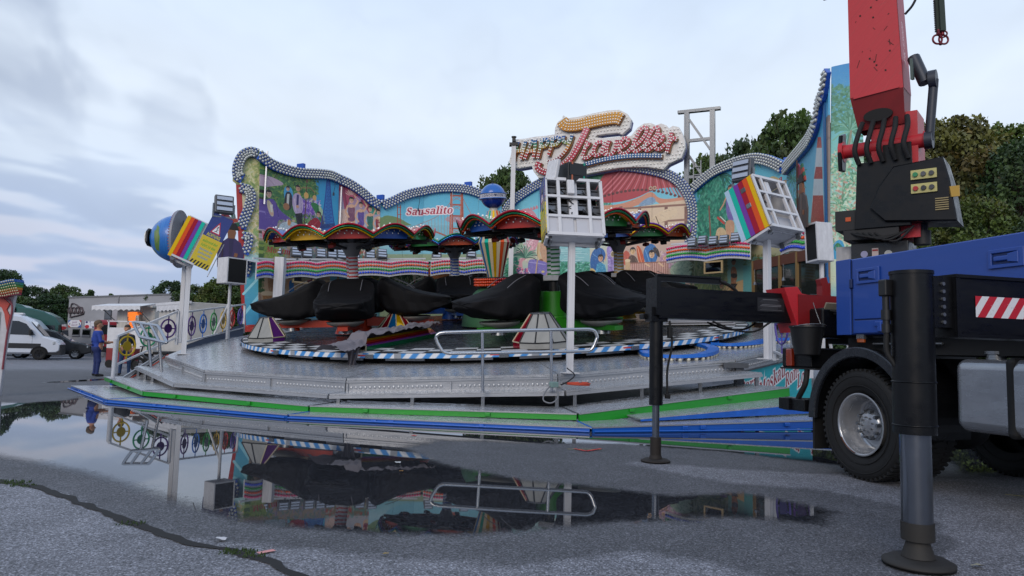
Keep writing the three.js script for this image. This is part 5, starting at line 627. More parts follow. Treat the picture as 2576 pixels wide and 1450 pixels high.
function lightMast(px, py, deg, label, kind) {
  const b = (() => { const v = look(px, py), o = camera.position, bx = SLOPE * Bk.x, bz = SLOPE * Bk.z, a0 = 1.7 - bx * RC.x - bz * RC.z, t = (a0 + bx * o.x + bz * o.z - o.y) / (v.y - bx * v.x - bz * v.z); return v.multiplyScalar(t).add(o); })();
  const g = thing('light_mast', label, 'light mast', b, deg * Math.PI / 180, 'light masts round the ride'), top = 3.03, w = 1.06, h = 1.14, d = kind === 'open' ? .36 : .6, tilt = kind === 'open' ? .3 : .38;
  part('pole', [rbox(.12, top + .35, .12, .008, 0, (top + .35) / 2, 0)], white, g); part('base_plate', box(.3, .02, .3, 0, .012, 0), white, g);
  const q = new THREE.Group(); q.name = 'light_box'; q.position.set(0, top, -.02); q.rotation.x = -tilt; g.add(q);
  const bar = (x0, y0, x1, y1, z, wd = .05) => beam(V(x0, y0, z), V(x1, y1, z), wd, .05, V(0, 0, 1)), W2 = w / 2, H2 = h / 2, D2 = d / 2;
  if (kind !== 'warning') {
    part('frame', [bar(-W2, -H2, -W2, H2, D2, .06), bar(W2, -H2, W2, H2, D2, .06), bar(-W2, -H2, W2, -H2, D2, .06), bar(-W2, H2, W2, H2, D2, .06)], white, q);
    for (const x of [-.29, .29]) part('grid_bar', bar(x, -H2, x, H2, D2 - .002, .06), white, q); for (const y of [.2, -.21]) part('grid_bar', bar(-W2, y, W2, y, D2 + .002, .05), white, q);
    part('side_wall', [box(.012, h, d, W2 + .012, 0, 0)], white, q); part('top_wall', box(w, .012, d, 0, H2 + .012, 0), white, q); part('rear_wall', box(w, h, .012, 0, 0, -D2), kind === 'open' ? M(0x1a1b1e, .7) : M(0x8a8c90, .6), q); part('floor_wall', box(w, .012, d, 0, -H2 - .012, 0), white, q);
    part('inner_mast', rbox(.17, h, .14, .01, 0, 0, .06, tilt * .0, 0, 0), white, q);
    for (const [x, y] of [[-.28, -.42], [.28, -.42]]) part('lower_panel', box(.5, .38, .02, x, y, .16), M(0xb9bac0, .5), q);
    const gear = (x, y, k) => part('ballast', [rbox(.34, .1, .12, .012, x, y, .02), box(.3, .03, .14, x, y + .09, .0), box(.05, .2, .05, x - .12, y + .06, .03), box(.04, .2, .05, x + .1, y + .06, .03), cyl(.025, .025, .16, x + .05, y - .08, .06, 8, .3, 0, 1.2)], k ? galv : floodBody, q);
    for (const [x, y, k] of [[-.4, .38, 0], [-.12, .36, 1], [.2, .38, 1], [.42, .34, 0], [-.4, .02, 1], [-.14, .0, 0], [.22, .03, 1], [.42, 0, 0]]) if (kind === 'open' || x < 0) gear(x, y, k);
    for (let i = 0; i < (kind === 'open' ? 12 : 6); i++) { const x = kind === 'open' ? rr(-.45, .45) : rr(-.45, -.05), y = rr(-.15, .45); part('wire', tube([V(x, y, .1), V(x + rr(-.15, .15), y - rr(.05, .2), .16), V(x + rr(-.2, .2), y + rr(-.1, .1), .12)], .008, 8, 4), wireM, q); }
    part('junction_box', rbox(.14, .3, .1, .02, -.06, .38, .22), white, q);
    if (kind === 'open') { part('warning_board', box(.02, h * 1.02, .46, -W2 - .02, 0, -.02), achtungM, q); }
    else ['yellow', 'orange', 'red', 'purple', 'teal', 'silver'].forEach((c, i) => part('foil_strip', box(.02, h * 1.03, .115, -W2 - .02, 0, D2 - .06 - i * .118), foil[c], q));
  } else {
    part('core_box', box(.5, 1.1, .98, 0, 0, -.18), white, q); ['yellow', 'orange', 'red', 'purple', 'teal'].forEach((c, i) => part('foil_strip', box(.03, 1.16, .088, .28, -.06, .3 - i * .092), foil[c], q));
    part('warning_board', box(.02, 1.5, .52, .33, .14, -.44), achtungM, q); part('rear_panel', box(.3, .95, .02, .1, -.25, -.76), white, q);
  }
  for (const [x, z] of [[-W2 + .08, D2 - .1], [W2 - .08, D2 - .1], [-W2 + .08, -D2 + .1], [W2 - .08, -D2 + .1]]) part('castor', [cyl(.055, .055, .03, x, -H2 - .1, z, 12, 0, 0, Math.PI / 2), box(.04, .08, .06, x, -H2 - .05, z)], galv, q);
  part('lower_bar', [beam(V(-W2, -H2 - .05, -D2), V(W2, -H2 - .05, -D2), .05, .05), beam(V(-W2, -H2 - .05, D2 - .05), V(-W2 + .02, -H2 - .05, -D2), .05, .05), beam(V(W2, -H2 - .05, D2 - .05), V(W2 - .02, -H2 - .05, -D2), .05, .05)], white, q);
  return { g, q };
}
{
  const c = lightMast(1433, 940, 8.2, 'white light mast with open lamp grid at the front corner of the deck', 'open');
  const r = lightMast(1932, 905, 34, 'white light mast with rainbow foil side at the right corner of the deck', 'foil');
  const l = lightMast(461, 892, -64, 'white light mast with tilted warning board at the left of the deck', 'warning');
  scene.updateMatrixWorld(true); const boxTop = (m, x, z, y = .58) => m.q.localToWorld(V(x, y, z));
  // strapped black case and lamps on the box tops
  const cs = thing('equipment_case', 'black equipment case strapped on top of the front light box', 'case', boxTop(c, .02, -.02), .45); part('body', rbox(.42, .36, .46, .02, 0, .2, 0), M(0x17181c, .5), cs); part('front_panel', box(.36, .2, .01, 0, .24, .236), M(0x0b0c10, .3), cs); part('strap', [box(.03, .38, .475, -.12, .2, 0), box(.44, .03, .03, 0, .39, .1)], M(0xb0664a, .7), cs); part('strap', box(.035, .38, .478, .14, .2, 0), M(0x1f8a74, .7), cs);
  const bl = thing('floodlight', 'white floodlight seen edge on atop the front light box', 'floodlight', boxTop(c, -.36, .05), -.9, 'floodlights of the ride'); part('housing', rbox(.3, .42, .08, .02, 0, .22, 0, -.2, 0, 0), white, bl); part('bracket', box(.05, .3, .05, 0, .15, -.08), white, bl);
  flood(boxTop(l, .3, -.44, .86), .55, 'grey floodlight atop the warning board mast at the left', .2, 1.15); const rf = boxTop(r, -.38, -.05); flood(rf, -.9, 'grey floodlight on bracket atop the rainbow foil light box', .1, 1.05);
  const p2 = thing('support_pole', 'white square pole behind the warning board mast', 'pole', (() => { const q = atDepth(451, 863, 19.9); return q; })(), .3); part('shaft', rbox(.11, 2.35, .11, .008, 0, 1.17, 0), white, p2); part('foot', box(.26, .02, .26, 0, .012, 0), white, p2);
  // half globe on its round frame
  const gp = atDepth(452, 602, 19.6), gl = thing('globe_sign', 'half globe sign with blue oceans on a round grey frame', 'globe sign', gp, 0), ax = new THREE.Group(); gl.rotation.set(0, -1.45, 0);
  const gc = canvas(512, 512), gx = gc.getContext('2d'); gx.fillStyle = '#2468b4'; gx.fillRect(0, 0, 512, 512); for (let i = 0; i < 500; i++) { gx.globalAlpha = .12; gx.fillStyle = ['#5aa0d8', '#1a4a94', '#8ac0e0'][i % 3]; gx.beginPath(); gx.ellipse(rnd() * 512, rnd() * 512, rr(6, 30), rr(2, 8), 0, 0, 7); gx.fill(); } gx.globalAlpha = 1; for (const [cx, cy, s] of [[120, 150, 60], [150, 250, 45], [250, 330, 70], [300, 130, 50], [390, 260, 75], [60, 330, 40], [430, 120, 45]]) { gx.fillStyle = '#5a7a3a'; gx.beginPath(); for (let i = 0; i < 16; i++) { const a = i / 16 * 6.28, r2 = s * (.6 + .5 * vnoise(cx + i * 1.7, cy)); gx.lineTo(cx + Math.cos(a) * r2, cy + Math.sin(a) * r2 * .8); } gx.fill(); gx.globalAlpha = .5; gx.fillStyle = '#8a8a4a'; gx.beginPath(); gx.arc(cx, cy, s * .35, 0, 7); gx.fill(); gx.globalAlpha = 1; }
  part('frame_disc', cyl(.8, .8, .06, 0, 0, 0, 40, Math.PI / 2, 0, 0), M(0x8a8b93, .5, .1, { map: grime }), gl); part('dome', put(new THREE.SphereGeometry(.66, 36, 18, 0, Math.PI * 2, 0, Math.PI / 2), 0, 0, .02, Math.PI / 2, 0, 0).scale(1, 1, 1.12), new THREE.MeshPhysicalMaterial({ map: canvasTex(gc), roughness: .35, clearcoat: .4 }), gl);
  const bm = []; for (let i = 0; i < 60; i++) { const a = i / 60 * 6.283; bm.push(at(Math.cos(a) * .76, Math.sin(a) * .76, .05)); } copies('rim_bulb', new THREE.SphereGeometry(.022, 6, 5), M(0x8a4a5a, .3), bm, gl);
  part('emblem', put(ext([[-.3, -.14], [-.16, -.24], [.16, -.24], [.3, -.14], [.3, .14], [.16, .24], [-.16, .24], [-.3, .14]], .06, .01), 0, 0, .74), M(0x15161c, .5), gl); part('emblem_script', [torus(.14, .03, -.02, 0, .82, 0, 0, 0, 18, 6, 4.6), box(.3, .05, .03, .02, .02, .82, 0, 0, .2)], M(0xa8502c, .5), gl); const eb = []; for (let i = 0; i < 34; i++) { const a = i / 34 * 6.283; eb.push(at(Math.cos(a) * .27, Math.sin(a) * .2, .82)); eb.push(at(Math.cos(a + .09) * .22, Math.sin(a + .09) * .155, .82)); } copies('emblem_bulb', new THREE.SphereGeometry(.024, 6, 5), bulbWhite, eb, gl);
  part('bracket', [beam(V(-.2, .45, -.06), V(.25, .5, -.5), .06, .06), beam(V(-.1, -.5, -.06), V(-.1, .6, -.06), .06, .06), beam(V(.0, -.45, -.06), V(.1, -.5, -.5), .06, .06)], galv, gl); part('cable', tube([V(.1, .5, -.1), V(.2, .35, -.12), V(.12, .2, -.12), V(.2, .05, -.1)], .012, 12, 5), wireM, gl);
}
// ---------- railings with coloured rings ----------
const ringCols = { purple: 0x4a2470, blue: 0x1b64b4, green: 0x1f8a3a, gold: 0xb8920e, red: 0xb02418, teal: 0x0f8a5a, yellow: 0xc0a010, violet: 0x5a4a9a };
function ringRail(a, b, h, list, label, skirt) {
  const d = b.clone().sub(a), L = d.length(), g = thing('ring_railing', label, 'railing', a, 0, 'white railings with coloured rings'), P = (t, y) => d.clone().multiplyScalar(t).setY(d.y * t + y), dir = d.clone().setY(0).normalize(), ang = Math.atan2(-dir.z, dir.x);
  part('rail', beam(P(0, h), P(1, h), .05, .05), white, g); part('rail', beam(P(0, .2), P(1, .2), .045, .045), white, g); for (const t of [0, 1]) part('post', beam(P(t, 0), P(t, h), .07, .07, V(0, 0, 1)), white, g);
  const mid = (h + .2) / 2, r = (h - .2) / 2 * .66; list.forEach((c, i) => { const t = (i + .5) / list.length, m = M(ringCols[c], .4), p = P(t, mid), o = part('ring', torus(r, .022, 0, 0, 0, 0, 0, 0, 32, 8), m, g); o.position.copy(p); o.rotation.y = ang; part('disc', cyl(r * .52, r * .52, .02, 0, 0, 0, 24, Math.PI / 2, 0, 0), c === 'green' ? M(0x5a6a62, .4) : M(new THREE.Color(ringCols[c]).multiplyScalar(.6).getHex(), .4), o); part('spoke', [box(.03, (h - .2) / 2 - r * .5, .02, 0, (r * .5 + (h - .2) / 2) / 2, 0), box(.03, (h - .2) / 2 - r * .5, .02, 0, -(r * .5 + (h - .2) / 2) / 2, 0), box(r * .55, .03, .02, r * .75, 0, 0), box(r * .55, .03, .02, -r * .75, 0, 0)], m, o); });
  if (skirt) part('skirt_panel', solid([[P(0, .1), P(0, -.55), P(1, -.2), P(1, .35)], [P(1, .35), P(1, -.2), P(0, -.55), P(0, .1)]]), M(0x6a7488, .6), g); return g;
}
{
  const a = atDepth(464, 862, 20.4), b = atDepth(612, 834, 26.0); a.y = deckH(a.x, a.z); b.y = deckH(b.x, b.z); ringRail(a, b, 1.05, ['purple', 'blue', 'green', 'gold', 'red', 'violet'], 'white railing with six coloured rings at the left rear of the deck', true);
  const c = atDepth(287, 940, 17.9), d = atDepth(443, 868, 19.6); ringRail(c, d, .92, ['yellow', 'teal', 'purple'], 'sloping white railing with yellow green and purple rings by the entrance ramp', false);
  const bp = thing('ramp_post', 'white round post with blue foot at the ramp start', 'post', atDepth(284, 940, 17.6).setY(.12)); part('shaft', cyl(.045, .045, 1.0, 0, .62, 0, 12), white, bp); part('foot', cyl(.055, .055, .14, 0, .07, 0, 12), blueEdge, bp);
  const e = atDepth(1947, 908, 15.4), f = atDepth(2040, 952, 13.2); ringRail(e, f, 1.5, ['violet', 'purple'], 'white stair railing with purple rings behind the crane bucket', false);
  // ramp along the left edge
  const R0 = atDepth(284, 944, 17.6).setY(.1), R1 = ring(-68, 9.4, deckH), rp = thing('entrance_ramp', 'narrow aluminium ramp rising along the left edge of the deck', 'ramp', R0); const d2 = R1.clone().sub(R0), sd = V(d2.z, 0, -d2.x).normalize().multiplyScalar(-.55), pt = (t, s) => d2.clone().multiplyScalar(t).addScaledVector(sd, s); part('plate', prism([pt(0, 0), pt(0, 1.6), pt(1, 1.6), pt(1, 0)].reverse(), .04), aluPlain, rp); part('plate_edge', beam(pt(0, 0).add(V(0, .03, 0)), pt(1, 0).add(V(0, .03, 0)), .05, .06), aluPlain, rp);
  for (let i = 0; i < 3; i++) tag(part('ramp_cable', tube([0, .2, .45, .7, 1].map((t) => R0.clone().add(pt(t, .3 + .12 * i + .1 * Math.sin(t * 9 + i))).add(V(0, .03 + .02 * Math.sin(t * 14 + i * 2), 0))), .014, 40, 6), i === 2 ? M(0xa83a24, .6) : wireM), ['black cable snaking down the ramp, nearer the edge', 'second black cable snaking down the ramp', 'thin red cable beside the black ramp cables'][i], 'cable', 'cables on the ramp');
}
// ---------- stainless handrails ----------
{
  const steel = M(0xb4b6ba, .2, .95), p0 = atHeight(1215, 988, .455), p1 = atHeight(1388, 985, .5), dir = p1.clone().sub(p0), on = (px) => { const n = V(-dir.z, 0, dir.x).normalize(); return (py) => atWall(px, py, p0, n); };
  const g = thing('steel_handrail', 'long stainless steel handrail loop on the front ledge', 'handrail', p0), L = (v) => v.clone().sub(p0), pts = [[1120, 837], [1300, 832], [1480, 829], [1497, 834], [1503, 848], [1494, 872], [1480, 884], [1300, 887], [1130, 890], [1113, 884], [1100, 862], [1096, 848], [1103, 840]].map(([x, y]) => L(on(x)(y)));
  part('loop', new THREE.TubeGeometry(new THREE.CatmullRomCurve3(pts, true, 'catmullrom', .12), 120, .03, 10, true), steel, g); for (const [x, y] of [[1215, 988], [1388, 985]]) { const b = L(on(x)(y)), t = L(on(x - 2)(y - 155)); part('post', rod(b, t, .026, 12), steel, g); part('post_foot', cyl(.05, .05, .015, b.x, b.y + .008, b.z, 12), steel, g); }
  const h = thing('steel_handrail', 'small angled stainless steel handrail by the left ramp', 'handrail', atDepth(380, 925, 16.6)), q = (x, y, d = 16.6) => atDepth(x, y, d).sub(h.position);
  const A = q(334, 811, 16.9), B = q(397, 821, 16.5), Cc = q(419, 863, 16.2), D = q(352, 848, 16.6); part('loop', new THREE.TubeGeometry(new THREE.CatmullRomCurve3([A, A.clone().lerp(B, .5), B, Cc, Cc.clone().lerp(D, .5), D], true, 'catmullrom', .1), 90, .036, 10, true), steel, h); for (const [t, x, y] of [[.32, 379, 925], [.72, 406, 936]]) { part('bar', rod(A.clone().lerp(B, t), D.clone().lerp(Cc, t), .034, 10), steel, h); part('post', rod(D.clone().lerp(Cc, t), q(x, y, 16.5), .034, 10), steel, h); }
}
// ---------- loudspeakers and painted cut-out figures ----------
{
  const sp = (x, y, d, turn, tilt, w, h, dp, label, standTo) => { const c = atDepth(x, y, d), g = thing('loudspeaker', label, 'loudspeaker', c, turn, 'white loudspeakers on stands'), b = part('cabinet', rbox(w, h, dp, .02, 0, 0, 0, 0, 0, tilt), white, g); const gr = part('grille', box(w - .08, h - .08, .02, 0, 0, dp / 2 + .004, 0, 0, tilt), M(0x07070a, .8), g); part('grille_frame', ext([[-w / 2, -h / 2], [w / 2, -h / 2], [w / 2, h / 2], [-w / 2, h / 2]], .03, .004, [[[-w / 2 + .04, -h / 2 + .04], [-w / 2 + .04, h / 2 - .04], [w / 2 - .04, h / 2 - .04], [w / 2 - .04, -h / 2 + .04]]]).rotateZ(tilt).translate(0, 0, dp / 2 - .005), white, g); const base = standTo - c.y; part('stand', rod(V(0, base, -.05), V(0, -h / 2 + .05, -.05), .05, 10), white, g); part('stand_brace', rod(V(.35, base, -.5), V(0, -h / 2 - .6, -.05), .035, 8), white, g); part('stand_brace', rod(V(-.25, base, -.5), V(0, -h / 2 - .6, -.05), .035, 8), white, g); return g; };
  const l = sp(583, 683, 23.2, .95, 0, .72, .84, .55, 'white loudspeaker with black grille on stand by the left railing', 1.35), r = sp(2062, 612, 15.6, -1.28, .06, .4, .86, .4, 'tilted white loudspeaker on pole at the right beside the booth', 1.3);
  const fig = (x, y0, y1, d, turn, label, cols) => { // a flat painted board cut to a standing figure with a flag pole
    const c = atDepth(x, (y0 + y1) / 2, d), H = (y1 - y0) * d / 1800, g = thing('cutout_figure', label, 'cut-out figure', c.clone().setY(c.y - H / 2), turn, 'painted cut-out figures'), s = H / 148, P = (a) => a.map(([px, py]) => [px * s, py * s]);
    part('coat', ext(P([[-30, 0], [30, 0], [33, 40], [24, 66], [8, 78], [-8, 78], [-22, 66], [-32, 40]]), .04, .004), M(cols[0], .5, 0, { map: grime }), g); part('face', ext(P([[-8, 76], [8, 76], [11, 92], [7, 104], [-7, 104], [-10, 92]]), .05, .003), M(0x7a4f34, .6), g); part('hat', ext(P([[-18, 100], [18, 98], [14, 106], [9, 116], [-6, 117], [-12, 108], [-20, 106]]), .06, .004), M(0x17171a, .6), g); part('hand', ext(P([[8, 30], [16, 28], [18, 38], [10, 40]]), .055, .003), M(0x7a4f34, .6), g); part('lapel', ext(P([[-5, 76], [5, 76], [3, 20], [-3, 20]]), .047, .003), M(cols[1], .5), g);
    part('pole', box(1.6 * s, 150 * s, .03, -20 * s, 78 * s, .05), M(0x3a241c, .6), g); part('flag', ext(P([[-30, 132], [-20, 146], [0, 128], [8, 112], [4, 96], [-8, 104], [-18, 112]]), .03, .003), M(0x7a2a3a, .6), g); for (let i = 0; i < 4; i++) part('flag_stripe', ext(P([[-4 + i * 5, 138 - i * 10], [6 + i * 5, 140 - i * 10], [8 + i * 5, 130 - i * 10], [-2 + i * 5, 128 - i * 10]]), .036, .002), M(i % 2 ? 0x9a3a2a : 0x1f5a3c, .6), g); return g; };
  fig(581, 530, 676, 23.6, .5, 'painted cut-out guard with halberd and flag above the left loudspeaker', [0x3a2f5c, 0x2a2448]); fig(2020, 400, 580, 15.8, -1.62, 'painted cut-out figure seen edge on above the right loudspeaker', [0x4a3a34, 0x5a4a44]);
}
// ---------- lantern cones, covered beam, blue bulb ornament, cables ----------
const discPoint = (px, py, up = 0) => { const v = look(px, py), o = camera.position, bx = SLOPE * Bk.x, bz = SLOPE * Bk.z, a0 = 1.95 + up - bx * RC.x - bz * RC.z, t = (a0 + bx * o.x + bz * o.z - o.y) / (v.y - bx * v.x - bz * v.z); return v.multiplyScalar(t).add(o); };
{
  const tiltQ = new THREE.Quaternion().setFromRotationMatrix(discBase), frost = M(0x9c9c98, .7, 0, { map: grime });
  const cone = (px, py, r0, r1, h, turn, label, cols) => { const p = discPoint(px, py, .012), g = thing('lantern_cone', label, 'lantern cone', p, 0, 'lantern cones set down on the turntable'); g.quaternion.copy(tiltQ).multiply(new THREE.Quaternion().setFromAxisAngle(V(0, 1, 0), turn)); const N = cols.length, w = Math.PI / N, f = (a, r, y) => V(Math.sin(a) * r, y, Math.cos(a) * r), foot = .18 * h;
    cols.forEach((c, i) => { const a = (i + .5) / N * 6.2832, m = c === 'frost' ? frost : foil[c]; part('foot_panel', solid([[f(a - w, r0, .0), f(a + w, r0, .0), f(a + w, r0 * 1.0, foot), f(a - w, r0, foot)]]), m, g); part('cone_panel', solid([[f(a - w, r0, foot + .004), f(a + w, r0, foot + .004), f(a + w, r1, h), f(a - w, r1, h)]]), m, g); part('edge_bar', rod(f(a - w, r0 + .006, foot), f(a - w, r1 + .006, h), .016, 6), c === 'frost' ? darkMetal : foil.bone, g); part('foot_bar', beam(f(a - w, r0 + .004, foot), f(a + w, r0 + .004, foot), .02, .022), c === 'frost' ? darkMetal : foil.bone, g); }); part('cap', cyl(r1 * 1.05, r1 * 1.05, .03, 0, h + .01, 0, N), galv, g); return g; };
  cone(672, 858, .5, .16, .62, .28, 'grey frosted lantern cone with green side at the left rim of the turntable', ['frost', 'frost', 'frost', 'green', 'purple', 'red', 'frost', 'frost'].map((c, i) => [['frost', 'purple', 'green', 'red', 'frost', 'frost', 'frost', 'frost'][i]][0]));
  cone(997, 838, .56, .13, .62, .1, 'rainbow striped lantern cone between the covered gondolas', ['yellow', 'red', 'purple', 'teal', 'silver', 'green', 'dark', 'red', 'dark', 'green', 'blue', 'red'].map((c, i) => ['blue', 'yellow', 'red', 'purple', 'green', 'teal', 'dark', 'red', 'green', 'purple', 'green', 'red'][i]));
  cone(1362, 872, .62, .22, .72, .2, 'frosted lantern cone with golden side behind the steel handrail', ['frost', 'frost', 'frost', 'frost', 'red', 'bone', 'yellow', 'orange', 'frost', 'frost'].map((c, i) => ['frost', 'frost', 'frost', 'frost', 'frost', 'red', 'bone', 'yellow', 'red', 'frost'][i]));
  // foil covered beam under a grey blanket
  const a = discPoint(908, 884, .0), b = discPoint(1088, 848, .0), g = thing('foil_beam', 'long rainbow foil box beam lying on the turntable under a blanket', 'beam', a), d = b.clone().sub(a), up = V(0, 1, 0), sd = V(d.z, 0, -d.x).normalize(); if (sd.z < 0) sd.negate();
  const F = (t, s, y) => d.clone().multiplyScalar(t).addScaledVector(sd, s).add(V(0, y, 0)); part('side', solid([[F(0, .12, .0), F(1, .12, .0), F(1, .12, .1), F(0, .12, .1)]]), foil.green, g); ['purple', 'red', 'orange', 'yellow'].forEach((c, i) => part('foil_strip', solid([[F(0, .12 - i * .05, .1 + i * .035), F(1, .12 - i * .05, .1 + i * .035), F(1, .07 - i * .05, .135 + i * .035), F(0, .07 - i * .05, .135 + i * .035)]]), foil[c], g)); part('end_frame', [beam(F(0, .12, 0), F(0, .12, .12), .03, .03, V(1, 0, 0)), beam(F(0, -.16, 0), F(0, -.16, .22), .03, .03, V(1, 0, 0)), beam(F(0, .12, .12), F(0, -.16, .23), .03, .03), beam(F(0, .12, .015), F(0, -.16, .015), .03, .03)], foil.bone, g); part('core', solid([[F(1, .12, 0), F(1, -.16, 0), F(1, -.16, .23), F(1, .12, .1)], [F(.02, -.16, 0), F(.02, -.16, .22), F(1, -.16, .22), F(1, -.16, 0)], [F(.06, .11, 0), F(.06, .11, .1), F(.06, -.15, .22), F(.06, -.15, 0)]]), M(0x1a1512, .9, 0, { side: THREE.DoubleSide }), g);
  // blanket: a rumpled sheet over the beam, its end hanging over the rim
  const bg = new THREE.PlaneGeometry(1, 1, 90, 26), q = bg.attributes.position; for (let i = 0; i < q.count; i++) { const u = q.getX(i) + .5, v = q.getY(i) + .5, t = -.34 + u * 1.38, s = -.45 + v * .6 + (u < .26 ? (.26 - u) * 1.2 * v : 0); let y = .3 + .14 * fbm(u * 14, v * 6, 3) + .1 * Math.abs(vnoise(u * 22, v * 7) - .5) - Math.max(0, Math.abs(s + .05) - .16) * 1.1; y = Math.max(y, .02 + .03 * vnoise(u * 30, v * 20)); if (t < -.02) y = Math.max(.05 + .16 * fbm(u * 20, v * 10, 3), y * .66); const p = F(t, s, y); q.setXYZ(i, p.x, p.y, p.z); } bg.computeVertexNormals(); const bk = part('blanket', bg, M(0x6f6a6f, .95, 0, { side: THREE.DoubleSide, bumpMap: clothBump, bumpScale: .01 })); bk.position.copy(a); tag(bk, 'rumpled grey blanket thrown over the rainbow foil beam', 'blanket');
  const tg = new THREE.PlaneGeometry(1, 1, 14, 30), tq = tg.attributes.position, rimOut = V(Math.sin(-.37), 0, Math.cos(-.37)); for (let i = 0; i < tq.count; i++) { const u = tq.getX(i), v = .5 - tq.getY(i); const w = .16 * (1 - .4 * v) * (1 + .3 * Math.sin(v * 7)), p = F(-.03, .05, .16).addScaledVector(rimOut, Math.min(v, .42) * .75 + (v > .42 ? .02 * Math.sin(v * 9) : 0)).add(V(u * w * 2, -Math.max(0, v - .34) * .75 - v * .2 + .04 * vnoise(u * 9, v * 9), .04 * Math.sin(u * 14 + v * 5))); tq.setXYZ(i, p.x, p.y, p.z); } tg.computeVertexNormals(); const tl = part('blanket_tail', tg, M(0x5f5b61, .95, 0, { side: THREE.DoubleSide, bumpMap: clothBump, bumpScale: .01 })); tl.position.copy(a); tag(tl, 'grey cloth end hanging over the turntable rim', 'cloth');
  // white boards lying at the right rim
  const wb = discPoint(1760, 815, .03), wg = thing('board_stack', 'stack of pale boards lying on the right of the turntable', 'boards', wb, 0); wg.quaternion.copy(tiltQ); for (let i = 0; i < 4; i++) part('board', rbox(2.0 - i * .1, .03, .9, .006, rr(-.05, .05), .02 + i * .033, rr(-.05, .05), 0, .2 + rr(-.04, .04), 0), i % 2 ? M(0x8f8f94, .6) : M(0xa4a5aa, .6), wg);
  // blue ornament with lamps lying on the right deck
  const dp = (px, py, upv = 0) => { const v = look(px, py), o = camera.position, bx = SLOPE * Bk.x, bz = SLOPE * Bk.z, a0 = 1.7 + upv - bx * RC.x - bz * RC.z, t = (a0 + bx * o.x + bz * o.z - o.y) / (v.y - bx * v.x - bz * v.z); return v.multiplyScalar(t).add(o); };
  const orn = (name, label, path, w, n) => { const c = new THREE.CatmullRomCurve3(path.map(([x, y]) => dp(x, y, .12)), false, 'centripetal'), N = 60, P = c.getSpacedPoints(N), l = [], r = [], o = P[0].clone(); P.forEach((p, i) => { const t = P[Math.min(N, i + 1)].clone().sub(P[Math.max(0, i - 1)]).setY(0).normalize(); l.push(p.clone().add(V(t.z * w, 0, -t.x * w)).sub(o)); r.push(p.clone().add(V(-t.z * w, 0, t.x * w)).sub(o)); }); const qd = [], dn = (v) => v.clone().setY(v.y - .07); for (let i = 0; i < N; i++) qd.push([l[i], r[i], r[i + 1], l[i + 1]].reverse(), [r[i], dn(r[i]), dn(r[i + 1]), r[i + 1]], [l[i + 1], dn(l[i + 1]), dn(l[i]), l[i]]); const g2 = thing(name, label, 'lamp ornament', o, 0, 'blue lamp ornaments lying on the deck'); part('band', solid(qd), Object.assign(M(0x1a66c4, .4, 0, { clearcoat: .2 }), { side: THREE.DoubleSide }), g2); const mats = []; c.getSpacedPoints(n).forEach((p, i) => { const t = c.getTangent(i / n).setY(0).normalize(); for (const s of [-.6, .6]) mats.push(at(p.x - t.z * w * s - o.x, p.y - .1 - o.y, p.z + t.x * w * s - o.z)); }); copies('lamp', new THREE.SphereGeometry(.045, 8, 6), M(0xc8c4b4, .2, 0, { clearcoat: .6 }), mats, g2); return g2; };
  orn('lamp_ornament', 'curved blue lamp ornament lying on the deck behind the outrigger', [[1618, 878], [1640, 890], [1700, 893], [1760, 890], [1795, 878], [1780, 868], [1758, 862], [1775, 856], [1800, 858]], .12, 34); orn('lamp_ornament', 'long blue lamp ornament lying at the right deck edge', [[1795, 862], [1840, 864], [1890, 860], [1935, 852], [1980, 850]], .13, 22);
  // cables heaped at the foot of the front mast
  const m0 = atDepth(1440, 975, 12.75); const coil = (off, R, n, m, label) => { const pts = []; for (let i = 0; i <= n * 10; i++) { const a = i / 10 * 6.283; pts.push(V(off.x + Math.cos(a) * R * (1 + .25 * vnoise(i * .7, R * 9)), off.y + .02 + i * .0012 + .02 * vnoise(i * .4, 3), off.z + Math.sin(a) * R * .8 * (1 + .2 * vnoise(i * .5, R * 5)))); } tag(part('cable_coil', tube(pts, .011, n * 40, 6), m), label, 'cable'); };
  const lh = .585; coil(V(1.2, lh, -12.62), .17, 3, M(0xb8432a, .5), 'orange cable coiled at the foot of the front light mast'); coil(V(1.1, lh + .01, -12.7), .14, 2, M(0x5a5b60, .5), 'grey cable looped at the foot of the front light mast'); tag(part('cable', tube([V(1.02, .9, -12.9), V(1.14, .78, -12.72), V(1.0, .66, -12.6), V(.9, .62, -12.52), V(.82, .58, -12.48)], .012, 40, 6), wireM), 'black cable dropping from the deck edge by the front mast', 'cable'); tag(part('cable', tube([V(.72, .62, -12.42), V(.6, .48, -12.3), V(.58, .36, -12.22), V(.7, .32, -12.2), V(.82, .4, -12.25), V(.8, .58, -12.38)], .013, 40, 6), M(0x6a6c70, .5)), 'grey cable loop hanging below the front ledge', 'cable');
  const jb = thing('junction_box', 'small grey green junction box on the ledge beside the cables', 'junction box', V(.76, .62, -12.42), .5); part('body', rbox(.14, .1, .1, .015), M(0x6a8480, .5), jb); part('plug', cyl(.03, .03, .08, .09, -.03, 0, 10, 0, 0, Math.PI / 2), M(0x8a8a84, .5), jb);
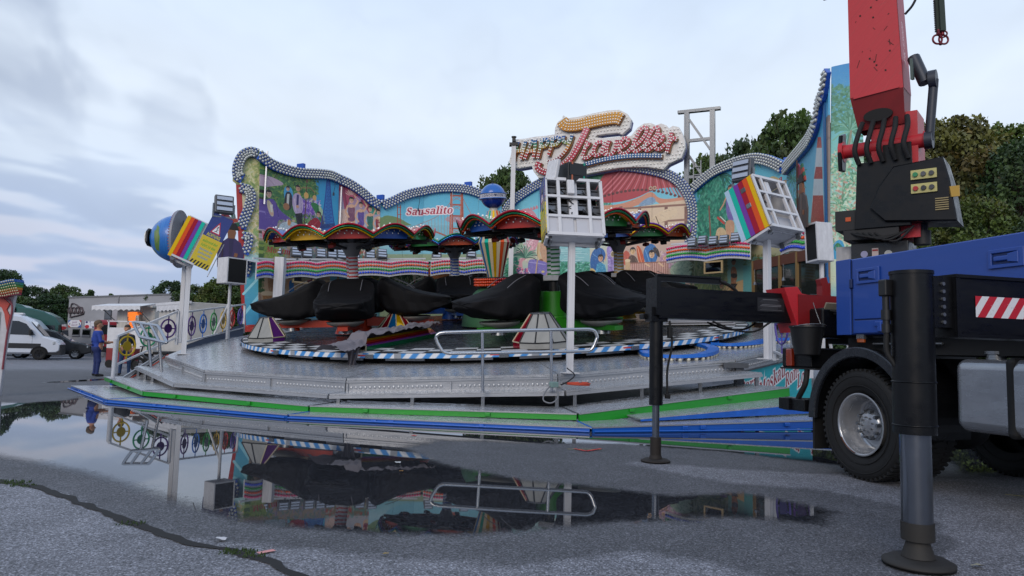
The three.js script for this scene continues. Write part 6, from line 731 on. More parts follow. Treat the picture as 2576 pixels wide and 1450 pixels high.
  // teal skirt with city names under the right deck edge
  const s0 = ring(33.5, 9.22, deckH), s1 = ring(57, 9.22, deckH), W = s0.distanceTo(s1), sc = canvas(1024, 256), x = sc.getContext('2d'); x.fillStyle = '#1fa0a8'; x.fillRect(0, 0, 1024, 256); for (let i = 0; i < 400; i++) { x.globalAlpha = .06; x.fillStyle = i % 2 ? '#fff' : '#064a50'; x.fillRect(rnd() * 1024, rnd() * 256, rr(10, 80), rr(2, 6)); } x.globalAlpha = 1; x.font = 'italic bold 92px serif'; for (const [t, tx, ty] of [['Paris', 40, 130], ['Moskau', 270, 140], ['Rom', 620, 130], ['London', 800, 150]]) { x.save(); x.translate(tx, ty); x.rotate(-.2); x.strokeStyle = '#d8d8d8'; x.lineWidth = 16; x.strokeText(t, 0, 0); x.fillStyle = '#8e1f2c'; x.fillText(t, 0, 0); x.restore(); }
  const sg = new THREE.BufferGeometry(), v = [s0.clone().setY(s0.y - .3), s0.clone().setY(.06), s1.clone().setY(.06), s1.clone().setY(s1.y - .3)]; sg.setAttribute('position', new THREE.Float32BufferAttribute([0, 1, 2, 0, 2, 3].flatMap((i) => v[i].toArray()), 3)); sg.setAttribute('uv', new THREE.Float32BufferAttribute([0, 1, 0, 0, 1, 0, 0, 1, 1, 0, 1, 1], 2)); sg.computeVertexNormals(); tag(part('skirt_banner', sg, new THREE.MeshPhysicalMaterial({ map: canvasTex(sc), roughness: .6, side: THREE.DoubleSide })), 'teal skirt banner with red city names under the right deck', 'banner');
  const cpst = thing('deck_corner_post', 'grey steel corner post carrying the deck at the right', 'post', ring(32.9, 9.35, 0)); part('shaft', box(.16, 1.05, .16, 0, .525, 0), steelGrey, cpst); part('head', box(.5, .1, .3, -.1, 1.0, 0), steelGrey, cpst);
}
// ---------- crane truck: x forward, z out to its left side, origin at the rear wheel on the ground ----------
const TW = V(3.43, 0, -7.09), TU = V(.27, 0, .963).normalize(), TT = Math.atan2(-TU.z, TU.x);
{
  const t = thing('crane_truck', 'blue crane truck with red boom and black outrigger legs', 'truck', TW, TT);
  const speck = (base, n, dots, w = 512, h = 512) => { const c = canvas(w, h), x = c.getContext('2d'); x.fillStyle = base; x.fillRect(0, 0, w, h); for (let i = 0; i < n; i++) { x.globalAlpha = rr(.04, .3); x.fillStyle = dots[rnd() * dots.length | 0]; const L = rr(2, 46); x.save(); x.translate(rnd() * w, rnd() * h); x.rotate(rnd() < .6 ? rr(-.1, .1) : rr(0, 3.1)); x.fillRect(0, 0, L, rr(1, 4)); x.restore(); } x.globalAlpha = 1; const q = canvasTex(c); q.wrapS = q.wrapT = THREE.RepeatWrapping; return q; };
  const blueM = M(0xffffff, .42, 0, { map: speck('#173f8e', 500, ['#1d4a9c', '#12347a', '#204f9f', '#0f2e6c']), clearcoat: .12 }), blkM = M(0xffffff, .6, 0, { specularIntensity: .5, map: speck('#0e0f12', 700, ['#1a1b20', '#08080a', '#2a2b30', '#1f1c19']), roughnessMap: grimeRough }), redM = M(0xffffff, .5, 0, { map: speck('#b3202a', 900, ['#8e1820', '#c8383a', '#5a1414', '#a8442a', '#7a5a3a']), clearcoat: .1 }), redDeep = M(0x7e1015, .5, 0, { map: grime }), rodM = M(0x70757e, .28, .9, { roughnessMap: grimeRough }), tankM = M(0x9ea1a6, .42, .7, { roughnessMap: grimeRough, map: grime });
  // blue body
  const body = part('body', rbox(5.4, .76, 2.4, .02, -.28 + 2.7, 1.8, -1.2), blueM, t);
  part('corner_pillar', rbox(.2, .765, .02, .006, -.17, 1.8, .004), blueM, body); part('door', rbox(1.9, .6, .016, .006, .92, 1.87, .004), blueM, body); part('lower_flap', rbox(1.9, .125, .014, .006, .92, 1.495, .004), blueM, body); part('seam_groove', [box(.012, .74, .004, -.058, 1.8, .0015), box(1.9, .01, .004, .93, 1.563, .0015)], M(0x081a40, .8), body);
  for (const [x, y] of [[.18, 1.99], [1.62, 1.99]]) { const hp = part('door_handle', ext([[-.15, -.075], [.15, -.075], [.15, .075], [-.15, .075]], .02, .004, [[[-.12, -.045], [-.12, .045], [.1, .045], [.1, -.045]]]).translate(x, y, .012), blueM, body); part('handle_recess', box(.22, .09, .004, x - .01, y, .0155), M(0x0c2457, .6), hp); part('handle_lever', rbox(.16, .04, .03, .01, x - .02, y, .024), blueM, hp); part('handle_pull', ext([[0, -.03], [.09, -.045], [.09, .045], [0, .03]], .02, .004).translate(x + .02, y, .02), blueM, hp); }
  part('flap_latch', [rbox(.13, .05, .04, .01, .33, 1.515, .02), rbox(.05, .1, .035, .01, .33, 1.49, .03)], blueM, body); part('hinge', rbox(.035, .09, .03, .006, -.05, 1.93, .012), M(0x0a1f4c, .5), body);
  // chassis
  part('chassis_rail', [box(7.2, .28, .1, 2.2, .98, -.75), box(7.2, .28, .1, 2.2, .98, -1.75)], blkM, t); part('underframe', [box(5.2, .16, 2.2, 2.3, 1.31, -1.25), box(1.2, .5, 1.2, .9, .95, -1.25), box(5, .45, .9, 2.9, .9, -1.5)], M(0x08080a, .8), t); part('marker_lamp', [rbox(.09, .05, .03, .008, .02, 1.365, -.03)], M(0x9a4a1a, .3, 0, { clearcoat: .6 }), t); part('marker_bracket', box(.1, .05, .03, .02, 1.4, -.03), galv, t); part('air_pipe', rod(V(.1, 1.33, -.1), V(.9, 1.33, -.1), .012, 6), galv, t);
  // wheels
  const tyreProfile = [[.30, .10], [.34, .135], [.42, .155], [.49, .15], [.525, .12], [.535, .08], [.535, -.08], [.525, -.12], [.49, -.15], [.42, -.155], [.34, -.135], [.30, -.10]], tyreG = lathe(tyreProfile, 64).rotateX(Math.PI / 2), lugG = merge([0, 1].map((s) => box(.028, .03, .11, 0, 0, s ? .075 : -.075, 0, s ? .12 : -.12, 0))), ribG = torus(.47, .006, 0, 0, .152, 0, 0, 0, 64, 5);
  const wheel = (x, z, label, outer, spin) => { const w = new THREE.Group(); w.name = 'wheel'; w.position.set(x, .54, z); t.add(w); if (label) w.userData.label = label; const ty = part('tyre', tyreG, rubber, w); for (let i = 0; i < 56; i++) { const a = i / 56 * 6.2832, m = part('tread_lug', lugG, rubber, w); m.position.set(Math.cos(a) * .528, Math.sin(a) * .528, 0); m.rotation.z = a - Math.PI / 2; } part('side_rib', [ribG.clone(), torus(.38, .005, 0, 0, .153, 0, 0, 0, 64, 5)], rubber, w);
    if (outer) { const rim = M(0xb4b6ba, .36, .65, { roughnessMap: grimeRough, map: grime }); part('rim', lathe([[.305, .145], [.288, .15], [.28, .135], [.272, .09], [.262, .06], [.262, .02], [.25, -.02], [.235, -.075], [.16, -.06], [.155, -.02], [.15, .02]], 56).rotateX(Math.PI / 2), Object.assign(rim, { side: THREE.DoubleSide }), w); part('rim_disc', ext(Array.from({ length: 40 }, (_, i) => [Math.cos(i / 40 * 6.2832) * .24, Math.sin(i / 40 * 6.2832) * .24]), .012, 0, [1.35, -1.75, 0 + Math.PI - .2].flatMap((a) => [Array.from({ length: 14 }, (_, i) => [Math.cos(a) * .195 + Math.cos(-i / 14 * 6.2832) * .032, Math.sin(a) * .195 + Math.sin(-i / 14 * 6.2832) * .032])])).translate(0, 0, -.085), rim, w);
      part('hub', lathe([[.152, -.08], [.15, -.01], [.142, .02], [.118, .035], [.11, .05], [0, .055]], 36).rotateX(Math.PI / 2), rim, w); for (let i = 0; i < 10; i++) { const a = i / 10 * 6.2832; part('wheel_nut', [cyl(.017, .019, .05, Math.cos(a) * .128, Math.sin(a) * .128, .045, 6, Math.PI / 2, 0, 0)], galv, w); } for (let i = 0; i < 8; i++) { const a = i / 8 * 6.2832 + .2; part('hub_bolt', cyl(.008, .008, .02, Math.cos(a) * .07, Math.sin(a) * .07, .06, 6, Math.PI / 2, 0, 0), galv, w); } const rust = part('rim_rust', torus(.288, .006, 0, 0, .153, 0, 0, 0, 20, 5, .8).rotateZ(-2.6), M(0x5a3420, .9), w); } };
  wheel(0, -.155, 'near rear wheel with deep silver rim', true); wheel(0, -.5, null, false); wheel(0, -2.0, null, false); wheel(0, -2.35, null, false); part('axle', [cyl(.09, .09, 2.1, 0, .54, -1.25, 14, Math.PI / 2, 0, 0), ball(.28, 0, .56, -1.25, 18)], M(0x0a0a0c, .7), t);
  // mudguard
  const mg = (r, w, z, thick) => { const a0 = .0, pts = [], inn = []; for (let i = 0; i <= 36; i++) { const a = lerp(-.12, Math.PI + .02, i / 36); pts.push([Math.cos(a) * r, Math.sin(a) * (r * 1.03)]); inn.push([Math.cos(a) * (r - thick), Math.sin(a) * (r * 1.03 - thick)]); } return ext([...pts, ...inn.reverse()], w, .01).translate(0, .56, z); };
  part('mudguard', mg(.70, .62, -.62, .03), blkM, t); part('mudguard_lip', mg(.715, .05, -.025, .1), M(0x1d2026, .45, 0, { roughnessMap: grimeRough }), t); part('mud_flap', box(.03, .42, .5, -.72, .42, -.3), rubber, t); part('reflector', [cyl(.025, .03, .06, .62, 1.02, -.02, 10, Math.PI / 2, 0, 0)], galv, t);
  // rear end: light board, lamps, bumper stub
  part('rear_light_bar', rbox(.5, .22, 2.3, .02, -1.0, 1.18, -1.2), blkM, t); part('rear_lamp', rbox(.1, .2, .06, .015, -1.08, 1.18, -.04), M(0x8a2a10, .25, 0, { clearcoat: .7 }), t); part('light_shelf', box(.6, .02, 2.3, -.98, 1.06, -1.2), M(0x08080a, .6), t); part('work_lamp', [rbox(.12, .17, .12, .015, -.95, 1.4, -.06), cyl(.015, .015, .06, -.95, 1.3, -.06, 8)], blackPlastic, t); part('bumper_beam', box(.1, .13, 2.3, -1.05, .66, -1.1), blkM, t); part('bumper_stub', rbox(.45, .13, .12, .01, -1.0, .66, -.04), blkM, t); part('air_hose', tube([V(-.85, 1.05, -.08), V(-.82, .9, -.03), V(-.92, .74, -.02), V(-.98, .66, -.04)], .03, 20, 8), rubber, t);
  // fuel tank
  const tk = part('fuel_tank', rbox(1.6, .6, .62, .09, 1.06 + .8, .9, -.33, 0, 0, 0, 4), tankM, t); part('tank_strap', rbox(.085, .625, .645, .095, 1.06 + .52, .9, -.33, 0, 0, 0, 4), rubber, tk); part('tank_strap', rbox(.085, .625, .645, .095, 1.06 + 1.3, .9, -.33, 0, 0, 0, 4), rubber, tk); part('filler_cap', [cyl(.07, .075, .05, 1.32, 1.22, -.2, 18), cyl(.085, .085, .025, 1.32, 1.255, -.2, 18)], galv, tk);
  // near stabiliser: leg and beam with red-white warning strip
  const LB = V(2.48, 0, 1.8), lg = part('stabiliser_leg', [cyl(.115, .115, .94, LB.x, 1.22, LB.z, 28), torus(.117, .005, LB.x, 1.05, LB.z, Math.PI / 2, 0, 0, 28, 5), torus(.117, .005, LB.x, .8, LB.z, Math.PI / 2, 0, 0, 28, 5), cyl(.12, .12, .02, LB.x, 1.69, LB.z, 28)], blkM, t); part('leg_rod', cyl(.083, .083, .56, LB.x, .5, LB.z, 28), rodM, lg); part('leg_foot', [cyl(.088, .088, .1, LB.x, .2, LB.z, 24), cyl(.06, .09, .09, LB.x, .1, LB.z, 20), lathe([[.0, .055], [.15, .05], [.19, .03], [.19, .008], [0, .008]], 32).translate(LB.x, 0, LB.z)], M(0x2a2826, .7, .2), lg);
  const bb = part('stabiliser_beam', [box(.22, .33, 1.5, LB.x, 1.5, LB.z - .95)], blkM, t); part('beam_flange', [box(.25, .02, 1.5, LB.x, 1.675, LB.z - .95), box(.25, .02, 1.5, LB.x, 1.325, LB.z - .95)], blkM, bb); part('beam_collar', [box(.1, .3, .16, LB.x + .04, 1.52, LB.z - .15), box(.24, .36, .03, LB.x, 1.5, LB.z - .22)], blkM, bb); for (let i = 0; i < 6; i++) part('collar_bolt', cyl(.012, .012, .02, LB.x + .095, 1.4 + i * .045, LB.z - .13, 6, 0, 0, Math.PI / 2), galv, bb);
  const wc = canvas(512, 128), wx = wc.getContext('2d'); wx.fillStyle = '#cfcfd2'; wx.fillRect(0, 0, 512, 128); wx.fillStyle = '#b01e2c'; for (let i = -1; i < 7; i++) { wx.beginPath(); wx.moveTo(i * 96 + 10, 128); wx.lineTo(i * 96 + 60, 128); wx.lineTo(i * 96 + 138, 0); wx.lineTo(i * 96 + 88, 0); wx.fill(); } for (let i = 0; i < 120; i++) { wx.globalAlpha = rr(.1, .5); wx.fillStyle = i % 2 ? '#5a4a44' : '#e0d8d4'; wx.fillRect(rnd() * 512, rnd() * 128, rr(1, 9), rr(1, 4)); } const strip = new THREE.PlaneGeometry(.62, .125).rotateY(Math.PI / 2).translate(LB.x + .114, 1.5, LB.z - .66); part('warning_strip', strip, new THREE.MeshPhysicalMaterial({ map: canvasTex(wc), roughness: .45, side: THREE.DoubleSide }), bb);
  part('valve_block', [rbox(.06, .1, .06, .01, LB.x - .06, 1.6, LB.z + .13), cyl(.02, .02, .24, LB.x - .06, 1.45, LB.z + .13, 8), cyl(.028, .028, .06, LB.x - .06, 1.44, LB.z + .13, 8), cyl(.026, .026, .05, LB.x - .06, 1.36, LB.z + .13, 8)], M(0x0c0c0e, .5), lg); part('valve_hose', tube([V(LB.x - .06, 1.34, LB.z + .13), V(LB.x - .06, 1.22, LB.z + .13), V(LB.x - .03, 1.14, LB.z + .1)], .016, 14, 7), rubber, lg);
  // far stabiliser from the crane base
  const LA = V(-1.35, 0, 1.5), la = part('stabiliser_leg', [cyl(.075, .075, 1.0, LA.x, 1.12, LA.z, 24), box(.16, .16, .2, LA.x, 1.62, LA.z)], blkM, t); part('leg_rod', cyl(.04, .04, .5, LA.x, .4, LA.z, 20), rodM, la); part('leg_foot', [cyl(.06, .06, .2, LA.x, .17, LA.z, 18), cyl(.06, .075, .04, LA.x, .06, LA.z, 18), lathe([[0, .04], [.13, .036], [.16, .02], [.16, .006], [0, .006]], 28).translate(LA.x, 0, LA.z)], M(0x241f1c, .75, .2), la); part('leg_hose', [tube([V(LA.x + .08, 1.55, LA.z - .12), V(LA.x + .1, 1.3, LA.z - .14), V(LA.x + .07, 1.0, LA.z - .1), V(LA.x + .08, .72, LA.z - .1)], .012, 24, 6), rbox(.05, .12, .05, .01, LA.x + .09, 1.42, LA.z - .12), rbox(.05, .05, .05, .01, LA.x + .08, .72, LA.z - .1)], rubber, la);
  const ba = part('stabiliser_beam', [box(.22, .34, 2.0, LA.x, 1.75, LA.z - .98)], blkM, t); part('beam_end', [box(.26, .42, .05, LA.x, 1.82, LA.z + .04), rbox(.1, .06, .08, .01, LA.x - .1, 1.6, LA.z + .1)], blkM, ba); part('beam_hood', [box(.06, .02, .8, LA.x, 2.07, LA.z - .4), box(.05, .06, .8, LA.x - .02, 2.03, LA.z - .4)], blkM, ba); part('hood_hose', tube([V(LA.x, 2.04, LA.z - .8), V(LA.x, 1.98, LA.z - .95), V(LA.x, 1.9, LA.z - 1.05)], .02, 10, 7), rubber, ba); part('beam_hose', tube([V(LA.x + .1, 1.56, LA.z - .65), V(LA.x + .1, 1.47, LA.z - .95), V(LA.x + .1, 1.47, LA.z - 1.2), V(LA.x + .1, 1.58, LA.z - 1.4)], .012, 20, 6), rubber, ba); part('beam_hose', tube([V(LA.x - .1, 1.56, LA.z - .7), V(LA.x - .1, 1.49, LA.z - .95), V(LA.x - .1, 1.5, LA.z - 1.2), V(LA.x - .1, 1.58, LA.z - 1.35)], .012, 20, 6), rubber, ba);
  const dc = canvas(256, 128), dx = dc.getContext('2d'); dx.clearRect(0, 0, 256, 128); dx.fillStyle = '#16171c'; dx.fillRect(0, 0, 256, 128); for (let i = 0; i < 9; i++) { dx.strokeStyle = `rgba(200,200,205,${rr(.2, .7)})`; dx.lineWidth = rr(2, 4); dx.beginPath(); dx.moveTo(rr(10, 60), 16 + i * 12); dx.lineTo(rr(180, 245), 18 + i * 12); dx.stroke(); } part('worn_lettering', new THREE.PlaneGeometry(.36, .16).rotateY(Math.PI / 2).translate(LA.x + .114, 1.78, LA.z - 1.4), new THREE.MeshPhysicalMaterial({ map: canvasTex(dc), roughness: .6, side: THREE.DoubleSide }), ba);
  // crane base and red stabiliser housing
  const X = -1.05; part('stabiliser_housing', [box(.3, .36, 1.6, LA.x + .06, 1.73, -1.0)], redDeep, t); part('housing_collar', ext([[-.02, 1.5], [.1, 1.47], [.3, 1.98], [.12, 2.0], [.06, 1.92], [-.12, 1.9]], .36, .006).rotateY(-Math.PI / 2).translate(LA.x + .2, 0, -.32), redM, t); part('housing_bracket', [box(.1, .2, .12, LA.x, 1.98, -.72), box(.08, .12, .1, LA.x, 2.08, -.7, .3, 0, 0)], redDeep, t); part('lift_handle', [tube([V(LA.x - .1, 1.85, -.45), V(LA.x - .1, 2.0, -.45), V(LA.x - .1, 2.02, -.2)], .018, 14, 7), rod(V(LA.x - .1, 1.94, -.6), V(LA.x - .1, 1.94, -.9), .012, 6)], darkMetal, t);
  const vb = part('control_valves', rbox(.26, .34, .3, .03, LA.x + .3, 1.58, -.5), blkM, t); for (let i = 0; i < 7; i++) part('control_hose', tube([V(LA.x + .44, 1.72 - i * .03, -.44 - i * .04), V(LA.x + .54, 1.68 - i * .05, -.58 - i * .05), V(LA.x + .36, 1.6 - i * .04, -.8)], .014, 14, 6), rubber, vb); part('valve_plate', box(.02, .1, .16, LA.x + .43, 1.76, -.46, .0, 0, -.5), M(0x8a8270, .6), vb);
  // the crane is slewed: its parts are drawn with the front towards -x, then turned to face the yard
  const slew = new THREE.Matrix4().makeTranslation(X, 0, -1.36).multiply(new THREE.Matrix4().makeRotationY(-55 * Math.PI / 180)).multiply(new THREE.Matrix4().makeScale(-1, 1, 1)).multiply(new THREE.Matrix4().makeTranslation(-X, 0, 1.36));
  const cpart = (name, geo, m, parent, pre) => { const g = plain(Array.isArray(geo) ? merge(geo) : geo).clone(); if (pre) g.applyMatrix4(pre); g.applyMatrix4(slew); for (const k of Object.keys(g.attributes)) { const at2 = g.attributes[k], n = at2.itemSize, arr = at2.array; for (let i = 0; i < at2.count; i += 3) for (let c = 0; c < n; c++) { const q2 = arr[(i + 1) * n + c]; arr[(i + 1) * n + c] = arr[(i + 2) * n + c]; arr[(i + 2) * n + c] = q2; } } return part(name, g, m, parent); };
  cpart('crane_foot', [box(.8, .5, 1.0, X, 1.6, -1.3), cyl(.34, .4, .5, X, 2.1, -1.3, 24)], blkM, t);
  const cab = cpart('base_cabinet', rbox(.5, .42, .62, .015, X + .1, 2.36, -1.32), M(0x18191c, .55, .1, { roughnessMap: grimeRough }), t); for (const [y, z, r, c] of [[2.43, -1.16, .04, 0x8a8aa8], [2.42, -1.42, .042, 0xa8a8a4]]) cpart('round_sticker', cyl(r, r, .006, X - .155, y, z, 18, 0, 0, Math.PI / 2), M(c, .5), cab); cpart('sticker', box(.006, .13, .07, X - .155, 2.43, -1.28), M(0xb0a09c, .5), cab); cpart('sticker_bar', box(.007, .02, .06, X - .157, 2.47, -1.28), M(0x8a1c1c, .5), cab); cpart('white_plate', box(.03, .34, .22, X - .05, 2.38, -.93), M(0xa8a8aa, .6, 0, { map: grime }), t);
  cpart('slew_gear', [box(.5, .12, .6, X + .02, 2.66, -1.25), box(.4, .24, .3, X, 2.85, -1.0), cyl(.06, .06, .3, X, 2.7, -1.75, 14), cyl(.09, .09, .16, X, 2.6, -1.75, 14)], M(0x0f0f11, .6), t); cpart('warning_sticker', box(.006, .05, .06, X - .206, 2.86, -1.0), M(0xb84a14, .5), t); for (let i = 0; i < 5; i++) cpart('slew_hose', tube([V(X - .2, 2.7, -1.0 - i * .06), V(X - .3, 2.62 - i * .02, -1.2 - i * .08), V(X - .2, 2.6 + i * .03, -1.5 - i * .05)], .014, 14, 6), rubber, t);
  // column: red inside, black cover plates, control housing
  cpart('column', [box(.42, 1.5, .5, X + .1, 3.35, -1.5)], redM, t); cpart('cover_plate', ext([[-.3, 0], [.3, .0], [.27, .62], [.26, .8], [-.02, .8], [-.02, .98], [-.32, .98], [-.33, .5]], .05, .008).rotateY(-Math.PI / 2).translate(X - .2, 2.72, -1.38), blkM, t);
  const hs = cpart('control_housing', ext([[-.42, 2.72], [.3, 2.78], [.46, 2.95], [.36, 3.2], [.2, 3.42], [-.3, 3.46], [-.36, 3.2]].map(([a, b]) => [a, b]), .5, .015).rotateY(-Math.PI / 2).translate(X + .2, 0, -1.72), Object.assign(blkM, {}), t); 
  cpart('louvre', [0, 1, 2, 3, 4, 5].map((i) => box(.006, .012, .13, X - .31, 2.86 + i * .025, -2.0)), M(0x8a7a50, .5), t);
  for (const [y, cols] of [[3.28, [0x1f7a4a, 0x4a4a4c, 0x3a3a3c]], [3.12, [0xa01c20, 0x2a2a2c, 0x3a3a3c]]]) { const pn = cpart('button_panel', rbox(.02, .11, .26, .005, X - .315, y, -1.83), M(0xb0a86a, .5), t); cols.forEach((c, i) => cpart('button', cyl(.026, .028, .03, X - .335, y, -1.75 - i * .08, 14, 0, 0, Math.PI / 2), M(c, .35), pn)); }
  cpart('side_sticker', box(.02, .12, .1, X - .29, 3.05, -2.12), M(0xa8842a, .5), t);
  // knuckle and boom
  cpart('knuckle_pin', [cyl(.085, .085, .95, X - .05, 3.74, -1.38, 24, Math.PI / 2, 0, 0), cyl(.13, .13, .05, X - .05, 3.74, -.91, 24, Math.PI / 2, 0, 0), cyl(.11, .11, .05, X - .05, 3.74, -1.83, 24, Math.PI / 2, 0, 0)], redM, t); cpart('pin_cap', [ext([[-.1, -.22], [.06, -.2], [.12, .02], [.1, .3], [-.06, .24], [-.13, 0]], .05, .01).rotateY(0).translate(X - .05, 3.7, -.93)], blkM, t); cpart('link_arm', [rod(V(X - .1, 3.72, -1.86), V(X - .12, 4.42, -1.93), .05, 12), cyl(.1, .1, .08, X - .1, 3.72, -1.86, 18, Math.PI / 2, 0, 0), cyl(.11, .11, .08, X - .12, 4.42, -1.92, 18, Math.PI / 2, 0, 0), rod(V(X - .12, 4.4, -1.84), V(X - .08, 4.75, -1.72), .07, 10)], M(0x3a3d44, .45, .5), t);
  for (let i = 0; i < 5; i++) cpart('knuckle_hose', tube([V(X - .28, 3.2 + .3, -1.15 - i * .13), V(X - .34, 3.65, -1.12 - i * .13), V(X - .3, 3.88, -1.16 - i * .13), V(X - .2, 4.02, -1.18 - i * .12)], .03, 20, 8), rubber, t);
  const bmM = new THREE.Matrix4().makeRotationFromEuler(new THREE.Euler(.02, 0, .05)).setPosition(X, 3.74, -1.36); const q = (x, y, z) => V(x, y, z), ring4 = (y, x0, x1, z0, z1) => [q(x0, y, z1), q(x0, y, z0), q(x1, y, z0), q(x1, y, z1)], tubeBox = (a, b) => solid([0, 1, 2, 3].map((i) => { const j = (i + 1) % 4; return [a[i], b[i], b[j], a[j]].reverse(); })), cap = (r) => solid([r, [...r].reverse()]);
  const s0 = ring4(.22, -.12, .16, -.27, .24), s1 = ring4(.62, -.22, .22, -.29, .29), s2 = ring4(3.4, -.2, .2, -.24, .22); cpart('boom_main', [tubeBox(s1, s2), cap(s2)], redM, t, bmM); cpart('boom_heel', tubeBox(s0, s1), redDeep, t, bmM); cpart('heel_opening', ext(Array.from({ length: 20 }, (_, i) => [Math.cos(i / 20 * 6.2832) * .16, Math.sin(i / 20 * 6.2832) * .075]), .02).rotateY(-Math.PI / 2).translate(-.175, .36, 0), M(0x0a0808, .8), t, bmM); cpart('heel_rim', box(.02, .02, .5, -.225, .62, .0, .06, 0, 0), redM, t, bmM);
  const lc = canvas(128, 1024), lx = lc.getContext('2d'); lx.fillStyle = '#a43a48'; lx.fillRect(0, 0, 128, 1024); lx.fillStyle = '#c9c5b4'; lx.beginPath(); lx.roundRect(28, -60, 74, 560, 36); lx.fill(); lx.save(); lx.translate(64, 480); lx.rotate(-Math.PI / 2); lx.fillStyle = '#20212a'; lx.font = 'italic bold 58px sans-serif'; lx.fillText('PALFINGER', 14, 22); lx.fillStyle = '#d0a8a8'; lx.font = 'italic bold 42px serif'; lx.fillText('PK 53000', -420, 14); lx.restore(); for (let i = 0; i < 200; i++) { lx.globalAlpha = rr(.05, .3); lx.fillStyle = i % 2 ? '#6a1a24' : '#c87a7a'; lx.fillRect(rnd() * 128, rnd() * 1024, rr(1, 8), rr(2, 16)); } lx.globalAlpha = 1;
  const sideP = new THREE.BufferGeometry(), sp = [s1[1], s1[2], s2[2], s2[1]].map((v) => v.clone().add(V(0, 0, -.004))); sideP.setAttribute('position', new THREE.Float32BufferAttribute([0, 3, 2, 0, 2, 1].flatMap((i) => sp[i].toArray()), 3)); sideP.setAttribute('uv', new THREE.Float32BufferAttribute([0, 0, 0, 1, 1, 1, 0, 0, 1, 1, 1, 0], 2)); sideP.computeVertexNormals();
  const scarM = M(0x2f1a14, .8); for (let i = 0; i < 26; i++) { const sy = rr(.75, 2.2), sx = -.222 + (sy - .62) / 2.78 * .02; cpart('paint_scar', rnd() < .5 ? box(.004, rr(.01, .12), rr(.004, .008), sx, sy, rr(-.2, .2), rr(-.9, .9), 0, 0) : box(.004, .02, .018, sx, sy, rr(-.2, .2)), scarM, t, bmM); }
  cpart('lettered_side', sideP, new THREE.MeshPhysicalMaterial({ map: canvasTex(lc), roughness: .5, side: THREE.DoubleSide }), t, bmM); cpart('boom_bracket', [rbox(.3, .06, .12, .01, -.2, 2.02, .52), rbox(.24, .05, .3, .01, -.2, 2.05, .46)], blackPlastic, t, bmM); cpart('boom_hook', [tube([q(-.1, 1.52, -.33), q(-.12, 1.6, -.42), q(-.12, 1.7, -.46), q(-.12, 1.72, -.38)], .014, 14, 6), rbox(.05, .05, .06, .01, -.12, 1.74, -.42)], blackPlastic, t, bmM); cpart('boom_lug', [ext([[-.05, -.12], [.05, -.1], [.02, .1], [-.02, .14]], .03, .004).translate(-.2, .8, -.4)], M(0x3a4a44, .5), t, bmM);
  // bucket hanging at the rear corner
  const bp = t.localToWorld(V(-.78, 1.31, .02)); t.updateMatrixWorld(true); const bw = V(-.72, 1.2, .02).applyMatrix4(new THREE.Matrix4().makeRotationY(TT).setPosition(TW.x, 0, TW.z)); const bk = thing('bucket', 'black plastic builder bucket hanging at the rear of the truck', 'bucket', bw, .3); part('shell', lathe([[0, .004], [.125, .004], [.13, .02], [.175, .3], [.185, .3], [.187, .325], [.172, .326], [.168, .3], [.124, .03], [0, .02]], 36), M(0x141517, .45), bk); part('bail', new THREE.TubeGeometry(new THREE.CatmullRomCurve3([V(-.185, .31, 0), V(-.15, .33, .12), V(0, .34, .19), V(.15, .33, .12), V(.185, .31, 0)]), 24, .005, 6), galv, bk); part('hanging_wire', [tube([V(.1, .34, .1), V(.09, .46, .05), V(.07, .58, .02)], .004, 8, 5)], galv, bk);
  // sling with hook chain hanging from the boom tip
  const hd = 11.2, hx = (x, y) => atDepth(x, y, hd), h0 = hx(2358, -60), h1 = hx(2366, 80), hk = thing('lifting_sling', 'dark green lifting strap with red shackles hanging from the crane', 'sling', h1), up = h0.clone().sub(h1); const strapG = []; for (let s = 0; s < 2; s++) strapG.push(beam(V(-.03 + s * .05, 0, s * .05), up.clone().add(V(-.03 + s * .05, 0, s * .05)), .085, .02, V(0, 0, 1))); part('strap', strapG, M(0x2f3a34, .8), hk); for (let i = 0; i < 26; i++) part('strap_bead', box(.025, .022, .03, -.075 + up.x * i / 26, up.y * i / 26, .01), M(0x1c1f20, .8), hk); for (const s of [-1, 1]) part('shackle', [torus(.075, .016, s * .05, -.13, 0, 0, 0, s * .25, 22, 7), cyl(.03, .03, .08, s * .035, -.01, 0, 10)], M(0x6a1424, .4, .4), hk); part('link', [torus(.05, .013, -.03, -.04, .02, 0, .9, 0, 16, 6), torus(.05, .013, .04, -.05, .02, 0, -.7, 0, 16, 6), ball(.03, 0, -.2, 0, 8)], M(0x5a1220, .4, .4), hk);
}
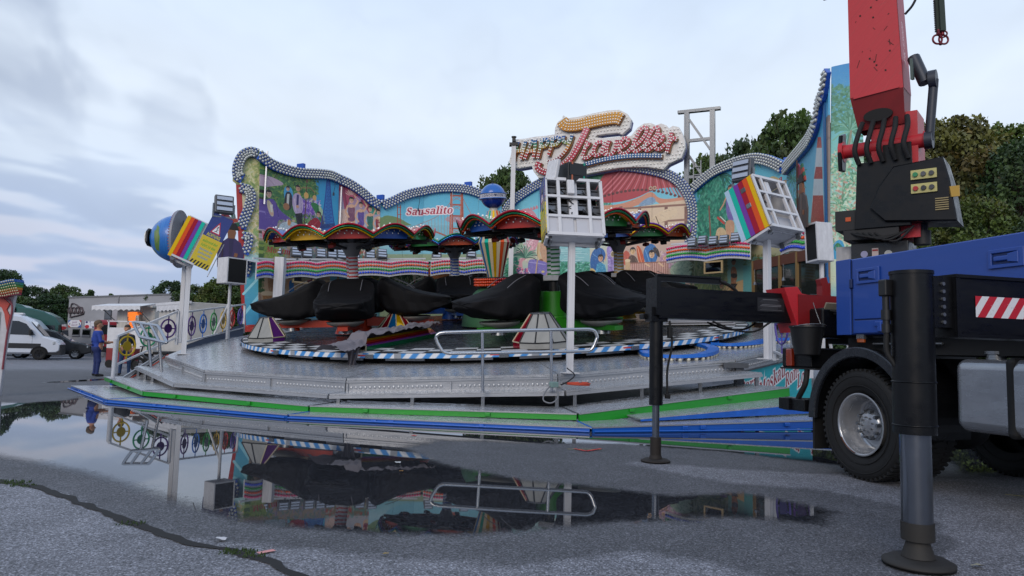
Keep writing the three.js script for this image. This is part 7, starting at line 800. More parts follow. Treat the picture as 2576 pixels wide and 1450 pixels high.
// ---------- trees ----------
const leafMats = [0x3a5418, 0x4c6018, 0x2c4a1a, 0x5c5c22].map((h) => new THREE.MeshPhysicalMaterial({ color: h, roughness: .7, transmission: .25, thickness: 0, side: THREE.DoubleSide, vertexColors: true })), barkM = M(0x2e261e, .95, 0, { bumpMap: clothBump, bumpScale: .03 });
function crownGeo(H, R, clumps, perClump, leaf, shapeFn) {
  const pos = [], col = [], idx = [], twigs = [];
  for (let c = 0; c < clumps; c++) {
    const f = (c + rnd()) / clumps, y = H * (.2 + .8 * f), rad = R * shapeFn(f), a = rnd() * 6.283, rr0 = rad * Math.sqrt(rr(.25, 1)), cx = Math.cos(a) * rr0, cz = Math.sin(a) * rr0, cr = rr(.4, 1.0) * R * .2, tone = rr(.6, 1.35), warm = rnd() < .18 ? 1.35 : 1;
    twigs.push(V(cx, y, cz));
    for (let k = 0; k < perClump; k++) {
      const u = V(rr(-1, 1), rr(-.7, .7), rr(-1, 1)); if (u.length() > 1) u.multiplyScalar(.6); const p = V(cx, y, cz).addScaledVector(u, cr), s = leaf * rr(.6, 1.3), n = V(rr(-1, 1), rr(.1, 1), rr(-1, 1)).normalize(), t = V(rr(-1, 1), rr(-1, .3), rr(-1, 1)).cross(n).normalize(), b = n.clone().cross(t), o = pos.length / 3, v = tone * rr(.8, 1.2);
      for (const [i, j] of [[-.5, 0], [0, -.42], [.55, 0], [0, .42]]) { const q = p.clone().addScaledVector(t, i * s * 1.3).addScaledVector(b, j * s * 1.1).addScaledVector(n, (i ? .0 : .1) * s); pos.push(q.x, q.y, q.z); col.push(v * warm, v, v * .9); } idx.push(o, o + 1, o + 2, o, o + 2, o + 3);
    }
  }
  const g = new THREE.BufferGeometry(); g.setAttribute('position', new THREE.Float32BufferAttribute(pos, 3)); g.setAttribute('color', new THREE.Float32BufferAttribute(col, 3)); g.setIndex(idx); g.computeVertexNormals(); return { g, twigs };
}
const trunkGeo = (H, R, r0, twigs) => { const list = [tube([V(0, -.3, 0), V(.06, H * .3, .04), V(-.05, H * .6, 0), V(.03, H * .92, .03)], r0, 14, 8)]; const a = list[0].attributes.position; for (let i = 0; i < a.count; i++) { const k = lerp(1, .18, clamp(a.getY(i) / H, 0, 1)); a.setX(i, a.getX(i) * k); a.setZ(i, a.getZ(i) * k); } twigs.forEach((t, i) => { if (i % 4) return; const s = V(0, t.y * .62, 0), m = s.clone().lerp(t, .5).add(V(0, R * .04, 0)); list.push(rod(s, m, r0 * .26, 5, r0 * .16), rod(m, t, r0 * .16, 5, r0 * .06)); }); return merge(list); };
const kinds = {
  broad: [0, 1, 2].map((k) => { const c = crownGeo(10, 4.2, 170, 110, .2, (f) => Math.sin(Math.PI * clamp(.14 + f * .84, 0, 1)) ** .62 * (.85 + .25 * vnoise(f * 7, k * 3 + 1))); return { crown: c.g, trunk: trunkGeo(10, 4.2, .26, c.twigs) }; }),
  near: [0, 1].map((k) => { const c = crownGeo(10, 4.0, 230, 130, .15, (f) => Math.sin(Math.PI * clamp(.16 + f * .82, 0, 1)) ** .6 * (.8 + .35 * vnoise(f * 9, k * 5 + 2))); return { crown: c.g, trunk: trunkGeo(10, 4, .24, c.twigs) }; }),
  cone: [0].map((k) => { const c = crownGeo(10, 1.9, 120, 70, .22, (f) => 1.08 - f); return { crown: c.g, trunk: trunkGeo(10, 1.9, .2, c.twigs) }; }),
};
function tree(kind, v, px, pyTop, d, w, label, mi, group) { const top = atDepth(px, pyTop, d), s = top.y / 10.7, q = kinds[kind][v], g = thing(kind === 'cone' ? 'conifer_tree' : 'leafy_tree', label, 'tree', V(top.x, 0, top.z), px * .37 + v, group); part('crown', q.crown, leafMats[mi], g); part('trunk', q.trunk, barkM, g); g.scale.set(s * w, s, s * w); return g; }
{
  const left = 'trees behind the parked vehicles', mid = 'trees left behind the ride', rear = 'trees rising behind the backdrop', right = 'trees behind the crane truck';
  [['broad', 0, -70, 640, 62, 1.1, 'large dark tree at the left edge above the rainbow kiosk', 2], ['broad', 1, 20, 672, 66, .8, 'round dark tree just right of the kiosk roof', 2], ['broad', 2, 95, 716, 74, 1.05, 'dark tree above the white van', 2], ['broad', 0, 168, 712, 74, .95, 'tall bushy tree left of the grey building corner', 0], ['broad', 1, 130, 735, 70, 1.2, 'low spreading tree above the green lorry cab', 2], ['broad', 2, 208, 738, 78, 1.0, 'low dark tree above the grey building', 2], ['cone', 0, 229, 722, 82, 1.1, 'tallest conifer above the building roof', 2], ['cone', 0, 247, 738, 84, 1.1, 'shorter conifer beside the tallest one', 2], ['cone', 0, 268, 742, 86, 1.3, 'small conifer in the middle of the roof row', 2], ['cone', 0, 279, 732, 84, .9, 'slim conifer right of the small one', 2], ['cone', 0, 303, 736, 86, .8, 'lone conifer above the food booth awning', 2], ['broad', 1, 45, 740, 60, 1.4, 'wide low tree behind the caravan roof', 0]].forEach((a) => tree(...a, left));
  [['broad', 1, 432, 700, 56, .95, 'dark tree right behind the left light mast', 2], ['broad', 0, 398, 768, 58, 1.1, 'low bush tree above the white booth', 2], ['broad', 2, 500, 712, 52, 1.1, 'leafy tree behind the ring railing', 0], ['broad', 0, 560, 696, 50, 1.0, 'green tree behind the left loudspeaker', 1], ['broad', 1, 610, 690, 50, 1.0, 'green tree half hidden by the left backdrop end', 0], ['broad', 2, 530, 760, 47, 1.5, 'broad low tree below the loudspeaker', 0]].forEach((a) => tree(...a, mid));
  [['broad', 0, 1276, 408, 44, .62, 'tree showing left of the lettered sign', 0], ['broad', 2, 1330, 440, 44, .6, 'tree showing under the left half of the sign', 1], ['broad', 1, 1790, 372, 45, .6, 'tree showing behind the lattice mast', 0], ['broad', 0, 1725, 420, 46, .6, 'tree between the sign and the lattice mast', 2], ['broad', 2, 1890, 330, 43, .6, 'tree above the right painted hump', 2], ['broad', 1, 1985, 262, 40, .62, 'tall tree left of the lighthouse wing', 0], ['broad', 0, 2070, 300, 42, .7, 'tree hidden behind the lighthouse wing', 2]].forEach((a) => tree(...a, rear));
  [['near', 0, 2385, 268, 27, .85, 'maple with brownish leaves right of the red boom', 3], ['near', 1, 2500, 300, 29, .85, 'second maple behind the control housing', 1], ['near', 0, 2590, 322, 24, .8, 'dark tree at the right edge', 2], ['near', 1, 2290, 430, 30, .8, 'low maple behind the red crane column', 2], ['broad', 1, 2430, 420, 36, 1.0, 'far dark tree filling the gap between the maples', 2], ['broad', 2, 2250, 450, 40, 1.0, 'far dark tree between backdrop and boom', 2], ['near', 1, 2440, 480, 22, .9, 'low yellowish tree above the blue truck body', 1], ['broad', 0, 2560, 430, 38, 1.0, 'far dark tree at the right behind the maples', 2], ['near', 0, 2640, 520, 20, .9, 'dark shrub tree at the far right above the truck', 2]].forEach((a) => tree(...a, right));
  // far hedge closing the yard
  const mats = [], hg = crownGeo(4, 3, 46, 40, .42, () => 1).g; for (let i = 0; i < 64; i++) { const a = -1.05 + i / 63 * 2.15, d = 96 + 8 * vnoise(i * .8, 2); mats.push(new THREE.Matrix4().compose(V(Math.sin(a) * d, -.6, -Math.cos(a) * d), new THREE.Quaternion().setFromAxisAngle(V(0, 1, 0), i), V(1.3, rr(.8, 1.5), 1.3))); } const h = copies('hedge', hg, leafMats[2], mats, scene); tag(h, 'far dark hedge closing the yard at the horizon', 'hedge', null, 'stuff');
}
// ---------- parked vehicles ----------
const carGlass = M(0x0a0d10, .08, 0, { clearcoat: 1 }), tyreM = M(0x0c0c0d, .8), vanWhite = M(0xc3c8d2, .35, 0, { clearcoat: .5 }), carBlack = M(0x0b0c0f, .3, 0, { clearcoat: .7 }), lampGlass = M(0xb8bcc0, .1, .3, { clearcoat: 1 });
const carWheel = (g, x, z, r, m) => { const w = new THREE.Group(); w.name = 'wheel'; w.position.set(x, r, z); g.add(w); part('tyre', lathe([[r * .62, .1], [r * .9, .11], [r, .07], [r, -.07], [r * .9, -.11], [r * .62, -.1]], 28).rotateX(Math.PI / 2), tyreM, w); part('rim', [lathe([[r * .64, .09], [r * .58, .05], [r * .2, .06], [0, .08]], 24).rotateX(Math.PI / 2), ...[0, 1, 2, 3, 4, 5, 6, 7].map((i) => box(r * .08, r * .45, .03, Math.sin(i * .785) * r * .38, Math.cos(i * .785) * r * .38, .08, 0, 0, -i * .785))], m, w); };
const sideShell = (pts, W, bev) => ext(pts, W, bev).translate(0, 0, -W / 2);
{
  const vp = atHeight(150, 906, 0), g = thing('delivery_van', 'white high roof van parked at the left, nose to the right', 'van', V(vp.x - 5.8 * Math.cos(.42), 0, vp.z + 5.8 * Math.sin(.42)), .42);
  part('body', sideShell([[0, .35], [4.55, .35], [5.72, .42], [5.9, .55], [5.92, .95], [5.7, 1.22], [5.0, 1.42], [4.25, 2.28], [3.8, 2.6], [3.0, 2.74], [.1, 2.74], [0, 2.5]], 1.98, .09), vanWhite, g); part('lower_trim', [box(4.0, .3, .03, 2.9, .82, .985), box(1.0, .62, 1.9, 5.42, .62, 0)], M(0x1a1c22, .6), g);
  part('side_window', ext([[3.0, 1.48], [4.6, 1.46], [4.1, 2.12], [3.7, 2.28], [3.02, 2.28]], .02, .004).translate(0, 0, .985), carGlass, g); part('side_window', ext([[1.3, 1.5], [2.75, 1.5], [2.75, 2.22], [1.3, 2.22]], .02, .004).translate(0, 0, .985), carGlass, g); part('side_window', ext([[.1, 1.5], [1.1, 1.5], [1.1, 2.22], [.1, 2.22]], .02, .004).translate(0, 0, .985), carGlass, g); part('windscreen', box(.02, 1.12, 1.7, 4.68, 1.86, 0, 0, 0, .7), carGlass, g); part('headlight', rbox(.35, .2, .3, .04, 5.62, 1.02, .84, 0, .4, 0), lampGlass, g); part('door_handle', rbox(.22, .05, .04, .01, 3.15, 1.32, 1.0), M(0x1a1c20, .5), g); part('door_handle', rbox(.22, .05, .04, .01, 2.6, 1.36, 1.0), M(0x1a1c20, .5), g); part('mirror', rbox(.14, .36, .26, .04, 4.35, 1.62, 1.12), blackPlastic, g); part('door_seam', [box(.015, 1.6, .008, 2.92, 1.5, .987), box(.015, 1.4, .008, 4.45, 1.0, .987)], M(0x5a5e66, .7), g); for (const x of [4.85, 1.2]) { carWheel(g, x, .92, .36, M(0x2a2b2e, .4, .6)); carWheel(g, x, -.92, .36, M(0x2a2b2e, .4, .6)); part('wheel_arch', ext(Array.from({ length: 16 }, (_, i) => [x + Math.cos(i / 15 * 3.1416) * .46, .36 + Math.sin(i / 15 * 3.1416) * .46]), .02).translate(0, 0, .982), M(0x08080a, .9), g); }
  const bp = atHeight(222, 904, 0), b = thing('people_carrier', 'black people carrier parked behind the white van', 'car', V(bp.x - 5.0 * Math.cos(.42), 0, bp.z - .4 + 5.0 * Math.sin(.42)), .42);
  part('body', sideShell([[0, .3], [4.6, .3], [5.0, .42], [5.08, .62], [4.98, .88], [4.5, 1.04], [3.85, 1.14], [3.0, 1.72], [2.5, 1.88], [.4, 1.9], [.1, 1.5], [0, .9]], 1.9, .08), carBlack, b); part('side_window', ext([[2.7, 1.15], [3.75, 1.14], [2.95, 1.68], [2.7, 1.74]], .02, .004).translate(0, 0, .945), carGlass, b); part('side_window', ext([[.6, 1.16], [2.58, 1.15], [2.58, 1.76], [.7, 1.78]], .02, .004).translate(0, 0, .945), carGlass, b); part('windscreen', box(.02, .95, 1.6, 3.42, 1.45, 0, 0, 0, .96), carGlass, b); part('headlight', rbox(.3, .14, .2, .03, 4.85, .8, .82, 0, .5, 0), lampGlass, b); part('mirror', rbox(.12, .16, .22, .03, 3.4, 1.2, 1.02), carBlack, b); for (const x of [4.1, 1.0]) { carWheel(b, x, .88, .34, M(0x9a9ca0, .3, .8)); carWheel(b, x, -.88, .34, M(0x9a9ca0, .3, .8)); }
  const cp = atDepth(120, 800, 52), cv = thing('caravan', 'white round roofed caravan behind the white van', 'caravan', V(cp.x - 6.2 * Math.cos(.4), 0, cp.z + 6.2 * Math.sin(.4)), .4); part('body', sideShell([[0, .6], [6.0, .6], [6.3, 1.2], [6.15, 2.0], [5.6, 2.6], [4.6, 2.95], [1.2, 3.0], [.2, 2.7], [-.1, 1.6]], 2.2, .12), vanWhite, cv); part('roof_vent', rbox(.7, .14, .6, .05, 4.4, 3.02, 0), white, cv); part('side_window', box(1.2, .5, .02, 2.4, 2.0, 1.11), carGlass, cv); carWheel(cv, 3, 1.0, .35, galv); part('drawbar', beam(V(6, .6, 0), V(7.2, .6, 0), .1, .1), darkMetal, cv);
  const lp = atDepth(166, 800, 55), lo = thing('green_lorry', 'dark green lorry cab with roof deflector behind the caravan', 'lorry', V(lp.x - 2.4 * Math.cos(.35), 0, lp.z + 2.4 * Math.sin(.35)), .35), grn = M(0x0c4a44, .4, 0, { clearcoat: .4 }); part('cab', sideShell([[0, .7], [2.25, .7], [2.4, 1.4], [2.3, 2.4], [1.9, 2.95], [1.2, 3.3], [.2, 3.55], [-.6, 3.62], [-.6, .7]], 2.4, .08), grn, lo); part('side_window', ext([[1.1, 1.7], [2.0, 1.7], [1.95, 2.3], [1.1, 2.3]], .02, .003).translate(0, 0, 1.2), carGlass, lo); part('windscreen', box(.02, .9, 2.1, 2.38, 2.0, 0, 0, 0, .1), carGlass, lo); part('deflector', ext([[-1.2, 3.55], [.2, 3.45], [-.3, 3.75], [-1.2, 3.95]], 2.2, .03).translate(0, 0, -1.1), grn, lo); part('mirror', rbox(.12, .5, .2, .03, 2.3, 2.1, 1.4), blackPlastic, lo); part('load_box', box(8, 2.2, 2.4, -5.0, 2.4, 0), M(0xa4a8b4, .5), lo); for (const x of [1.4, -1.6]) carWheel(lo, x, 1.05, .5, galv);
  const rp = atDepth(278, 815, 56), rl = thing('red_lorry', 'red lorry cab with its windscreen towards the yard beside the booth', 'lorry', V(rp.x, 0, rp.z), .6), rdm = M(0x8a1424, .4, 0, { clearcoat: .4 }); part('cab', rbox(2.1, 2.2, 1.9, .22, 0, 1.75, 0, 0, 0, 0, 3), rdm, rl); part('windscreen', rbox(1.8, .75, .04, .02, 0, 2.1, .95), carGlass, rl); part('bumper', rbox(2.1, .4, .2, .05, 0, .6, .95), blackPlastic, rl); for (const x of [-.6, .6]) part('headlight', rbox(.3, .2, .05, .02, x, .95, .97), lampGlass, rl); for (const x of [-.85, .85]) { const w = cyl(.45, .45, .3, x, .45, .3, 20, 0, 0, Math.PI / 2); part('tyre', w, tyreM, rl); }
}
// ---------- building, food booth, kiosk ----------
{
  const p0 = atDepth(162, 900, 60), p1 = atDepth(420, 900, 53), d = V(p1.x - p0.x, 0, p1.z - p0.z), L = d.length(), g = thing('flat_roof_building', 'pale grey flat roofed building with wall emblem and two banners', 'building', V(p0.x, 0, p0.z), Math.atan2(-d.z, d.x)), H = 4.75, wallM = M(0x9fa0a6, .8, 0, { map: grime });
  part('front_wall', box(L, H, .3, L / 2, H / 2, -.15), wallM, g); part('side_wall', box(.3, H, 7.0, .15, H / 2, -3.8), M(0xa8a49c, .8, 0, { map: grime }), g); part('roof', box(L + .3, .12, 7.3, L / 2, H + .06, -3.6), M(0x6a6c70, .7), g); part('drain_pipe', cyl(.05, .05, H, L * .52, H / 2, .05, 8), M(0x8a8b90, .6), g);
  const S = (px, py) => { const q = atWall(px, py, V(p0.x, 0, p0.z), V(-d.z, 0, d.x).normalize()); return [Math.hypot(q.x - p0.x, q.z - p0.z), q.y]; }; for (const [x0, y0, x1, y1] of [[264, 781, 280, 805], [183, 828, 200, 844], [208, 829, 227, 845], [236, 830, 254, 846]]) { const a = S(x0, y0), b = S(x1, y1), w = b[0] - a[0], h = a[1] - b[1], f = part('window', box(w, h, .08, (a[0] + b[0]) / 2, (a[1] + b[1]) / 2, .0), M(0x3a3e44, .6), g); part('pane', box(w - .16, h - .16, .02, (a[0] + b[0]) / 2, (a[1] + b[1]) / 2, .045), carGlass, f); part('sill', box(w + .1, .06, .14, (a[0] + b[0]) / 2, b[1] - .03, .06), wallM, f); }
  // wall emblem: wire letters on a pennant
  const e = S(171, 801), e2 = S(217, 762), ew = e2[0] - e[0], eh = e2[1] - e[1], E = (u, v) => V(e[0] + u * ew, e[1] + v * eh, .08), em = M(0x5a4e52, .5, .4); part('wall_emblem', [tube([E(.15, .1), E(.2, .95), E(.95, .35), E(.15, .05)], .05, 40, 6), ...[0, .22, .44, .66].map((o) => tube([E(.05 + o, .35), E(.02 + o, .62), E(.14 + o, .7), E(.2 + o, .45), E(.08 + o, .3), E(.24 + o, .38)], .05, 24, 6))], em, g);
  const banner = (x0, y0, x1, y1, draw) => { const a = S(x0, y0), b = S(x1, y1), c = canvas(256, 160), x = c.getContext('2d'); draw(x); part('wall_banner', box(b[0] - a[0], a[1] - b[1], .02, (a[0] + b[0]) / 2, (a[1] + b[1]) / 2, .04), new THREE.MeshPhysicalMaterial({ map: canvasTex(c), roughness: .6 }), g); };
  banner(173, 806, 204, 824, (x) => { x.fillStyle = '#d4d4dc'; x.fillRect(0, 0, 256, 160); x.fillStyle = '#3a62b0'; x.beginPath(); x.moveTo(0, 0); x.lineTo(50, 0); x.lineTo(0, 60); x.moveTo(256, 160); x.lineTo(190, 160); x.lineTo(256, 90); x.fill(); x.fillStyle = '#b8483c'; x.beginPath(); x.moveTo(256, 0); x.lineTo(210, 0); x.lineTo(256, 60); x.moveTo(0, 160); x.lineTo(60, 160); x.lineTo(0, 100); x.fill(); x.fillStyle = '#7a4a74'; x.font = 'bold 46px sans-serif'; x.textAlign = 'center'; x.fillText('JUST', 128, 66); x.fillText('DO IT', 128, 128); x.fillStyle = '#3a3a48'; x.fillRect(26, 66, 14, 40); x.fillRect(216, 66, 14, 40); });
  banner(215, 809, 250, 827, (x) => { x.fillStyle = '#d4d4dc'; x.fillRect(0, 0, 256, 160); x.fillStyle = '#b42a34'; x.beginPath(); x.arc(40, 120, 40, 0, 7); x.fill(); x.fillStyle = '#3a3a6a'; for (const [a, b, r] of [[30, 20, 22], [90, 14, 12], [150, 130, 18], [220, 30, 14]]) { x.beginPath(); x.arc(a, b, r, 0, 7); x.fill(); } x.strokeStyle = '#8a8a98'; x.lineWidth = 5; x.strokeRect(100, 40, 110, 70); });
  part('wall_poster', box(.02, 1.3, 1.6, -.02, 3.9, -4.8), M(0x3a6aa8, .6), g); part('yellow_board', box(.02, 2.2, 1.2, -.02, 3.6, -6.4), M(0xa88a2a, .6), g);
  // food booth with scalloped awning
  const q0 = atDepth(290, 880, 43), q1 = atDepth(382, 880, 41.8), fd = V(q1.x - q0.x, 0, q1.z - q0.z), fw = fd.length(), f = thing('food_booth', 'white sales trailer with scalloped awning and open orange lit window', 'booth', V(q0.x, 0, q0.z), Math.atan2(-fd.z, fd.x)), cream = M(0xc4c1bb, .6, 0, { map: grime }); const fy = atDepth(380, 772, 41.8).y, by = .55;
  part('side_wall', box(.08, fy - by, 2.6, fw, (fy + by) / 2, -1.3), cream, f); part('front_wall', [box(fw * .28, fy - by, .08, fw * .14, (fy + by) / 2, 0), box(fw * .3, fy - by, .08, fw * .85, (fy + by) / 2, 0), box(fw * .42, .3, .08, fw * .49, fy - .15, 0), box(fw * .42, 1.45, .08, fw * .49, by + .725, 0), box(.08, fy - by, 2.6, 0, (fy + by) / 2, -1.3)], cream, f); part('rear_wall', box(fw, fy - by, .06, fw / 2, (fy + by) / 2, -2.6), M(0xa8542a, .7), f); part('floor', box(fw, .08, 2.6, fw / 2, by, -1.3), darkMetal, f); part('roof', box(fw + .3, .08, 3.0, fw / 2, fy + .04, -1.2, .04, 0, 0), cream, f); part('shelf_goods', [rbox(.5, .7, .3, .05, fw * .4, 2.35, -.6), rbox(.3, .5, .3, .05, fw * .52, 2.2, -.7)], M(0xc85a1a, .5), f); part('grey_stack', rbox(.5, .9, .3, .04, fw * .62, 2.4, -.25), M(0x7a766e, .8), f);
  const lampM = new THREE.MeshStandardMaterial({ color: 0xffb060, emissive: 0xff7a20, emissiveIntensity: 3 }); part('booth_lamp', rbox(.6, .08, .12, .02, fw * .45, fy - .5, -1.2), lampM, f); const fl = new THREE.PointLight(0xff8a3a, 9); fl.position.set(fw * .45, fy - .58, -1.1); fl.castShadow = true; fl.name = 'booth_lamp_glow'; f.add(fl);
  const aw = []; for (let i = 0; i <= 40; i++) aw.push([-1.1 + i / 40 * (fw + 1.0), .1 * Math.abs(Math.sin(i * .7))]); part('awning', solid([[V(-1.1, fy + .02, .9), V(fw, fy - .02, .9), V(fw, fy + .2, -.1), V(-1.1, fy + .2, -.1)], [V(-1.1, fy + .16, -.1), V(fw, fy + .16, -.1), V(fw, fy - .06, .9), V(-1.1, fy - .02, .9)]]), white, f); part('awning_scallop', ext([...aw.map(([x, y]) => [x, fy - .3 + y]), [fw - .1, fy], [-1.1, fy + .02]], .02).translate(0, 0, .9), white, f); part('door_leaf', box(.7, 1.7, .05, fw * .72, 1.9, .45, 0, -.5, 0), cream, f); part('door_pane', box(.45, .8, .06, fw * .72, 2.2, .45, 0, -.5, 0), M(0x9a7a60, .4), f); part('prop', [rod(V(.1, fy - 1.0, .04), V(-.2, fy - .2, .85), .03, 6), rod(V(fw - .1, fy - 1.0, .04), V(fw - .3, fy - .2, .85), .03, 6)], galv, f); for (const x of [.8, fw - .6]) part('tyre', cyl(.32, .32, .2, x, .32, -.3, 20, Math.PI / 2, 0, 0), tyreM, f);
  const r0 = atDepth(393, 880, 39), r1 = atDepth(470, 880, 36), rd = V(r1.x - r0.x, 0, r1.z - r0.z), rw = rd.length(), tr = thing('box_trailer', 'white box trailer with scalloped roof edge right of the food booth', 'trailer', V(r0.x, 0, r0.z), Math.atan2(-rd.z, rd.x)); part('box', rbox(rw, fy - .75, 2.2, .03, rw / 2, .75 + (fy - .75) / 2, -1.1), cream, tr); part('roof_edge', [box(rw + .2, .14, .2, rw / 2, fy - .02, .06)], white, tr); const sc = []; for (let i = 0; i <= 30; i++) sc.push([i / 30 * rw, fy - .45 + .1 * Math.abs(Math.sin(i * .8))]); part('roof_scallop', ext([...sc, [rw, fy - .08], [0, fy - .08]], .02).translate(0, 0, .12), white, tr); part('chassis', box(rw, .2, 1.8, rw / 2, .62, -1.1), darkMetal, tr); for (const x of [.5, .95]) part('tyre', cyl(.32, .32, .2, x, .32, -.2, 20, Math.PI / 2, 0, 0), tyreM, tr); part('jack', [box(.06, .5, .06, rw - .3, .3, -.1), box(.2, .02, .2, rw - .3, .02, -.1)], galv, tr);
  const wp = atDepth(270, 842, 33), wq = atDepth(332, 842, 32), wf = thing('white_cart', 'low white cart with rail beside the food booth', 'cart', V(wp.x, 0, wp.z), 0), ww = wq.x - wp.x, wy = wp.y; part('panel', rbox(ww, .95, .06, .02, ww / 2, wy - .15, 0), white, wf); part('rail', [box(ww + .1, .05, .05, ww / 2, wy + .62, 0), box(.05, .7, .05, .02, wy + .3, 0), box(.05, .7, .05, ww * .55, wy + .3, 0)], white, wf); part('red_base', rbox(ww * .8, .7, .5, .05, ww * .4, .55, -.2), M(0x7a1018, .5), wf); for (const x of [.2, ww * .8]) part('tyre', cyl(.18, .18, .1, x, .18, .05, 16, Math.PI / 2, 0, 0), tyreM, wf);
  const mp = atDepth(345, 918, 29), mc = thing('moped', 'small dark moped parked in front of the box trailer', 'moped', V(mp.x, 0, mp.z), .2); for (const x of [0, 1.2]) part('wheel', torus(.25, .055, x, .3, 0, 0, 0, 0, 22, 8), tyreM, mc); part('frame', [rod(V(0, .3, 0), V(.15, 1.0, 0), .03, 8), rod(V(.1, .7, 0), V(.5, .42, 0), .05, 8), rbox(.7, .3, .24, .06, .85, .5, 0), rod(V(1.2, .3, 0), V(.9, .6, 0), .04, 8)], M(0x1a1c20, .4), mc); part('seat', rbox(.6, .12, .26, .05, .85, .76, 0), rubber, mc); part('handlebar', rod(V(.14, 1.02, -.28), V(.14, 1.02, .28), .02, 8), darkMetal, mc);
  // kiosk edge with wavy rainbow canopy at the far left
  const kd = 15, K = (x, y) => atDepth(x, y, kd), ko = V(K(-60, 930).x, 0, -kd), kg = thing('rainbow_kiosk', 'white ticket kiosk with wavy rainbow canopy cut by the left edge', 'kiosk', ko, 0), kl = (x, y) => { const p = K(x, y); return [p.x - ko.x, p.y]; };
  part('panel', ext([kl(-60, 940), [kl(2, 940)[0], .0], kl(12, 880), kl(26, 800), kl(38, 738), kl(-60, 738)].map(([x, y]) => [x, Math.max(0, y)]), .08, .01).translate(0, 0, -.08), M(0xbdbcc2, .5, 0, { map: grime }), kg); part('frame_trim', tube([kl(8, 930), kl(20, 840), kl(32, 770), kl(20, 752), kl(-40, 748)].map(([x, y]) => V(x, y, .03)), .02, 40, 6), M(0x7a3440, .5), kg);
  part('red_scroll', [ext([kl(-30, 745), kl(10, 750), kl(26, 765), kl(18, 780), kl(26, 796), kl(18, 830), kl(12, 790), kl(6, 775), kl(-10, 765)].reverse(), .03, .004).translate(0, 0, .0)], M(0xa83a30, .5), kg); part('grey_inlay', ext([kl(-60, 790), kl(2, 785), kl(-6, 900), kl(-60, 905)].reverse(), .02, .003), M(0x9aa4a4, .5), kg);
  const bands = [0x1a5aa8, 0x0f7a6a, 0x1f7a2a, 0xb87a1a, 0xb0401a, 0x8a1c34]; bands.forEach((c, i) => { const t = [], b = []; for (let k = 0; k <= 24; k++) { const x = lerp(-70, 68 - i * 1.2, k / 24), w = 5 * Math.sin(x * .06 + .5), y = 708 + i * 6 + w + x * .06; t.push(kl(x, y)); b.push(kl(x, y + 6.2)); } part('canopy_band', ext([...b, ...t.reverse()], .3 - i * .03, .004).translate(0, 0, .1), M(c, .4, 0, { clearcoat: .4 }), kg); }); const km = []; for (let i = 0; i < 6; i++) for (let k = 0; k < 26; k++) { const x = lerp(-70, 66, k / 25), y = 711 + i * 6 + 5 * Math.sin(x * .06 + .5) + x * .06, p = kl(x, y); km.push(at(p[0], p[1], .41 - i * .03)); } copies('canopy_bulb', new THREE.SphereGeometry(.016, 6, 5), M(0xc8c4a0, .3), km, kg);
}
// ---------- people ----------
function blendBody(bones, bounds, cells, colorAt) { // tapered capsules joined smoothly and meshed
  const res = cells, mc = new MarchingCubes(res, new THREE.MeshBasicMaterial(), false, false, 90000); mc.isolation = 0; const [lo, hi] = bounds, sz = hi.clone().sub(lo).multiplyScalar(.5), c = lo.clone().add(hi).multiplyScalar(.5), half = Math.max(sz.x, sz.y, sz.z); const prep = bones.map(([a, b, r1, r2, k]) => ({ a: V(...a), d: V(...b).sub(V(...a)), r1, r2, k: k ?? .03, L: V(...b).sub(V(...a)).lengthSq() }));
  const dist = (p) => { let s = 1e3; for (const q of prep) { const px = p.x - q.a.x, py = p.y - q.a.y, pz = p.z - q.a.z, t = clamp((px * q.d.x + py * q.d.y + pz * q.d.z) / (q.L || 1), 0, 1), dd = Math.hypot(px - q.d.x * t, py - q.d.y * t, pz - q.d.z * t) - lerp(q.r1, q.r2, t), h = clamp(.5 + .5 * (s - dd) / q.k, 0, 1); s = lerp(s, dd, h) - q.k * h * (1 - h); } return s; };
  const p = V(0, 0, 0); for (let z = 0; z < res; z++) for (let y = 0; y < res; y++) for (let x = 0; x < res; x++) { p.set((x - res / 2) / (res / 2) * half + c.x, (y - res / 2) / (res / 2) * half + c.y, (z - res / 2) / (res / 2) * half + c.z); mc.field[x + y * res + z * res * res] = -dist(p); }
  mc.update(); const n = mc.count, pos = new Float32Array(n * 3), nor = new Float32Array(n * 3), col = new Float32Array(n * 3); for (let i = 0; i < n; i++) { for (let k = 0; k < 3; k++) { pos[i * 3 + k] = mc.positionArray[i * 3 + k] * half + c.getComponent(k); nor[i * 3 + k] = mc.normalArray[i * 3 + k]; } const q = colorAt(pos[i * 3], pos[i * 3 + 1], pos[i * 3 + 2]); col[i * 3] = q.r; col[i * 3 + 1] = q.g; col[i * 3 + 2] = q.b; }
  const g = new THREE.BufferGeometry(); g.setAttribute('position', new THREE.BufferAttribute(pos, 3)); g.setAttribute('normal', new THREE.BufferAttribute(nor, 3)); g.setAttribute('color', new THREE.BufferAttribute(col, 3)); return g;
}
const C = (h) => new THREE.Color(h), skinC = C(0xb58468), bodyM = new THREE.MeshPhysicalMaterial({ vertexColors: true, roughness: .8 });
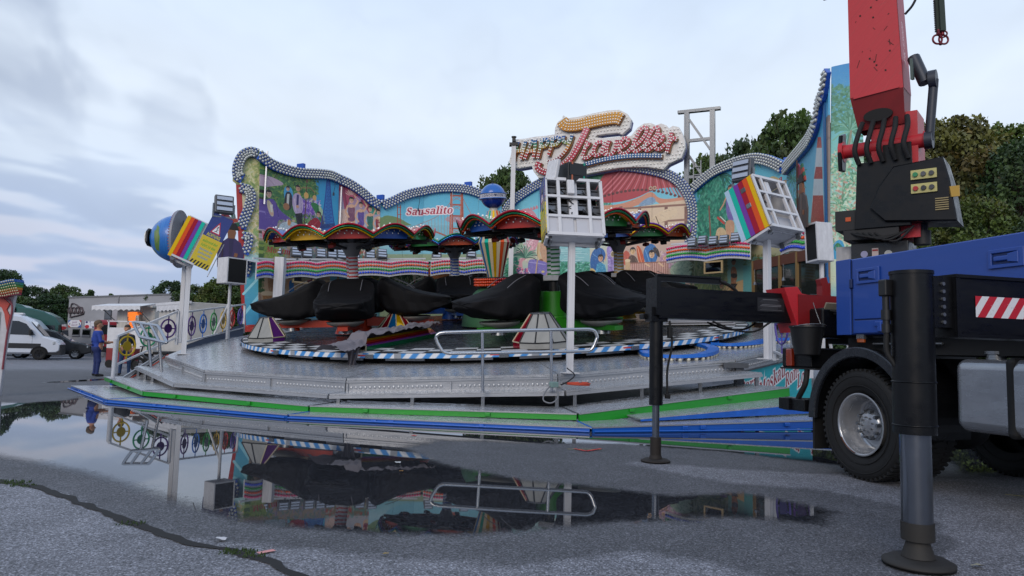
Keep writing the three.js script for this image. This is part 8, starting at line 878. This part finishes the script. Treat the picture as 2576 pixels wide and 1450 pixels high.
const handBones = (h, dir, side) => { const out = [[h, [h[0] + dir[0] * .07, h[1] + dir[1] * .07, h[2] + dir[2] * .07], .034, .036, .02]]; for (let i = 0; i < 4; i++) { const o = (i - 1.5) * .019, b = [h[0] + dir[0] * .08, h[1] + dir[1] * .08 + o, h[2] + dir[2] * .08], l = [.06, .072, .068, .05][i], m = [b[0] + dir[0] * l * .6, b[1] + dir[1] * l * .6, b[2] + dir[2] * l * .6 + side * .006], e = [m[0] + dir[0] * l * .3 - dir[2] * .02, m[1] - .01, m[2] + dir[2] * l * .3 + side * .03]; out.push([b, m, .0105, .0095, .008], [m, e, .0095, .008, .008]); } out.push([[h[0] + dir[0] * .02, h[1] + .03, h[2]], [h[0] + dir[0] * .06, h[1] + .065, h[2] + side * .02], .013, .01, .01]); return out; };
function person(name, label, p, turn, H, cols, arms, hairHex) {
  const s = H / 1.8, g = thing(name, label, 'person', p, turn, 'people beside the ramp'); g.scale.setScalar(s);
  const [armR, armL] = arms, bones = [[[-.09, .9, 0], [.09, .9, 0], .135, .135, .08], [[0, .95, 0], [0, 1.25, .01], .15, .165, .08], [[-.13, 1.38, -.01], [.13, 1.38, -.01], .1, .1, .08], [[0, 1.2, 0], [0, 1.4, 0], .16, .13, .08], [[0, 1.42, 0], [0, 1.54, .015], .058, .055, .03],
    [[.1, .88, 0], [.12, .5, .02], .098, .068, .05], [[.12, .5, .02], [.13, .1, -.01], .066, .048, .04], [[.13, .07, -.03], [.14, .045, .15], .05, .04, .03], [[-.1, .88, 0], [-.13, .5, .05], .098, .068, .05], [[-.13, .5, .05], [-.15, .1, .02], .066, .048, .04], [[-.15, .07, .0], [-.16, .045, .18], .05, .04, .03],
    [[.2, 1.39, -.01], armR[0], .066, .05, .05], [armR[0], armR[1], .048, .034, .03], [[-.2, 1.39, -.01], armL[0], .066, .05, .05], [armL[0], armL[1], .048, .034, .03], ...handBones(armR[1], armR[2], -1), ...handBones(armL[1], armL[2], 1)];
  const skinned = (x, y, z) => { for (const a of [armR, armL]) { const d = Math.hypot(x - a[1][0], y - a[1][1], z - a[1][2]), e = Math.hypot(x - a[0][0], y - a[0][1], z - a[0][2]); if (d < .16 || (cols.bare && d < e * 1.6 && d < .3)) return true; } return y > 1.47; };
  const headBones = [[[0, 1.66, -.01], [0, 1.7, .0], .098, .1, .03], [[0, 1.59, .03], [0, 1.62, .035], .062, .075, .04], [[0, 1.655, .1], [0, 1.635, .122], .014, .018, .015], [[.095, 1.65, 0], [.1, 1.67, -.01], .018, .016, .012], [[-.095, 1.65, 0], [-.1, 1.67, -.01], .018, .016, .012], [[.035, 1.69, .088], [.05, 1.69, .082], .014, .012, .015], [[-.035, 1.69, .088], [-.05, 1.69, .082], .014, .012, .015], [[-.02, 1.598, .098], [.02, 1.598, .098], .01, .01, .01], [[0, 1.5, .01], [0, 1.6, .01], .055, .06, .03]];
  const bg = blendBody(bones, [V(-.75, 0, -.75), V(.75, 1.6, .75)], 96, (x, y, z) => y < .1 ? C(0x17171a) : skinned(x, y, z) ? skinC : y < .95 ? C(cols.legs) : C(cols.top)), hg = blendBody(headBones, [V(-.16, 1.48, -.16), V(.16, 1.8, .16)], 60, (x, y, z) => y < 1.604 && y > 1.592 && z > .09 ? C(0x8a4a40) : Math.abs(Math.abs(x) - .042) < .012 && Math.abs(y - 1.683) < .006 && z > .08 ? C(0x2a2220) : skinC);
  part('body', mergeGeometries([bg, hg]), bodyM, g); part('hair', blendBody([[[0, 1.71, -.03], [0, 1.73, .0], .105, .1, .03], [[0, 1.64, -.06], [0, 1.7, -.05], .07, .09, .03]], [V(-.16, 1.5, -.16), V(.16, 1.9, .16)], 40, () => C(hairHex)), bodyM, g); return g;
}
{
  const p = atHeight(238, 948, 0), a = person('person', 'person in blue overalls and blue shirt standing left of the ramp', V(p.x, 0, p.z), 2.25, 1.88, { top: 0x1c3a8c, legs: 0x18285c, bare: true }, [[[.3, 1.14, .04], [.2, 1.08, .28], [-.3, .1, .95]], [[-.3, 1.14, .04], [-.16, 1.1, .28], [.3, .1, .95]]], 0x5a4a3a);
  part('bib_straps', [beam(V(.1, 1.44, -.105), V(-.07, 1.1, -.165), .045, .012, V(0, 0, 1)), beam(V(-.1, 1.44, -.105), V(.07, 1.1, -.165), .045, .012, V(0, 0, 1)), box(.3, .05, .02, 0, 1.02, -.165)], M(0x121c48, .8), a); part('pocket', rbox(.12, .2, .03, .01, .13, .8, -.115), M(0x0e1020, .8), a); part('shirt_lettering', [box(.13, .022, .006, .02, 1.34, -.163, -.12, 0, 0), box(.17, .018, .006, .0, 1.29, -.168, -.1, 0, 0), box(.12, .016, .006, .01, 1.25, -.168, -.05, 0, 0)], M(0x8a94b4, .8), a);
  const q = atDepth(313, 925, 25.5); person('person', 'person in dark jacket and jeans behind the sloping railing', V(q.x, 0, q.z), .4, 1.78, { top: 0x24282e, legs: 0x2c4468 }, [[[.26, 1.12, -.02], [.24, .92, .16], [0, -.6, .8]], [[-.26, 1.12, -.02], [-.22, .94, .18], [0, -.6, .8]]], 0x3a3029);
}
renderer.render(scene, camera);
